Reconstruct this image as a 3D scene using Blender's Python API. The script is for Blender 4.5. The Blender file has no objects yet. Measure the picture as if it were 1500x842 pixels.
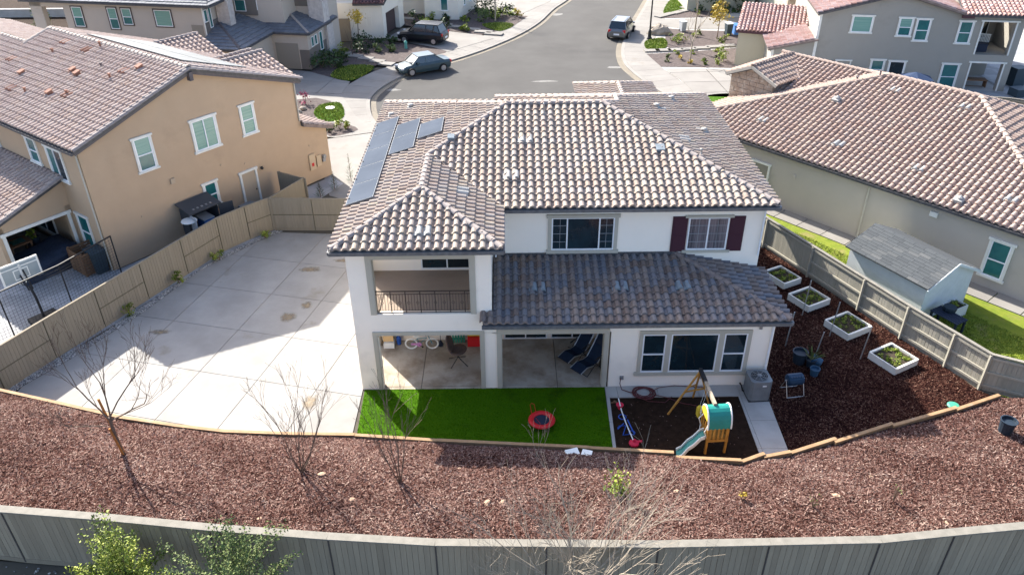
import bpy, math, random
import numpy as np
from mathutils import Matrix, Vector
R_ = random.Random(7)
scene = bpy.context.scene
COL = scene.collection
# ------------------------------------------------------------------ camera, sky, sun, exposure
def Vn(v):
    l = math.sqrt(sum(a*a for a in v)); return tuple(a/l for a in v)
CAM = Vector((0, -22.78, 18.7))
def make_camera():
    p, r, y = 0.559293, -0.00728446, -0.00713412
    cp, sp = math.cos(p), math.sin(p)
    right = Vector((1, 0, 0)); fwd = Vector((0, cp, -sp)); up = Vector((0, sp, cp))
    c, s = math.cos(r), math.sin(r)
    right, up = right*c + up*s, right*(-s) + up*c
    Z = Matrix.Rotation(y, 3, 'Z')
    right, up, fwd = Z @ right, Z @ up, Z @ fwd
    m = Matrix((right, up, -fwd)).transposed().to_4x4(); m.translation = CAM
    cd = bpy.data.cameras.new('camera'); cd.sensor_width = 36; cd.lens = 1140.0/1500*36
    cd.clip_end = 3000; cd.clip_start = 0.2
    o = bpy.data.objects.new('camera', cd); COL.objects.link(o); o.matrix_world = m
    scene.camera = o
make_camera()
SUN_DIR = Vector((-0.807, 1.10, 1.0)).normalized()       # towards the sun
elev = math.asin(SUN_DIR.z); azi = math.atan2(SUN_DIR.x, SUN_DIR.y)
w = bpy.data.worlds.new('World'); scene.world = w; w.use_nodes = True
nt = w.node_tree; nt.nodes.clear()
sky = nt.nodes.new('ShaderNodeTexSky'); sky.sky_type = 'NISHITA'; sky.sun_disc = False
sky.sun_elevation = elev; sky.sun_rotation = azi; sky.air_density = 0.75; sky.dust_density = 2.2; sky.ozone_density = 1.0
bg = nt.nodes.new('ShaderNodeBackground'); bg.inputs['Strength'].default_value = 0.15
wo = nt.nodes.new('ShaderNodeOutputWorld')
nt.links.new(sky.outputs[0], bg.inputs[0]); nt.links.new(bg.outputs[0], wo.inputs[0])
sl = bpy.data.lights.new('sun', 'SUN'); sl.energy = 4.9; sl.angle = math.radians(0.5); sl.color = (1.0, 0.94, 0.85)
so = bpy.data.objects.new('sun', sl); COL.objects.link(so); so.rotation_euler = SUN_DIR.to_track_quat('Z', 'Y').to_euler()
so.location = (-20, 30, 40)
vs = scene.view_settings; vs.view_transform = 'Standard'; vs.look = 'None'; vs.gamma = 1.0; vs.exposure = 1.55; vs.use_curve_mapping = False
# ------------------------------------------------------------------ materials
M = {}
def mat(name, c1, c2=None, rough=0.85, scale=3.0, detail=6.0, bump=0.0, bscale=60.0, bdist=0.01, metal=0.0, spec=0.3, contrast=(0.35, 0.65),
        ramp=None, attr=None, stretch=None, c3=None, c3t=0.62, transmission=0.0, coat=0.0, c3scale=0.6, objvar=0.0):
    """Principled material; colour = noise blend of c1/c2 (object space), optional tint attribute ramp, optional large stains c3."""
    m = bpy.data.materials.new(name); m.use_nodes = True; n = m.node_tree; b = n.nodes['Principled BSDF']; L = n.links.new
    tc = n.nodes.new('ShaderNodeTexCoord'); co = tc.outputs['Object']
    if stretch:
        mp = n.nodes.new('ShaderNodeMapping'); mp.inputs['Scale'].default_value = stretch; L(co, mp.inputs[0]); cs = mp.outputs[0]
    else: cs = co
    def noise(sc, src, det=detail):
        t = n.nodes.new('ShaderNodeTexNoise'); t.inputs['Scale'].default_value = sc; t.inputs['Detail'].default_value = det
        t.inputs['Roughness'].default_value = 0.62; L(src, t.inputs['Vector']); return t.outputs['Fac']
    def rng(src, a, bb):
        r = n.nodes.new('ShaderNodeMapRange'); r.inputs['From Min'].default_value = a; r.inputs['From Max'].default_value = bb; L(src, r.inputs['Value']); return r.outputs[0]
    def mix(f, a, bcol, mode='MIX'):
        x = n.nodes.new('ShaderNodeMix'); x.data_type = 'RGBA'; x.blend_type = mode
        if isinstance(f, float): x.inputs[0].default_value = f
        else: L(f, x.inputs[0])
        for k, v in ((6, a), (7, bcol)):
            if isinstance(v, tuple): x.inputs[k].default_value = (*v, 1)
            else: L(v, x.inputs[k])
        return x.outputs[2]
    if ramp:
        at = n.nodes.new('ShaderNodeAttribute'); at.attribute_name = attr or 'tint'
        cr = n.nodes.new('ShaderNodeValToRGB'); e = cr.color_ramp; e.interpolation = 'LINEAR'
        while len(e.elements) < len(ramp): e.elements.new(0.5)
        for i, c in enumerate(ramp):
            e.elements[i].position = i/(len(ramp)-1); e.elements[i].color = (*c, 1)
        L(at.outputs['Fac'], cr.inputs[0]); base = cr.outputs[0]
        if c2: base = mix(rng(noise(scale, cs), *contrast), base, mix(1.0, base, c2, 'MULTIPLY'))
    else:
        base = c1 if not c2 else mix(rng(noise(scale, cs), *contrast), c1, c2)
    if c3:
        base = mix(rng(noise(c3scale, co, 8), c3t, c3t+0.12), base, c3)
    if objvar:
        oi = n.nodes.new('ShaderNodeObjectInfo'); mr = n.nodes.new('ShaderNodeMapRange'); mr.inputs['To Min'].default_value = 1-objvar; mr.inputs['To Max'].default_value = 1.0
        L(oi.outputs['Random'], mr.inputs['Value']); hs = n.nodes.new('ShaderNodeHueSaturation'); L(mr.outputs[0], hs.inputs['Value'])
        if isinstance(base, tuple): hs.inputs['Color'].default_value = (*base, 1)
        else: L(base, hs.inputs['Color'])
        base = hs.outputs[0]
    if isinstance(base, tuple): b.inputs['Base Color'].default_value = (*base, 1)
    else: L(base, b.inputs['Base Color'])
    b.inputs['Roughness'].default_value = rough; b.inputs['Metallic'].default_value = metal
    b.inputs['Specular IOR Level'].default_value = spec
    if transmission: b.inputs['Transmission Weight'].default_value = transmission
    if coat: b.inputs['Coat Weight'].default_value = coat; b.inputs['Coat Roughness'].default_value = 0.05
    if bump:
        bp = n.nodes.new('ShaderNodeBump'); bp.inputs['Strength'].default_value = bump; bp.inputs['Distance'].default_value = bdist
        L(noise(bscale, cs if stretch else co, 4), bp.inputs['Height']); L(bp.outputs[0], b.inputs['Normal'])
    M[name] = m; return m
def stucco(name, c, d=0.9):
    return mat(name, c, tuple(x*d for x in c), rough=0.92, scale=0.9, bump=0.5, bscale=30, bdist=0.015, spec=0.1, c3=tuple(x*.88 for x in c), c3t=.57, c3scale=.5)
stucco('stucco_white', (0.93, 0.85, 0.74), 0.97); stucco('stucco_tan', (0.465, 0.34, 0.228), 0.94); stucco('stucco_greige', (0.445, 0.40, 0.345), 0.95)
stucco('stucco_grey', (0.31, 0.295, 0.26), 0.96); stucco('stucco_olive', (0.46, 0.42, 0.31), 0.95); stucco('stucco_cream', (0.75, 0.70, 0.60), 0.95)
stucco('stucco_greige_dark', (0.16, 0.145, 0.13)); stucco('stucco_green_grey', (0.37, 0.37, 0.30), 0.95); stucco('trim_greige', (0.46, 0.43, 0.36), 0.95)
stucco('balcony_floor', (0.33, 0.27, 0.22), 0.9)
mat('trim_white', (0.72, 0.71, 0.66), (0.64, 0.63, 0.57), rough=0.6, scale=2)
mat('muntin_grey', (0.34,0.35,0.36), rough=0.5)
mat('vinyl_white', (0.78, 0.79, 0.80), rough=0.4, spec=0.5)
mat('trim_dark', (0.07, 0.06, 0.055), rough=0.6)
mat('glass_dark', (0.006, 0.012, 0.017), (0.012, 0.03, 0.04), rough=0.06, spec=0.7, scale=0.8)
mat('glass_teal', (0.015, 0.10, 0.11), (0.03, 0.16, 0.15), rough=0.08, spec=0.7, scale=1.1)
mat('glass_blind', (0.20, 0.36, 0.30), (0.10, 0.25, 0.22), rough=0.25, spec=0.6, scale=14, stretch=(0.02, 0.02, 3), detail=2)
mat('glass_curtain', (0.22, 0.19, 0.20), (0.05, 0.05, 0.06), rough=0.15, spec=0.6, scale=7, stretch=(3, 3, 0.05), detail=2)
mat('fascia', (0.055, 0.055, 0.06), (0.09, 0.09, 0.095), rough=0.45, scale=5)
mat('gutter_grey', (0.09, 0.095, 0.10), (0.15, 0.155, 0.16), rough=0.35, scale=6, spec=0.5)
mat('soffit', (0.5, 0.46, 0.4), rough=0.9)
TV = (0.78, 0.76, 0.75)
mat('tile_main', None, TV, ramp=[(0.29,0.235,0.20),(0.345,0.28,0.235),(0.375,0.315,0.265),(0.32,0.275,0.25),(0.39,0.33,0.265),(0.34,0.305,0.28),(0.36,0.29,0.245)], rough=0.9, scale=9, bump=0.3, bscale=70, spec=0.15)
mat('tile_low_shade', None, TV, ramp=[(0.185,0.145,0.125),(0.24,0.195,0.17),(0.19,0.185,0.195),(0.27,0.215,0.18),(0.165,0.17,0.19),(0.22,0.20,0.20),(0.20,0.155,0.135)], rough=0.9, scale=9, bump=0.3, bscale=70, spec=0.15)  # darker, bluish copy of the roof tiles; shade put into the tints
mat('tile_left', None, TV, ramp=[(0.39,0.31,0.27),(0.44,0.355,0.31),(0.42,0.34,0.30),(0.48,0.40,0.35),(0.43,0.335,0.28)], rough=0.9, scale=9, bump=0.3, bscale=70, spec=0.15)
mat('tile_right', None, TV, ramp=[(0.33,0.245,0.205),(0.37,0.285,0.24),(0.345,0.275,0.24),(0.40,0.315,0.26),(0.355,0.265,0.22)], rough=0.9, scale=9, bump=0.3, bscale=70, spec=0.15)
mat('tile_red', None, TV, ramp=[(0.34,0.20,0.18),(0.42,0.30,0.28),(0.38,0.25,0.23),(0.46,0.36,0.34),(0.33,0.20,0.17)], rough=0.9, scale=9, spec=0.15)
mat('tile_dark', None, TV, ramp=[(0.10,0.055,0.06),(0.15,0.08,0.08),(0.13,0.09,0.10)], rough=0.9, scale=9, spec=0.15)
mat('tile_slate', None, TV, ramp=[(0.14,0.15,0.17),(0.19,0.20,0.22),(0.165,0.175,0.19)], rough=0.85, scale=9, spec=0.2)
mat('ridge_main', (0.33,0.29,0.265), (0.24,0.20,0.185), rough=0.9, scale=3, bump=0.3, bscale=60)
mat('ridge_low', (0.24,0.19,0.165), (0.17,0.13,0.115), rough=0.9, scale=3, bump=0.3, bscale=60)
mat('ridge_left', (0.42,0.37,0.32), (0.34,0.28,0.245), rough=0.9, scale=3, bump=0.3, bscale=60)
mat('ridge_right', (0.38,0.30,0.25), (0.31,0.235,0.195), rough=0.9, scale=3, bump=0.3, bscale=60)
mat('ridge_dark', (0.10,0.09,0.09), (0.14,0.12,0.12), rough=0.9, scale=3)
mat('vent_terracotta', (0.29,0.15,0.105), (0.20,0.10,0.07), rough=0.9, scale=4)
mat('vent_pale', (0.36,0.355,0.34), (0.29,0.285,0.27), rough=0.8, scale=4)
mat('vent_blue', (0.22,0.26,0.29), (0.17,0.2,0.22), rough=0.8, scale=4)
mat('metal_dark', (0.025,0.025,0.027), rough=0.6, spec=0.2)
mat('iron_brown', (0.055,0.04,0.035), rough=0.6)
mat('metal_grey', (0.34,0.35,0.36), (0.27,0.28,0.29), rough=0.4, metal=0.5)
mat('galv', (0.55,0.57,0.58), rough=0.35, metal=0.7)
mat('solar_cell', (0.085,0.10,0.125), (0.07,0.083,0.105), rough=0.25, spec=0.0, scale=0.6)
mat('solar_cell_reflect', (0.16,0.175,0.185), (0.13,0.145,0.155), rough=0.4, spec=0.05, scale=.6)  # paler cell colour with the reflection painted in
mat('road_patch', (0.22,0.215,0.20), (0.15,0.147,0.138), rough=0.9, scale=4)
mat('solar_frame', (0.16,0.18,0.20), rough=0.6, spec=0.2)
mat('concrete', (0.325,0.315,0.295), (0.265,0.256,0.24), rough=0.9, scale=0.7, bump=0.2, bscale=90, bdist=0.004, c3=(0.215,0.19,0.155), c3t=0.60, c3scale=0.5, objvar=0.12)
mat('concrete_patio', (0.42,0.37,0.30), (0.25,0.20,0.145), rough=0.85, scale=0.9, bump=0.15, bscale=90, bdist=0.004, contrast=(0.42, 0.62), objvar=.06)
mat('concrete_walk', (0.42,0.405,0.38), (0.35,0.335,0.31), rough=0.9, scale=1.2, bump=0.2, bscale=90, bdist=0.004)
mat('concrete_street', (0.245,0.233,0.213), (0.205,0.193,0.177), rough=0.9, scale=0.5, c3=(0.18,0.16,0.13), c3t=0.60, c3scale=0.3, objvar=0.14)
mat('gutter_concrete', (0.20,0.175,0.135), (0.15,0.133,0.105), rough=0.9, scale=0.9)
mat('concrete_snow', (0.24,0.245,0.25), (0.33,0.335,0.34), rough=0.8, scale=0.55, contrast=(0.48,0.56), c3=(0.16,0.155,0.15), c3t=0.60, c3scale=0.7)
mat('asphalt', (0.074,0.072,0.068), (0.058,0.056,0.053), rough=0.95, scale=0.25, bump=0.3, bscale=120, bdist=0.004, c3=(0.05,0.048,0.046), c3t=0.57, c3scale=0.12)
mat('joint', (0.07,0.063,0.055), rough=1)
def stain_mat():
    m = mat('stain_brown', (0.20,0.15,0.085), (0.29,0.235,0.165), rough=0.75, scale=5); n=m.node_tree; L=n.links.new; b=n.nodes['Principled BSDF']
    at=n.nodes.new('ShaderNodeAttribute'); at.attribute_name='tint'; t=n.nodes.new('ShaderNodeTexNoise'); t.inputs['Scale'].default_value=6; t.inputs['Detail'].default_value=8
    tc=n.nodes.new('ShaderNodeTexCoord'); L(tc.outputs['Object'],t.inputs['Vector'])
    a=n.nodes.new('ShaderNodeMath'); a.operation='MULTIPLY_ADD'; a.inputs[1].default_value=1.1; L(t.outputs['Fac'],a.inputs[0]); L(at.outputs['Fac'],a.inputs[2])
    r=n.nodes.new('ShaderNodeMapRange'); r.inputs['From Min'].default_value=.72; r.inputs['From Max'].default_value=1.35; r.inputs['To Max'].default_value=.75; L(a.outputs[0],r.inputs['Value']); L(r.outputs[0],b.inputs['Alpha'])
stain_mat()
mat('stain_white', (0.66,0.67,0.68), (0.6,0.6,0.6), rough=0.8, scale=5)
mat('turf', (0.038,0.115,0.001), (0.058,0.145,0.001), c3=(0.03,0.075,0.002), c3t=0.55, c3scale=0.8, rough=0.95, scale=26, bump=0.8, bscale=140, bdist=0.02, spec=0.1)
mat('turf_blade', None, None, ramp=[(0.028,0.09,0.001),(0.06,0.15,0.001),(0.10,0.19,0.002)], rough=1, spec=0.0)
mat('grass', (0.035,0.085,0.006), (0.06,0.12,0.010), rough=0.95, scale=6, bump=0.9, bscale=60, bdist=0.03, spec=0.1)
mat('grass_bright', (0.035,0.095,0.004), (0.06,0.13,0.008), rough=0.95, scale=8, bump=0.9, bscale=60, bdist=0.03, spec=0.1)
mat('grass_yellow', (0.12,0.17,0.012), (0.18,0.21,0.02), rough=0.95, scale=3, bump=0.9, bscale=40, bdist=0.03, c3=(0.20,0.18,0.06), c3t=0.55, c3scale=0.9)
mat('bark_ground', (0.055,0.026,0.022), (0.09,0.047,0.041), rough=0.95, scale=18, bump=1.0, bscale=40, bdist=0.04, spec=0.1)
mat('bark_chip', None, None, ramp=[(0.018,0.009,0.007),(0.062,0.028,0.022),(0.12,0.062,0.050),(0.18,0.108,0.090),(0.25,0.168,0.138),(0.38,0.285,0.235)], rough=1, spec=0.0)
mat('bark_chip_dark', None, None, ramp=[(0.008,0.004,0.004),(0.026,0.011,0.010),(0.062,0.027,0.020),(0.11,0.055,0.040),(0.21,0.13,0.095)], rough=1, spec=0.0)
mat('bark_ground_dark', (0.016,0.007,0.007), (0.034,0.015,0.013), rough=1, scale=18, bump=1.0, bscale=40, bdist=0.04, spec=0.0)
mat('soil_dark', (0.018,0.010,0.006), (0.034,0.019,0.012), rough=0.95, scale=5, bump=0.9, bscale=30, bdist=0.03, spec=0.1)
mat('mulch_far', (0.10,0.08,0.075), (0.06,0.045,0.042), rough=0.95, scale=4, bump=0.8, bscale=20, bdist=0.04)
mat('ground_earth', (0.10,0.09,0.07), (0.075,0.065,0.05), rough=0.95, scale=0.4)
mat('gravel', None, None, ramp=[(0.07,0.075,0.08),(0.20,0.20,0.20),(0.34,0.33,0.31),(0.5,0.48,0.45)], rough=0.85)
mat('gravel_ground', (0.12,0.115,0.11), (0.2,0.19,0.18), rough=0.95, scale=20, bump=1, bscale=40)
WS = (7, 7, 0.5)
mat('fence_wood', None, TV, ramp=[(0.30,0.29,0.24),(0.34,0.325,0.27),(0.37,0.35,0.29),(0.32,0.305,0.25)], rough=0.9, scale=3, contrast=(.2,.9), bump=0.2, bscale=12, stretch=WS, spec=0.15)
mat('fence_grey', None, TV, ramp=[(0.265,0.225,0.165),(0.31,0.265,0.195),(0.35,0.30,0.22),(0.29,0.25,0.185)], rough=0.9, scale=3, contrast=(.2,.9), bump=0.25, bscale=12, stretch=WS, spec=0.15)
mat('fence_tan', None, TV, ramp=[(0.26,0.228,0.172),(0.285,0.25,0.19),(0.272,0.239,0.18)], rough=0.9, scale=2, contrast=(.1,1.0), bump=0.12, bscale=12, stretch=WS, spec=0.15)
mat('fence_tan_dark', (0.10,0.088,0.06), rough=0.9)
mat('fence_cap_pale', (0.215,0.20,0.17), (0.165,0.155,0.13), rough=0.85, scale=4)
mat('lumber', (0.34,0.215,0.115), (0.26,0.16,0.085), rough=0.8, scale=4, stretch=(1,1,6), bump=0.2, bscale=25, c3=(0.30,0.22,0.15), c3t=0.58, c3scale=1.5)
mat('wood_play', (0.47,0.24,0.05), (0.36,0.17,0.03), rough=0.6, scale=6)
mat('wood_brown', (0.20,0.115,0.065), (0.14,0.075,0.04), rough=0.8, scale=6, stretch=(2,2,14))
mat('plastic_green', (0.015,0.20,0.17), (0.02,0.25,0.21), rough=0.5, scale=2)
mat('slide_green', (0.06,0.24,0.21), (0.08,0.28,0.25), rough=0.4, scale=2)
mat('plastic_white', (0.75,0.76,0.72), rough=0.45)
mat('plastic_yellow', (0.68,0.50,0.05), rough=0.5)
mat('red_vinyl', (0.62,0.015,0.02), rough=0.5, spec=0.4)
mat('red_plastic', (0.62,0.02,0.06), rough=0.5)
mat('blue_plastic', (0.02,0.09,0.40), rough=0.5)
mat('navy', (0.02,0.028,0.05), rough=0.8)
mat('hose_red', (0.11,0.028,0.03), rough=0.5)
mat('ac_metal', (0.23,0.25,0.26), (0.19,0.205,0.215), rough=0.45, metal=0.3, scale=3)
mat('ac_dark', (0.03,0.035,0.04), rough=0.5)
mat('drum_blue', (0.015,0.05,0.10), (0.01,0.035,0.075), rough=0.45, scale=3)
mat('pot_dark', (0.018,0.03,0.045), rough=0.5)
mat('pot_blue', (0.03,0.08,0.14), rough=0.5)
mat('soil_bed', (0.035,0.028,0.018), (0.06,0.045,0.03), rough=1, scale=20, bump=1, bscale=40)
mat('rubber', (0.018,0.018,0.018), rough=0.7)
mat('rock', (0.42,0.29,0.20), (0.33,0.22,0.15), rough=0.9, scale=6, bump=0.5, bscale=20)
mat('boulder_mat', (0.36,0.31,0.25), (0.22,0.19,0.155), rough=0.9, scale=2.5, bump=0.8, bscale=6, bdist=0.05)
mat('leaf', None, None, ramp=[(0.03,0.05,0.008),(0.09,0.13,0.014),(0.22,0.27,0.03),(0.42,0.44,0.09)], rough=0.6, spec=0.3)
mat('leaf_dark', None, None, ramp=[(0.01,0.022,0.007),(0.02,0.045,0.012),(0.035,0.07,0.018),(0.06,0.10,0.03)], rough=0.6, spec=0.3)
mat('leaf_grey', None, None, ramp=[(0.035,0.055,0.02),(0.085,0.12,0.04),(0.15,0.19,0.065),(0.32,0.35,0.17)], rough=0.65, spec=0.12)
mat('leaf_lime', None, None, ramp=[(0.06,0.10,0.01),(0.14,0.20,0.02),(0.22,0.28,0.03),(0.34,0.36,0.06)], rough=0.6, spec=0.3)
mat('leaf_yellow', None, None, ramp=[(0.22,0.16,0.02),(0.38,0.27,0.03),(0.5,0.38,0.06),(0.24,0.22,0.05)], rough=0.6, spec=0.3)
mat('leaf_red', None, None, ramp=[(0.12,0.02,0.04),(0.30,0.06,0.12),(0.4,0.12,0.16)], rough=0.6)
mat('bark_brown', (0.13,0.075,0.055), (0.19,0.12,0.09), rough=0.9, scale=8)
mat('bark_pale', (0.36,0.31,0.24), (0.25,0.205,0.155), rough=0.9, scale=8)
mat('bark_grey', (0.10,0.068,0.05), (0.16,0.115,0.09), rough=0.9, scale=8)
mat('stake_wood', (0.42,0.17,0.04), (0.30,0.11,0.03), rough=0.8, scale=8)
mat('shingle', None, (0.8,0.8,0.8), ramp=[(0.055,0.062,0.068),(0.07,0.078,0.084),(0.062,0.07,0.076),(0.10,0.105,0.107)], rough=0.95, scale=40)
mat('shed_white', (0.60,0.63,0.64), (0.54,0.57,0.58), rough=0.7, scale=3)
mat('shed_resin', (0.05,0.055,0.062), rough=0.6)
mat('shed_panel', (0.35,0.37,0.39), rough=0.6)
mat('blue_bin', (0.05,0.16,0.42), rough=0.5)
mat('fabric_navy', (0.012,0.026,0.055), (0.008,0.018,0.04), rough=0.9, scale=6)
mat('fabric_blue_canopy', (0.02,0.04,0.09), rough=0.8)
mat('fabric_brown', (0.15,0.105,0.09), (0.11,0.08,0.07), rough=0.95, scale=9)
mat('cover_navy', (0.022,0.032,0.055), (0.016,0.024,0.042), rough=0.8, scale=2, bump=0.8, bscale=4, bdist=0.08)
mat('stone_veneer', (0.36,0.28,0.21), (0.24,0.19,0.15), rough=0.9, scale=5, bump=1, bscale=7, bdist=0.06, c3=(0.42,0.36,0.29), c3t=0.5, c3scale=2.5)
mat('stone_pale', (0.52,0.49,0.46), (0.40,0.37,0.35), rough=0.9, scale=4, bump=1, bscale=6, bdist=0.05)
mat('garage_brown', (0.075,0.05,0.05), rough=0.6); mat('garage_greige', (0.24,0.22,0.185), rough=0.6)
mat('door_greige', (0.42,0.33,0.235), rough=0.6)
mat('shutter', (0.052,0.016,0.028), rough=0.6)
mat('car_grey', (0.045,0.075,0.085), rough=0.35, metal=0.2, coat=0.3, spec=0.5)
mat('car_black', (0.004,0.006,0.010), rough=0.35, metal=0.0, coat=0.25, spec=0.5)
mat('car_silver', (0.16,0.165,0.165), rough=0.3, metal=0.6, coat=0.8, spec=0.5)
mat('car_glass', (0.01,0.02,0.03), rough=0.05, spec=0.8)
mat('lamp_red', (0.5,0.01,0.01), rough=0.3); mat('lamp_clear', (0.7,0.7,0.7), rough=0.15, spec=0.8); mat('rim', (0.5,0.5,0.52), rough=0.3, metal=0.8)
mat('plate', (0.75,0.75,0.75), rough=0.5)
mat('storage_box', (0.58,0.40,0.20), rough=0.8); mat('teal_plastic', (0.05,0.25,0.3), rough=0.5); mat('pink', (0.55,0.25,0.5), rough=0.5)
mat('valve_green', (0.05,0.30,0.20), rough=0.5); mat('sticker_red', (0.6,0.03,0.03), rough=0.5)
mat('net_mesh', (0.02,0.02,0.022), rough=0.8)
mat('basket_glass', (0.28,0.34,0.36), rough=0.1, spec=0.7)
mat('panel_beige', (0.50,0.38,0.25), rough=0.6)
mat('bin_dark', (0.03,0.05,0.065), rough=0.5)
mat('hydrant_teal', (0.12,0.35,0.28), rough=0.6)
# ------------------------------------------------------------------ mesh builder
class MB:
    def __init__(s): s.v=[]; s.f=[]; s.t=[]; s.tint=0.5
    def add(s, vs, fs, tint=None):
        n=len(s.v); s.v.extend(vs); s.f.extend([tuple(i+n for i in f) for f in fs]); s.t.extend([s.tint if tint is None else tint]*len(vs)); return s
    def hexa(s, p, tint=None):        # 8 points: bottom 4 ccw, top 4 ccw
        return s.add(p, [(3,2,1,0),(4,5,6,7),(0,1,5,4),(1,2,6,5),(2,3,7,6),(3,0,4,7)], tint)
    def box(s, x0,x1,y0,y1,z0,z1, tint=None):
        return s.hexa([(x0,y0,z0),(x1,y0,z0),(x1,y1,z0),(x0,y1,z0),(x0,y0,z1),(x1,y0,z1),(x1,y1,z1),(x0,y1,z1)], tint)
    def obox(s, c, sz, rz=0.0, tint=None, rx=0.0, ry=0.0):   # oriented box, centre c
        m = Matrix.Translation(c) @ Matrix.Rotation(rz,4,'Z') @ Matrix.Rotation(ry,4,'Y') @ Matrix.Rotation(rx,4,'X')
        a,b,d = sz[0]/2, sz[1]/2, sz[2]/2
        return s.hexa([tuple(m @ Vector(q)) for q in ((-a,-b,-d),(a,-b,-d),(a,b,-d),(-a,b,-d),(-a,-b,d),(a,-b,d),(a,b,d),(-a,b,d))], tint)
    def bar(s, a, b, w, h=None, tint=None):                 # square bar from a to b
        h = h or w; a=Vector(a); b=Vector(b); d=(b-a).normalized()
        up = Vector((0,0,1)) if abs(d.z)<0.95 else Vector((0,1,0))
        x = d.cross(up).normalized()*w/2; y = x.normalized().cross(d).normalized()*h/2
        return s.hexa([tuple(q) for q in (a-x-y,a+x-y,b+x-y,b-x-y,a-x+y,a+x+y,b+x+y,b-x+y)], tint)
    def prism(s, pts, z0, z1, tint=None):                   # plan polygon extruded
        n=len(pts); zz=(lambda z,i: z[i] if isinstance(z,(list,tuple)) else z)
        vs=[(p[0],p[1],zz(z0,i)) for i,p in enumerate(pts)]+[(p[0],p[1],zz(z1,i)) for i,p in enumerate(pts)]
        fs=[tuple(range(n-1,-1,-1)), tuple(range(n,2*n))]+[(i,(i+1)%n,n+(i+1)%n,n+i) for i in range(n)]
        return s.add(vs, fs, tint)
    def tube(s, pts, r0, r1=None, n=6, tint=None, cap=True, radii=None):
        pts=[Vector(p) for p in pts]; r1 = r0 if r1 is None else r1; k=len(pts); vs=[]; fs=[]
        ref = Vector((0.13,0.31,0.94)).normalized()
        for i,p in enumerate(pts):
            d=((pts[min(i+1,k-1)]-pts[max(i-1,0)])).normalized()
            if d.length<1e-6: d=Vector((0,0,1))
            x=d.cross(ref)
            if x.length<0.1: x=d.cross(Vector((1,0,0)))
            x.normalize(); y=d.cross(x); r = radii[i] if radii else r0+(r1-r0)*i/max(1,k-1)
            for j in range(n):
                a=2*math.pi*j/n; vs.append(tuple(p+x*math.cos(a)*r+y*math.sin(a)*r))
        for i in range(k-1):
            for j in range(n):
                fs.append((i*n+j, i*n+(j+1)%n, (i+1)*n+(j+1)%n, (i+1)*n+j))
        if cap: fs.append(tuple(range(n-1,-1,-1))); fs.append(tuple((k-1)*n+j for j in range(n)))
        return s.add(vs, fs, tint)
    def cyl(s, c, r, h, n=12, r2=None, tint=None):
        return s.tube([c,(c[0],c[1],c[2]+h)], r, r if r2 is None else r2, n, tint)
    def lathe(s, c, prof, n=14, tint=None, axis='Z'):       # prof: (r,z) list
        vs=[];fs=[];k=len(prof)
        for r,z in prof:
            for j in range(n):
                a=2*math.pi*j/n; q=(r*math.cos(a), r*math.sin(a), z)
                if axis=='Y': q=(q[0],q[2],q[1])
                if axis=='X': q=(q[2],q[0],q[1])
                vs.append((c[0]+q[0],c[1]+q[1],c[2]+q[2]))
        for i in range(k-1):
            for j in range(n): fs.append((i*n+j,i*n+(j+1)%n,(i+1)*n+(j+1)%n,(i+1)*n+j))
        fs.append(tuple(range(n-1,-1,-1))); fs.append(tuple((k-1)*n+j for j in range(n)))
        return s.add(vs,fs,tint)
    def torus(s, c, R, r, n=24, m=6, axis='Z', tint=None, arc=2*math.pi, sx=1.0):
        vs=[];fs=[]
        for i in range(n):
            a=arc*i/(n if arc>6.2 else n-1)
            for j in range(m):
                b=2*math.pi*j/m; q=((R+r*math.cos(b))*math.cos(a)*sx,(R+r*math.cos(b))*math.sin(a), r*math.sin(b))
                if axis=='Y': q=(q[0],q[2],q[1])
                if axis=='X': q=(q[2],q[0],q[1])
                vs.append((c[0]+q[0],c[1]+q[1],c[2]+q[2]))
        for i in range(n if arc>6.2 else n-1):
            for j in range(m): fs.append((i*m+j,((i+1)%n)*m+j,((i+1)%n)*m+(j+1)%m,i*m+(j+1)%m))
        return s.add(vs,fs,tint)
    def mesh(s, name):
        me=bpy.data.meshes.new(name); me.from_pydata(s.v,[],s.f)
        if any(abs(t-0.5)>1e-6 for t in s.t):
            a=me.attributes.new('tint','FLOAT','POINT'); a.data.foreach_set('value', s.t)
        me.update(); return me
    def build(s, name, m, parent=None, smooth=False, loc=None, rz=None, kind=None, label=None):
        me=s.mesh(name); me.materials.append(M[m] if isinstance(m,str) else m)
        if smooth: me.shade_smooth()
        o=bpy.data.objects.new(name, me); COL.objects.link(o)
        if parent: o.parent=parent
        if loc: o.location=loc
        if rz is not None: o.rotation_euler=(0,0,rz)
        if kind: o['kind']=kind
        if label: o['label']=label
        return o
def rotz(p, a): return (p[0]*math.cos(a)-p[1]*math.sin(a), p[0]*math.sin(a)+p[1]*math.cos(a))
def thing(name, label, cat, loc=(0,0,0), rz=0.0, group=None):
    o=bpy.data.objects.new(name, None); COL.objects.link(o); o.location=loc; o.rotation_euler=(0,0,rz)
    o.empty_display_size=0.3; o['label']=label; o['category']=cat
    if group: o['group']=group
    return o
def tag(o, label, cat, group=None):
    o['label']=label; o['category']=cat
    if group: o['group']=group
    return o
def struct(name, mb, m, kind='structure', **k):
    o=mb.build(name, m, **k); o['kind']=kind; return o
def clone(root, loc, rz, label=None):
    r=root.copy(); COL.objects.link(r); r.location=loc; r.rotation_euler=(0,0,rz)
    if label: r['label']=label
    for ch in list(root.children):
        c=ch.copy(); COL.objects.link(c); c.parent=r
        for g in ch.children:
            d=g.copy(); COL.objects.link(d); d.parent=c
    return r
def child_inst(name, me, parent, mw):
    o=bpy.data.objects.new(name, me); COL.objects.link(o); o.parent=parent; o.matrix_local=mw; return o
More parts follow.
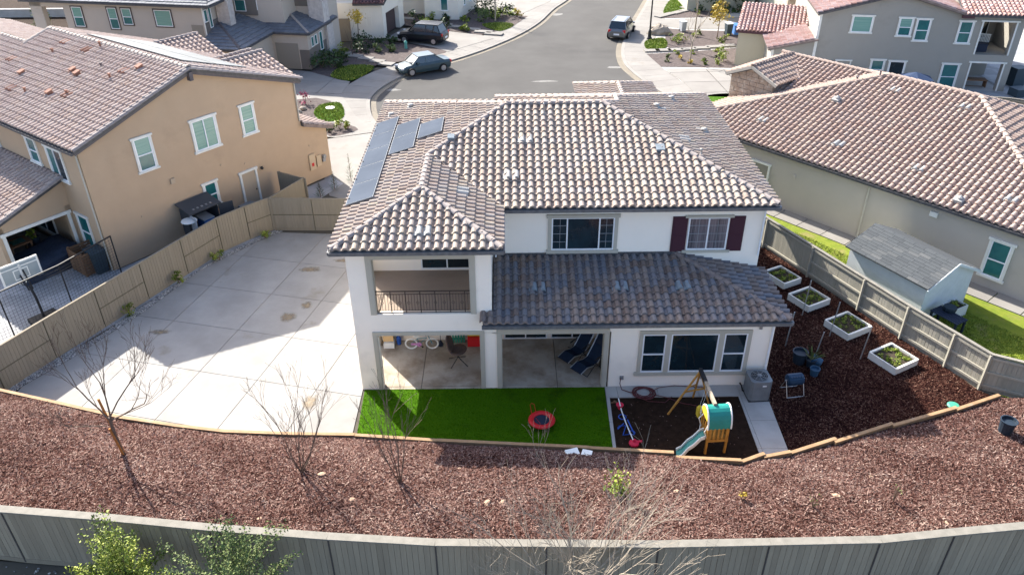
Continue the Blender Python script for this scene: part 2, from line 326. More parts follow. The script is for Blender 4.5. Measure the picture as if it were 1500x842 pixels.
def interp(pts, x):
    if x<=pts[0][0]:
        a,b=pts[0],pts[1]
    elif x>=pts[-1][0]:
        a,b=pts[-2],pts[-1]
    else:
        for a,b in zip(pts,pts[1:]):
            if a[0]<=x<=b[0]: break
    return a[1]+(b[1]-a[1])*(x-a[0])/(b[0]-a[0])
def inpoly(x,y,P):
    c=False; j=len(P)-1
    for i in range(len(P)):
        if (P[i][1]>y)!=(P[j][1]>y) and x<(P[j][0]-P[i][0])*(y-P[i][1])/(P[j][1]-P[i][1])+P[i][0]: c=not c
        j=i
    return c
# ------------------------------------------------------------------ tiled roofs
FINE=[(0,.0),(.15,-.010),(.32,.0),(.38,.058),(.48,.092),(.66,.110),(.84,.092),(.94,.058),(1.0,.0)]
COARSE=[(0,.0),(.28,.0),(.40,.09),(.65,.12),(.90,.09),(1.0,.0)]
FLAT=[(0,.004),(.04,.02),(.5,.02),(.96,.02),(1.0,.004)]
def tile_faces(w, ex, prof):
    L=ex+0.04; lift=0.058; k=len(prof); vs=[]; fs=[]
    for t,h in prof: vs.append((t*w, 0, h+lift))
    for t,h in prof: vs.append((t*w, L, h*0.93))
    for t,h in prof: vs.append((t*w, 0.0, (h-0.05 if h>0.03 else -0.01)+lift*0.2))
    for i in range(k-1):
        fs.append((i,i+1,k+i+1,k+i)); fs.append((2*k+i,2*k+i+1,i+1,i))
    return vs, fs
_tm={}
def tile_mesh(w, ex, prof_id, matname, variant):
    key=(w,ex,prof_id,matname,variant)
    if key not in _tm:
        vs,fs=tile_faces(w,ex,{'f':FINE,'c':COARSE,'x':FLAT}[prof_id]); mb=MB(); mb.add(vs,fs,variant/15.0+0.003)
        me=mb.mesh('roof_tile'); me.materials.append(M[matname]); _tm[key]=me
    return _tm[key]
def clip_poly(P, hps):
    for (a,b,c) in hps:          # keep a*p+b*q+c>=0
        out=[]
        for i in range(len(P)):
            A=P[i]; B=P[(i+1)%len(P)]; da=a*A[0]+b*A[1]+c; db=a*B[0]+b*B[1]+c
            if da>=0: out.append(A)
            if (da>=0)!=(db>=0):
                t=da/(da-db); out.append(tuple(A[k]+(B[k]-A[k])*t for k in range(3)))
        P=out
        if len(P)<3: return None
    return P
class Roof:
    """Collects the tiles of one house; the nearest `limit` whole tiles become objects, the rest one mesh."""
    def __init__(s, house, tilemat, ridgemat, limit=300, w=0.3, ex=0.355, prof='f'):
        s.h=house; s.mat=tilemat; s.rm=ridgemat; s.limit=limit; s.w=w; s.ex=ex; s.prof=prof; s.full=[]; s.part=MB(); s.deck=MB(); s.caps=[]
        s.mw=Matrix.Translation(house.location) @ Matrix.Rotation(house.rotation_euler[2],4,'Z')
    def slope(s, poly, e0, b, z0, sl, tint=(0,1), thick=0.16, skip=None):
        b=Vector((b[0],b[1],0)).normalized(); a=Vector((b[1],-b[0],0))      # a along eave, b uphill; a x up = ...
        k=math.sqrt(1+sl*sl); e=Vector((e0[0],e0[1],z0)); up=(b+Vector((0,0,sl)))/k; nrm=a.cross(up).normalized()
        if nrm.z<0: a=-a; nrm=-nrm
        pq=[((Vector((p[0],p[1],0))-Vector((e.x,e.y,0))).dot(a), (Vector((p[0],p[1],0))-Vector((e.x,e.y,0))).dot(b)*k) for p in poly]
        ar=sum(pq[i][0]*pq[(i+1)%len(pq)][1]-pq[(i+1)%len(pq)][0]*pq[i][1] for i in range(len(pq)))
        if ar<0: pq=pq[::-1]
        hps=[]
        for i in range(len(pq)):
            (x0,y0),(x1,y1)=pq[i],pq[(i+1)%len(pq)]; l=math.hypot(x1-x0,y1-y0)
            hps.append((-(y1-y0)/l,(x1-x0)/l,(x0*(y1-y0)-y0*(x1-x0))/l))
        # roof deck under the tiles
        top=[e+a*p+up*q-nrm*0.015 for p,q in pq]; bot=[v-Vector((0,0,thick)) for v in top]; n=len(pq)
        s.deck.add([tuple(v) for v in bot+top],[tuple(range(n-1,-1,-1)),tuple(range(n,2*n))]+[(i,(i+1)%n,n+(i+1)%n,n+i) for i in range(n)])
        pmin=min(p for p,q in pq); pmax=max(p for p,q in pq); qmin=min(q for p,q in pq); qmax=max(q for p,q in pq)
        rot=Matrix((a,up,nrm)).transposed().to_4x4()
        vs,fs=tile_faces(s.w,s.ex,{'f':FINE,'c':COARSE,'x':FLAT}[s.prof])
        # eave overhang 4 cm only where the eave lies at q=0
        hp2=[(A,B,Cc+(0.05 if (abs(A)<1e-6 and B>0 and abs(Cc)<1e-6) else 0)) for A,B,Cc in hps]
        i0=math.floor(pmin/s.w); i1=math.ceil(pmax/s.w); j0=math.floor(qmin/s.ex)-1; j1=math.ceil(qmax/s.ex)
        q0=-0.05
        for j in range(j0,j1+1):
            for i in range(i0,i1+1):
                P0=i*s.w; Q0=q0+j*s.ex
                cs=[(P0,Q0),(P0+s.w,Q0),(P0+s.w,Q0+s.ex+.04),(P0,Q0+s.ex+.04)]
                ins=[all(A*p+B*q+Cc>=-1e-4 for A,B,Cc in hp2) for p,q in cs]
                if not any(ins):
                    cx,cy=P0+s.w/2,Q0+s.ex/2
                    if not all(A*cx+B*cy+Cc>=0 for A,B,Cc in hp2): 
                        if not any(all(A*(P0+s.w*u)+B*(Q0+s.ex*v)+Cc>=0 for A,B,Cc in hp2) for u in (.25,.75) for v in (.25,.75)): continue
                if skip and skip(P0,Q0): continue
                v=int((tint[0]+(tint[1]-tint[0])*R_.random())*15.99)
                jig=R_.uniform(-.006,.006)
                if all(ins):
                    m=Matrix.Translation(e+a*P0+up*Q0+nrm*jig) @ rot
                    s.full.append(((s.mw @ m.translation-CAM).length, m, v))
                else:
                    for f in fs:
                        P=clip_poly([(vs[q][0]+P0,vs[q][1]+Q0,vs[q][2]) for q in f], hp2)
                        if P: s.part.add([tuple(e+a*x+up*y+nrm*z) for x,y,z in P],[tuple(range(len(P)))], v/15.0+0.003)
        return s
    def cap(s, p0, p1, r=0.12, mat=None):
        p0=Vector(p0); p1=Vector(p1); L=(p1-p0).length; n=max(1,round(L/0.36)); d=(p1-p0)/n
        x=d.normalized(); y=Vector((0,0,1)).cross(x).normalized(); z=x.cross(y)
        rot=Matrix((x,y,z)).transposed().to_4x4()
        for i in range(n):
            s.caps.append((Matrix.Translation(p0+d*i+Vector((0,0,0.055+R_.uniform(-.004,.004)))) @ rot @ Matrix.Scale(L/n/0.36,4,(1,0,0)), mat or s.rm, r))
    def finish(s, as_objects=True):
        s.full.sort(key=lambda t:t[0]); n=s.limit
        for d,m,v in s.full[:n]: child_inst('roof_tile', tile_mesh(s.w,s.ex,s.prof,s.mat,v), s.h, m)
        vs,fs=tile_faces(s.w,s.ex,{'f':FINE,'c':COARSE,'x':FLAT}[s.prof])
        for d,m,v in s.full[n:]: s.part.add([tuple(m @ Vector(q)) for q in vs], fs, v/15.0+0.003)
        if s.part.v: s.part.build('roof_tiles', s.mat, s.h, kind='stuff')
        if s.deck.v: s.deck.build('roof_deck','fascia',s.h)
        capm={}
        far=MB() 
        for i,(m,mt,r) in enumerate(s.caps):
            key=(mt,r)
            if key not in capm:
                mb=MB(); k=7; A=[math.pi*j/(k-1) for j in range(k)]
                vv=[(0.0,r*1.06*math.cos(a),r*.95*math.sin(a)+.02-.03) for a in A]+[(0.40,r*.94*math.cos(a),r*.82*math.sin(a)-.03) for a in A]+[(0.0,r*.8*math.cos(a),r*.7*math.sin(a)-.03) for a in A]
                mb.add(vv,[(j,j+1,k+j+1,k+j) for j in range(k-1)]+[(2*k+j,2*k+j+1,j+1,j) for j in range(k-1)])
                me=mb.mesh('ridge_tile'); me.materials.append(M[mt]); capm[key]=me
            child_inst('ridge_tile', capm[key], s.h, m)
def gutter(parent, pts, z, m='gutter_grey', w=0.11):
    mb=MB()
    for a,b in zip(pts,pts[1:]): mb.bar((a[0],a[1],z),(b[0],b[1],z),w,0.12)
    mb.build('gutter', m, parent)
# ------------------------------------------------------------------ windows
def wmap(org, ang):
    c,s=math.cos(ang),math.sin(ang)
    return lambda u,d,z: (org[0]+u*c+d*s, org[1]+u*s-d*c, org[2]+z)     # u along the wall, d outwards
def wbox(mb, f, u0,u1,d0,d1,z0,z1, tint=None):
    return mb.hexa([f(u0,d1,z0),f(u1,d1,z0),f(u1,d0,z0),f(u0,d0,z0),f(u0,d1,z1),f(u1,d1,z1),f(u1,d0,z1),f(u0,d0,z1)], tint)
def window(parent, org, ang, w, h, div='hung', glass='glass_dark', glass2=None, trim='full', trim_mat='trim_white', frame_mat='vinyl_white', grid=None, fw=0.05, tw=0.10, name='window', split=None):
    """org: bottom-left corner of the opening on the wall face, in the parent's coordinates."""
    f=wmap(org,ang); fr=MB(); D=0.045
    wbox(fr,f,0,fw,0,D,0,h); wbox(fr,f,w-fw,w,0,D,0,h); wbox(fr,f,fw,w-fw,0,D,0,fw); wbox(fr,f,fw,w-fw,0,D,h-fw,h)
    panes=[]
    if div=='hung':
        hm=h*0.48; wbox(fr,f,fw,w-fw,0,D+.012,hm-fw/2,hm+fw/2); panes=[(fw,w-fw,fw,hm-fw/2,.012),(fw,w-fw,hm+fw/2,h-fw,.022)]
    elif div=='slider':
        c=w/2; wbox(fr,f,c-fw/2,c+fw/2,0,D+.012,fw,h-fw); panes=[(fw,c-fw/2,fw,h-fw,.012),(c+fw/2,w-fw,fw,h-fw,.022)]
    elif div=='triple':
        a,b=split; 
        for c in (a,b): wbox(fr,f,c-fw/2,c+fw/2,0,D+.012,fw,h-fw)
        panes=[(fw,a-fw/2,fw,h-fw,.012),(a+fw/2,b-fw/2,fw,h-fw,.022),(b+fw/2,w-fw,fw,h-fw,.012)]
    else: panes=[(fw,w-fw,fw,h-fw,.015)]
    o=fr.build(name, frame_mat, parent)
    for i,(a,b,z0,z1,d) in enumerate(panes):
        p=MB(); wbox(p,f,a,b,-0.02,d,z0,z1)
        p.build('pane', glass2 if (glass2 and i%2==1) else glass, o)
    if grid:
        for (a,b,nx,nz) in grid:
            g=MB()
            for i in range(1,nx): u=a+(b-a)*i/nx; wbox(g,f,u-.005,u+.005,.01,.034,fw,h-fw)
            for j in range(1,nz): z=h*j/nz; wbox(g,f,a,b,.01,.032,z-.005,z+.005)
            g.build('muntin','muntin_grey',o)
    t=MB()
    if trim in ('full','hs'):
        wbox(t,f,-tw-.06,w+tw+.06,0,.09,h,h+tw); wbox(t,f,-tw-.06,w+tw+.06,0,.09,-tw,0)
        wbox(t,f,-tw,-.001,0,.06,0,h); wbox(t,f,w+.001,w+tw,0,.06,0,h)
    elif trim=='band':
        wbox(t,f,-tw,w+tw,0,.06,h,h+tw); wbox(t,f,-tw,w+tw,0,.06,-tw,0); wbox(t,f,-tw,-.001,0,.058,0,h); wbox(t,f,w+.001,w+tw,0,.058,0,h)
    elif trim=='sill':
        q=MB(); wbox(q,f,-tw-.05,w+tw+.05,0,.09,h,h+tw*.9); q.build('window_head',trim_mat,o); q=MB(); wbox(q,f,-tw-.05,w+tw+.05,0,.10,-tw,0); q.build('window_sill',trim_mat,o)
    if t.v: t.build('window_trim', trim_mat, o)
    return o
def walls_plan(mb, pts, z0, z1): mb.prism(pts, z0, z1)
# ------------------------------------------------------------------ ground, street, pavements
def sheet(name, pts, z, m, th=0.0, kind='structure', parent=None, label=None):
    mb=MB()
    if th: mb.prism(pts, z-th, z)
    else: mb.add([(p[0],p[1],z) for p in pts],[tuple(range(len(pts)))])
    ar=sum(pts[i][0]*pts[(i+1)%len(pts)][1]-pts[(i+1)%len(pts)][0]*pts[i][1] for i in range(len(pts)))
    if ar<0 and not th: mb.f=[f[::-1] for f in mb.f]
    if ar<0 and th:
        mb.f=[f[::-1] for f in mb.f]
    return mb.build(name, m, parent, kind=kind if not parent else None, label=label)
sheet('ground', [(-900,-500),(900,-500),(900,1500),(-900,1500)], -0.20, 'ground_earth')
KL=[(8.5,72),(6.9,66.7),(5.3,62.7),(3.5,56.8),(1.4,52.1),(-1.2,47.9),(-3.5,44.9),(-4.9,43.4),(-6.7,41.3),(-8.2,39.5),(-9.4,37.0),(-10.0,34.4),(-9.8,32.1),(-9.2,29.6),(-8.0,27.2),(-6.0,25.0),(-3.0,23.4)]
KR=[(17.4,72),(15.7,66.3),(14.4,61.7),(12.4,54.8),(10.9,49.6),(10.2,45.9),(10.0,42.3),(10.4,39.6),(11.1,36.7),(12.0,34.2),(12.7,31.2),(12.2,28.0),(10.0,25.0),(7.0,23.4)]
sheet('street', [(14,95),(8.5,72)]+KL[1:]+KR[::-1]+[(24,95)], -0.17, 'asphalt')
def offs(P, d):
    out=[]
    for i,p in enumerate(P):
        a=P[max(0,i-1)]; b=P[min(len(P)-1,i+1)]; dx,dy=b[0]-a[0],b[1]-a[1]; l=math.hypot(dx,dy)
        out.append((p[0]-dy/l*d, p[1]+dx/l*d))
    return out
def ribbon(P, d0, d1, z, th, name, m, seg=None):
    A=offs(P,d0); B=offs(P,d1); mb=MB()
    for i in range(len(P)-1):
        q=[A[i],A[i+1],B[i+1],B[i]]
        ar=sum(q[k][0]*q[(k+1)%4][1]-q[(k+1)%4][0]*q[k][1] for k in range(4))
        mb.prism(q if ar>0 else q[::-1], z-th, z)
    return mb.build(name, m, kind='structure')
def dense(P, n=4):           # Catmull-Rom smoothing of a polyline
    out=[]
    for i in range(len(P)-1):
        p0=P[max(0,i-1)];p1=P[i];p2=P[i+1];p3=P[min(len(P)-1,i+2)]
        for k in range(n):
            t=k/n; out.append(tuple(0.5*((2*p1[j])+(-p0[j]+p2[j])*t+(2*p0[j]-5*p1[j]+4*p2[j]-p3[j])*t*t+(-p0[j]+3*p1[j]-3*p2[j]+p3[j])*t**3) for j in (0,1)))
    return out+[P[-1]]
KLd=dense(KL); KRd=dense(KR)
ribbon(KLd, 0.0, 0.45, -0.155, 0.05, 'gutter_pan', 'gutter_concrete'); ribbon(KRd, 0.0, -0.45, -0.155, 0.05, 'gutter_pan', 'gutter_concrete')
ribbon(KLd, -0.30, 0.0, -0.045, 0.14, 'kerb', 'concrete_street'); ribbon(KRd, 0.30, 0.0, -0.045, 0.14, 'kerb', 'concrete_street')
def pavement(Kd, s):
    mb=MB(); A=offs(Kd, -0.30*s); B=offs(Kd, -2.75*s); parts=[]
    L=0; acc=[0]
    for i in range(len(Kd)-1): L+=math.hypot(Kd[i+1][0]-Kd[i][0],Kd[i+1][1]-Kd[i][1]); acc.append(L)
    def at(P,t):
        for i in range(len(acc)-1):
            if acc[i]<=t<=acc[i+1]:
                k=(t-acc[i])/(acc[i+1]-acc[i]+1e-9); return (P[i][0]+(P[i+1][0]-P[i][0])*k,P[i][1]+(P[i+1][1]-P[i][1])*k)
        return P[-1]
    root=MB()
    t=0; n=0; base=None
    first=True
    while t<L-0.2:
        t1=min(t+1.5,L); q=[at(A,t+.012),at(A,t1-.012),at(B,t1-.012),at(B,t+.012)]
        ar=sum(q[k][0]*q[(k+1)%4][1]-q[(k+1)%4][0]*q[k][1] for k in range(4))
        m=MB(); m.prism(q if ar>0 else q[::-1], -0.16, -0.04)
        if first: base=m.build('pavement','concrete_street',kind='structure'); first=False
        else: m.build('paving_slab','concrete_street',base)
        t=t1
pavement(KLd,1); pavement(KRd,-1)
def rounded(P,n=5):
    m=len(P); out=[]
    for i in range(m):
        p0,p1,p2,p3=P[(i-1)%m],P[i],P[(i+1)%m],P[(i+2)%m]
        for k in range(n):
            t=k/n; out.append(tuple(0.5*((2*p1[j])+(-p0[j]+p2[j])*t+(2*p0[j]-5*p1[j]+4*p2[j]-p3[j])*t*t+(-p0[j]+3*p1[j]-3*p2[j]+p3[j])*t**3) for j in (0,1)))
    return out
for i,(x,y,a,b) in enumerate([(5.2,60.6,.9,.5),(9.2,41.6,.8,.25),(-8.6,36.2,.5,.25),(3.2,38,1.0,.2),(-2,33,.9,.18)]): sheet('road_patch',[(x+a*math.cos(t*.7)*(1+.3*math.sin(t*2.3+i)),y+b*math.sin(t*.7)*(1+.3*math.cos(t*1.7+i))) for t in range(9)],-.166,'road_patch')
# fresh ground levels under yards
sheet('yard_ground', [(-40,-6),(-40,22.0),(40,22.0),(40,-6)], -0.03, 'ground_earth')
# ---- our driveway / side yard slabs (rotated joint grid), clipped to the yard outline
YARD=[(-18.4,0.45),(-17.4,2.05),(-15.8,5.35),(-14.5,8.85),(-12.5,11.7),(-11.6,12.65),(-8.1,12.35),(-5.46,12.2),(-5.46,-2.4),(-5.35,-2.4),(-5.3,-3.75),(-9.4,-3.5),(-13.0,-2.8),(-18.6,-1.1)]
def halfclip(P, a,b,c):
    out=[]
    for i in range(len(P)):
        A=P[i];B=P[(i+1)%len(P)];da=a*A[0]+b*A[1]+c;db=a*B[0]+b*B[1]+c
        if da>=0: out.append(A)
        if (da>=0)!=(db>=0):
            t=da/(da-db); out.append((A[0]+(B[0]-A[0])*t,A[1]+(B[1]-A[1])*t))
    return out
def slabs(name, outline, org, ang, us, vs_, z, th, m, gap=0.012, jm='joint'):
    base=sheet(name, outline, z-0.035, jm, 0.0)
    ca,sa=math.cos(ang),math.sin(ang)
    for i in range(len(us)-1):
        for j in range(len(vs_)-1):
            P=list(outline)
            # u axis = (ca,sa); v axis=(-sa,ca)
            for (a,b,c) in ((ca,sa,-(us[i]+gap)-(org[0]*ca+org[1]*sa)),(-ca,-sa,(us[i+1]-gap)+(org[0]*ca+org[1]*sa)),
                            (-sa,ca,-(vs_[j]+gap)-(-org[0]*sa+org[1]*ca)),(sa,-ca,(vs_[j+1]-gap)+(-org[0]*sa+org[1]*ca))):
                if P: P=halfclip(P,a,b,c)
            if len(P)>=3:
                ar=sum(P[k][0]*P[(k+1)%len(P)][1]-P[(k+1)%len(P)][0]*P[k][1] for k in range(len(P)))
                if abs(ar)<0.02: continue
                if ar<0: P=P[::-1]
                mb=MB(); mb.prism(P, z-th, z); mb.build('concrete_slab', m, base)
    return base
slabs('side_yard_paving', YARD, (-12.0,1.1), math.radians(76-90), [-9,-6.1,-3.05,0,2.45,4.9,7.4,10], [-8,-5.6,-2.72,0.13,2.98,5.83,8.68,11.5,14.5], 0.0, 0.05, 'concrete')
def blob(name, c, rx, ry, z, m, parent=None, seed=1, rot=0, n=26, wob=0.22):
    r=random.Random(seed); ph=[r.uniform(0,6.28) for _ in range(4)]
    P=[]
    for i in range(n):
        a=2*math.pi*i/n; k=1+wob*(math.sin(2*a+ph[0])+.6*math.sin(3*a+ph[1])+.4*math.sin(5*a+ph[2]))*.5
        x,y=rotz((rx*k*math.cos(a),ry*k*math.sin(a)),rot); P.append((c[0]+x,c[1]+y))
    mb=MB(); mb.add([(c[0],c[1],z)]+[(c[0]+(q[0]-c[0])*.5,c[1]+(q[1]-c[1])*.5,z) for q in P]+[(q[0],q[1],z) for q in P],[(0,1+i,1+(i+1)%n) for i in range(n)]+[(1+i,1+n+i,1+n+(i+1)%n,1+(i+1)%n) for i in range(n)])
    mb.t=[.9]+[.62]*n+[0.0]*n
    return mb.build(name,m,kind='structure')
for i,(x,y,a,b) in enumerate([(-9.3,8.9,.6,.35),(-9.4,4.9,.42,.5),(-8.8,5.8,.35,.35),(-7.3,-0.7,.38,.5),(-14.5,3.9,.5,.24),(-7.9,9.7,.5,.25)]):
    blob('water_stain',(x,y),a,b,0.004,'stain_brown',seed=i+3)
# gravel strip
GS=[(-19.0,0.2),(-18.5,1.3),(-16.9,3.7),(-16.0,5.9),(-15.0,8.1),(-13.8,10.3),(-12.0,12.9),(-11.5,12.75),(-12.5,11.75),(-14.5,8.9),(-15.8,5.4),(-17.4,2.1),(-18.4,0.5),(-18.9,-0.9),(-19.6,-0.8)]
sheet('gravel_bed', GS, 0.0, 'gravel_ground')
def scatter_stones(name, poly, n, s0, s1, m, zf, seed=5, kindz='stuff'):
    r=np.random.RandomState(seed); xs=[p[0] for p in poly]; ys=[p[1] for p in poly]; V=[];F=[];T=[]
    base=np.array([(1,0,0),(0,1,0),(-1,0,0),(0,-1,0),(0,0,1),(0,0,-1)],float)
    fc=[(0,1,4),(1,2,4),(2,3,4),(3,0,4)]
    k=0
    while k<n:
        x=r.uniform(min(xs),max(xs)); y=r.uniform(min(ys),max(ys))
        if not inpoly(x,y,poly): continue
        s=r.uniform(s0,s1); a=r.uniform(0,6.28); c,d=math.cos(a),math.sin(a); t=r.rand()
        for b in base[:5]:
            q=b*(s*r.uniform(.7,1.3)); q[2]*=.7; V.append((x+q[0]*c-q[1]*d,y+q[0]*d+q[1]*c,zf(x,y)+q[2]+.005)); T.append(t)
        F+= [tuple(i+k*5 for i in f) for f in fc]; k+=1
    mb=MB(); mb.v=V; mb.f=F; mb.t=T
    return mb.build(name,m,kind=kindz)
scatter_stones('gravel', GS, 5200, .02,.05,'gravel',lambda x,y:0.005)
# ---- patio slab, turf, walks, play area
slabs('patio_floor',[(-5.44,-0.02),(3.56,-0.02),(3.56,3.1),(-5.44,3.1)],(0,0),0,[-6,-3.27,1.85,4],[-1,0.12,4],0.015,0.05,'concrete_patio')
TF=[(-5.38,-0.03),(3.60,-0.03),(3.50,-4.5),(-5.25,-3.85)]
sheet('artificial_turf', TF, 0.012, 'turf')
def blades(name, poly, n, h, m, z, seed=2, wdt=0.012):
    r=np.random.RandomState(seed); xs=[p[0] for p in poly]; ys=[p[1] for p in poly]; V=[];F=[];T=[]; k=0
    while k<n:
        x=r.uniform(min(xs),max(xs)); y=r.uniform(min(ys),max(ys))
        if not inpoly(x,y,poly): continue
        a=r.uniform(0,6.28); hh=h*r.uniform(.6,1.3); t=r.rand(); dx,dy=math.cos(a)*wdt,math.sin(a)*wdt; lx,ly=r.normal(0,h*.45,2)
        V+=[(x-dx,y-dy,z),(x+dx,y+dy,z),(x+lx,y+ly,z+hh)]; T+=[t]*3; F.append((3*k,3*k+1,3*k+2)); k+=1
    mb=MB(); mb.v=V; mb.f=F; mb.t=T; return mb.build(name,m,kind='stuff')
blades('turf_pile', TF, 26000, .03, 'turf_blade', .012)
slabs('garden_path',[(3.62,-0.02),(8.64,-0.02),(9.62,0.3),(9.53,-0.60),(9.40,-4.4),(8.40,-4.5),(8.48,-0.66),(3.73,-0.66),(3.60,-4.4),(3.50,-4.4)],(0,0),0,[3,4.05,5.55,7.05,8.56,11],[-5,-3.4,-2.0,-0.62,2],0.03,0.08,'concrete_walk',gap=0.006)
sheet('play_area_soil', [(3.62,-0.5),(8.52,-0.5),(8.46,-4.9),(3.6,-4.6)], 0.005, 'soil_dark')
scatter_stones('soil_clods', [(3.75,-0.7),(8.4,-0.7),(8.4,-4.0),(3.7,-3.8)], 130, .008,.022,'bark_chip',lambda x,y:.01,seed=9)
# ---- bark slope behind the timber edging
KERB=[(-20.5,-0.3),(-18.16,-1.08),(-15.34,-1.95),(-13.03,-2.69),(-11.04,-3.13),(-9.36,-3.43),(-7.07,-3.60),(-5.05,-3.68),(-2.34,-3.98),(0.14,-4.20),(2.61,-4.45),(5.2,-4.68),(7.33,-4.88),(8.2,-4.55),(9.07,-4.40),(10.75,-3.78),(12.97,-3.06),(15.5,-2.28),(17.23,-1.63),(18.9,-1.6),(22,-3.4)]
def kz(x): return interp([(-30,1.05),(4.6,1.02),(9.5,0.68),(30,0.62)],x)
def bark_z(x,y):
    t=max(0.0,interp(KERB,x)-y)
    return kz(x)+interp([(-30,1.05),(4.5,1.05),(11,.35),(30,.30)],x)*(1-math.exp(-t/1.75))
def grid_surface(name, m, x0,x1,nx,nt,kind='structure'):
    mb=MB(); V=[];F=[]
    for i in range(nx+1):
        x=x0+(x1-x0)*i/nx; y1=interp(KERB,x)-0.02; 
        for j in range(nt+1):
            y=y1+(-9.55-y1-(0.9 if -4<x<12 else 0.4)*0)*j/nt
            z=bark_z(x,y)-0.03
            V.append((x,y,z+0.03*math.sin(x*2.1+y*1.3)*math.sin(y*2.7)))
    for i in range(nx):
        for j in range(nt): a=i*(nt+1)+j; F.append((a,a+1,a+nt+2,a+nt+1))
    mb.v=V; mb.f=F; mb.t=[.5]*len(V); return mb.build(name,m,smooth=True,kind=kind)
FEN=[(-22.0,-7.5),(-17.0,-8.2),(-14.16,-8.61),(-13.01,-8.79),(-10.27,-9.10),(-7.49,-9.47),(-4.47,-9.80),(-1.82,-10.03),(3.59,-10.17),(8.99,-10.12),(10.91,-9.92),(13.77,-9.65),(17,-9.3),(21.5,-8.8)]
def bark_surface():
    V=[];F=[];nx,nt=130,26
    for i in range(nx+1):
        x=-21.9+(21.4+21.9)*i/nx; ya=interp(KERB,x)-.02; yb=interp(FEN,x)+.02
        for j in range(nt+1):
            y=ya+(yb-ya)*j/nt; V.append((x,y,bark_z(x,y)-.03+.025*math.sin(x*2.1+y*1.3)*math.sin(y*2.7)))
    for i in range(nx):
        for j in range(nt): a=i*(nt+1)+j; F.append((a,a+1,a+nt+2,a+nt+1))
    mb=MB(); mb.v=V; mb.f=F; mb.t=[.5]*len(V); mb.build('bark_slope','bark_ground',smooth=True,kind='structure')
bark_surface()
RY=[(9.64,12.5),(11.6,12.5),(12.6,10.6),(15.05,4.9),(16.0,2.8),(16.9,0.9),(17.5,-0.5),(18.3,-1.3),(15.5,-2.32),(12.97,-3.10),(10.75,-3.82),(9.13,-4.3),(9.42,-4.2),(9.56,-0.55),(9.64,0.2)]
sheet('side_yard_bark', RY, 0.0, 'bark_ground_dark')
sheet('outside_ground',[(-30,-30),(30,-30),(30,-8.9),(12,-9.9),(4,-10.2),(-2,-10.1),(-10,-9.1),(-30,-7.0)][::1], 1.35, 'ground_earth')
scatter_stones('fallen_litter', [(-20,-13),(20,-13),(20,-9.6),(12,-10.1),(4,-10.4),(-2,-10.3),(-10,-9.3),(-20,-8)], 3000, .02,.05,'gravel',lambda x,y:1.36,seed=19)
def chips(name, n, sampler, seed, s=1.0, m='bark_chip'):
    r=np.random.RandomState(seed); P=sampler(r,n)              # (n,3)
    n=len(P); L=r.uniform(.022,.06,n)*s; W=r.uniform(.008,.018,n)*s; a=r.uniform(0,2*np.pi,n); tx=r.normal(0,.35,n); ty=r.normal(0,.3,n)
    d=np.stack([np.cos(a),np.sin(a),tx],1); e=np.stack([-np.sin(a),np.cos(a),ty],1)
    c=P+np.array([0,0,.012])+np.abs(r.normal(0,.012,(n,1)))*np.array([0,0,1])
    V=np.stack([c-d*L[:,None]-e*W[:,None]*.6, c+d*L[:,None]*.9-e*W[:,None], c+d*L[:,None]+e*W[:,None]*.5, c-d*L[:,None]*.9+e*W[:,None]],1).reshape(-1,3)
    me=bpy.data.meshes.new(name); me.vertices.add(4*n); me.vertices.foreach_set('co',V.ravel().astype(np.float32))
    me.loops.add(4*n); me.loops.foreach_set('vertex_index',np.arange(4*n,dtype=np.int32)); me.polygons.add(n)
    me.polygons.foreach_set('loop_start',np.arange(0,4*n,4,dtype=np.int32)); me.polygons.foreach_set('loop_total',np.full(n,4,dtype=np.int32))
    at=me.attributes.new('tint','FLOAT','POINT'); at.data.foreach_set('value',np.repeat(np.clip(r.beta(1.6,1.9,n)+.08*np.sin(P[:,0]*.9+np.sin(P[:,1]*1.3)*1.5)*np.sin(P[:,1]*1.1+1)+.05*np.sin(P[:,0]*2.7+1)*np.sin(P[:,1]*3.1),0.01,1),4).astype(np.float32))
    me.update(calc_edges=True); me.materials.append(M[m]); o=bpy.data.objects.new(name,me); COL.objects.link(o); o['kind']='stuff'; return o
kx=np.array([p[0] for p in KERB]); ky=np.array([p[1] for p in KERB]); fx=np.array([p[0] for p in FEN]); fy=np.array([p[1] for p in FEN])
def slope_sampler(r,n):
    x=r.uniform(-20.5,20.5,n); t=r.uniform(0,1,n); ya=np.interp(x,kx,ky)-.08; yb=np.interp(x,fx,fy)+.05; y=ya+(yb-ya)*t
    z=np.interp(x,[-30,4.6,9.5,30],[1.05,1.02,.68,.62])+np.interp(x,[-30,4.5,11,30],[1.05,1.05,.35,.30])*(1-np.exp(-(ya+.08-y)/1.75))-.03
    return np.stack([x,y,z+.025*np.sin(x*2.1+y*1.3)*np.sin(y*2.7)],1)
chips('leaf_litter', 2600, slope_sampler, 13, s=1.5)
chips('bark_chips', 225000, slope_sampler, 3)
def yard_sampler(r,n):
    out=[]
    xs=r.uniform(9.5,18.3,n*3); ys=r.uniform(-4.3,12.5,n*3)
    for x,y in zip(xs,ys):
        if len(out)>=n: break
        if inpoly(x,y,RY): out.append((x,y,0.0))
    return np.array(out)
chips('bark_chips', 52000, yard_sampler, 4, m='bark_chip_dark')
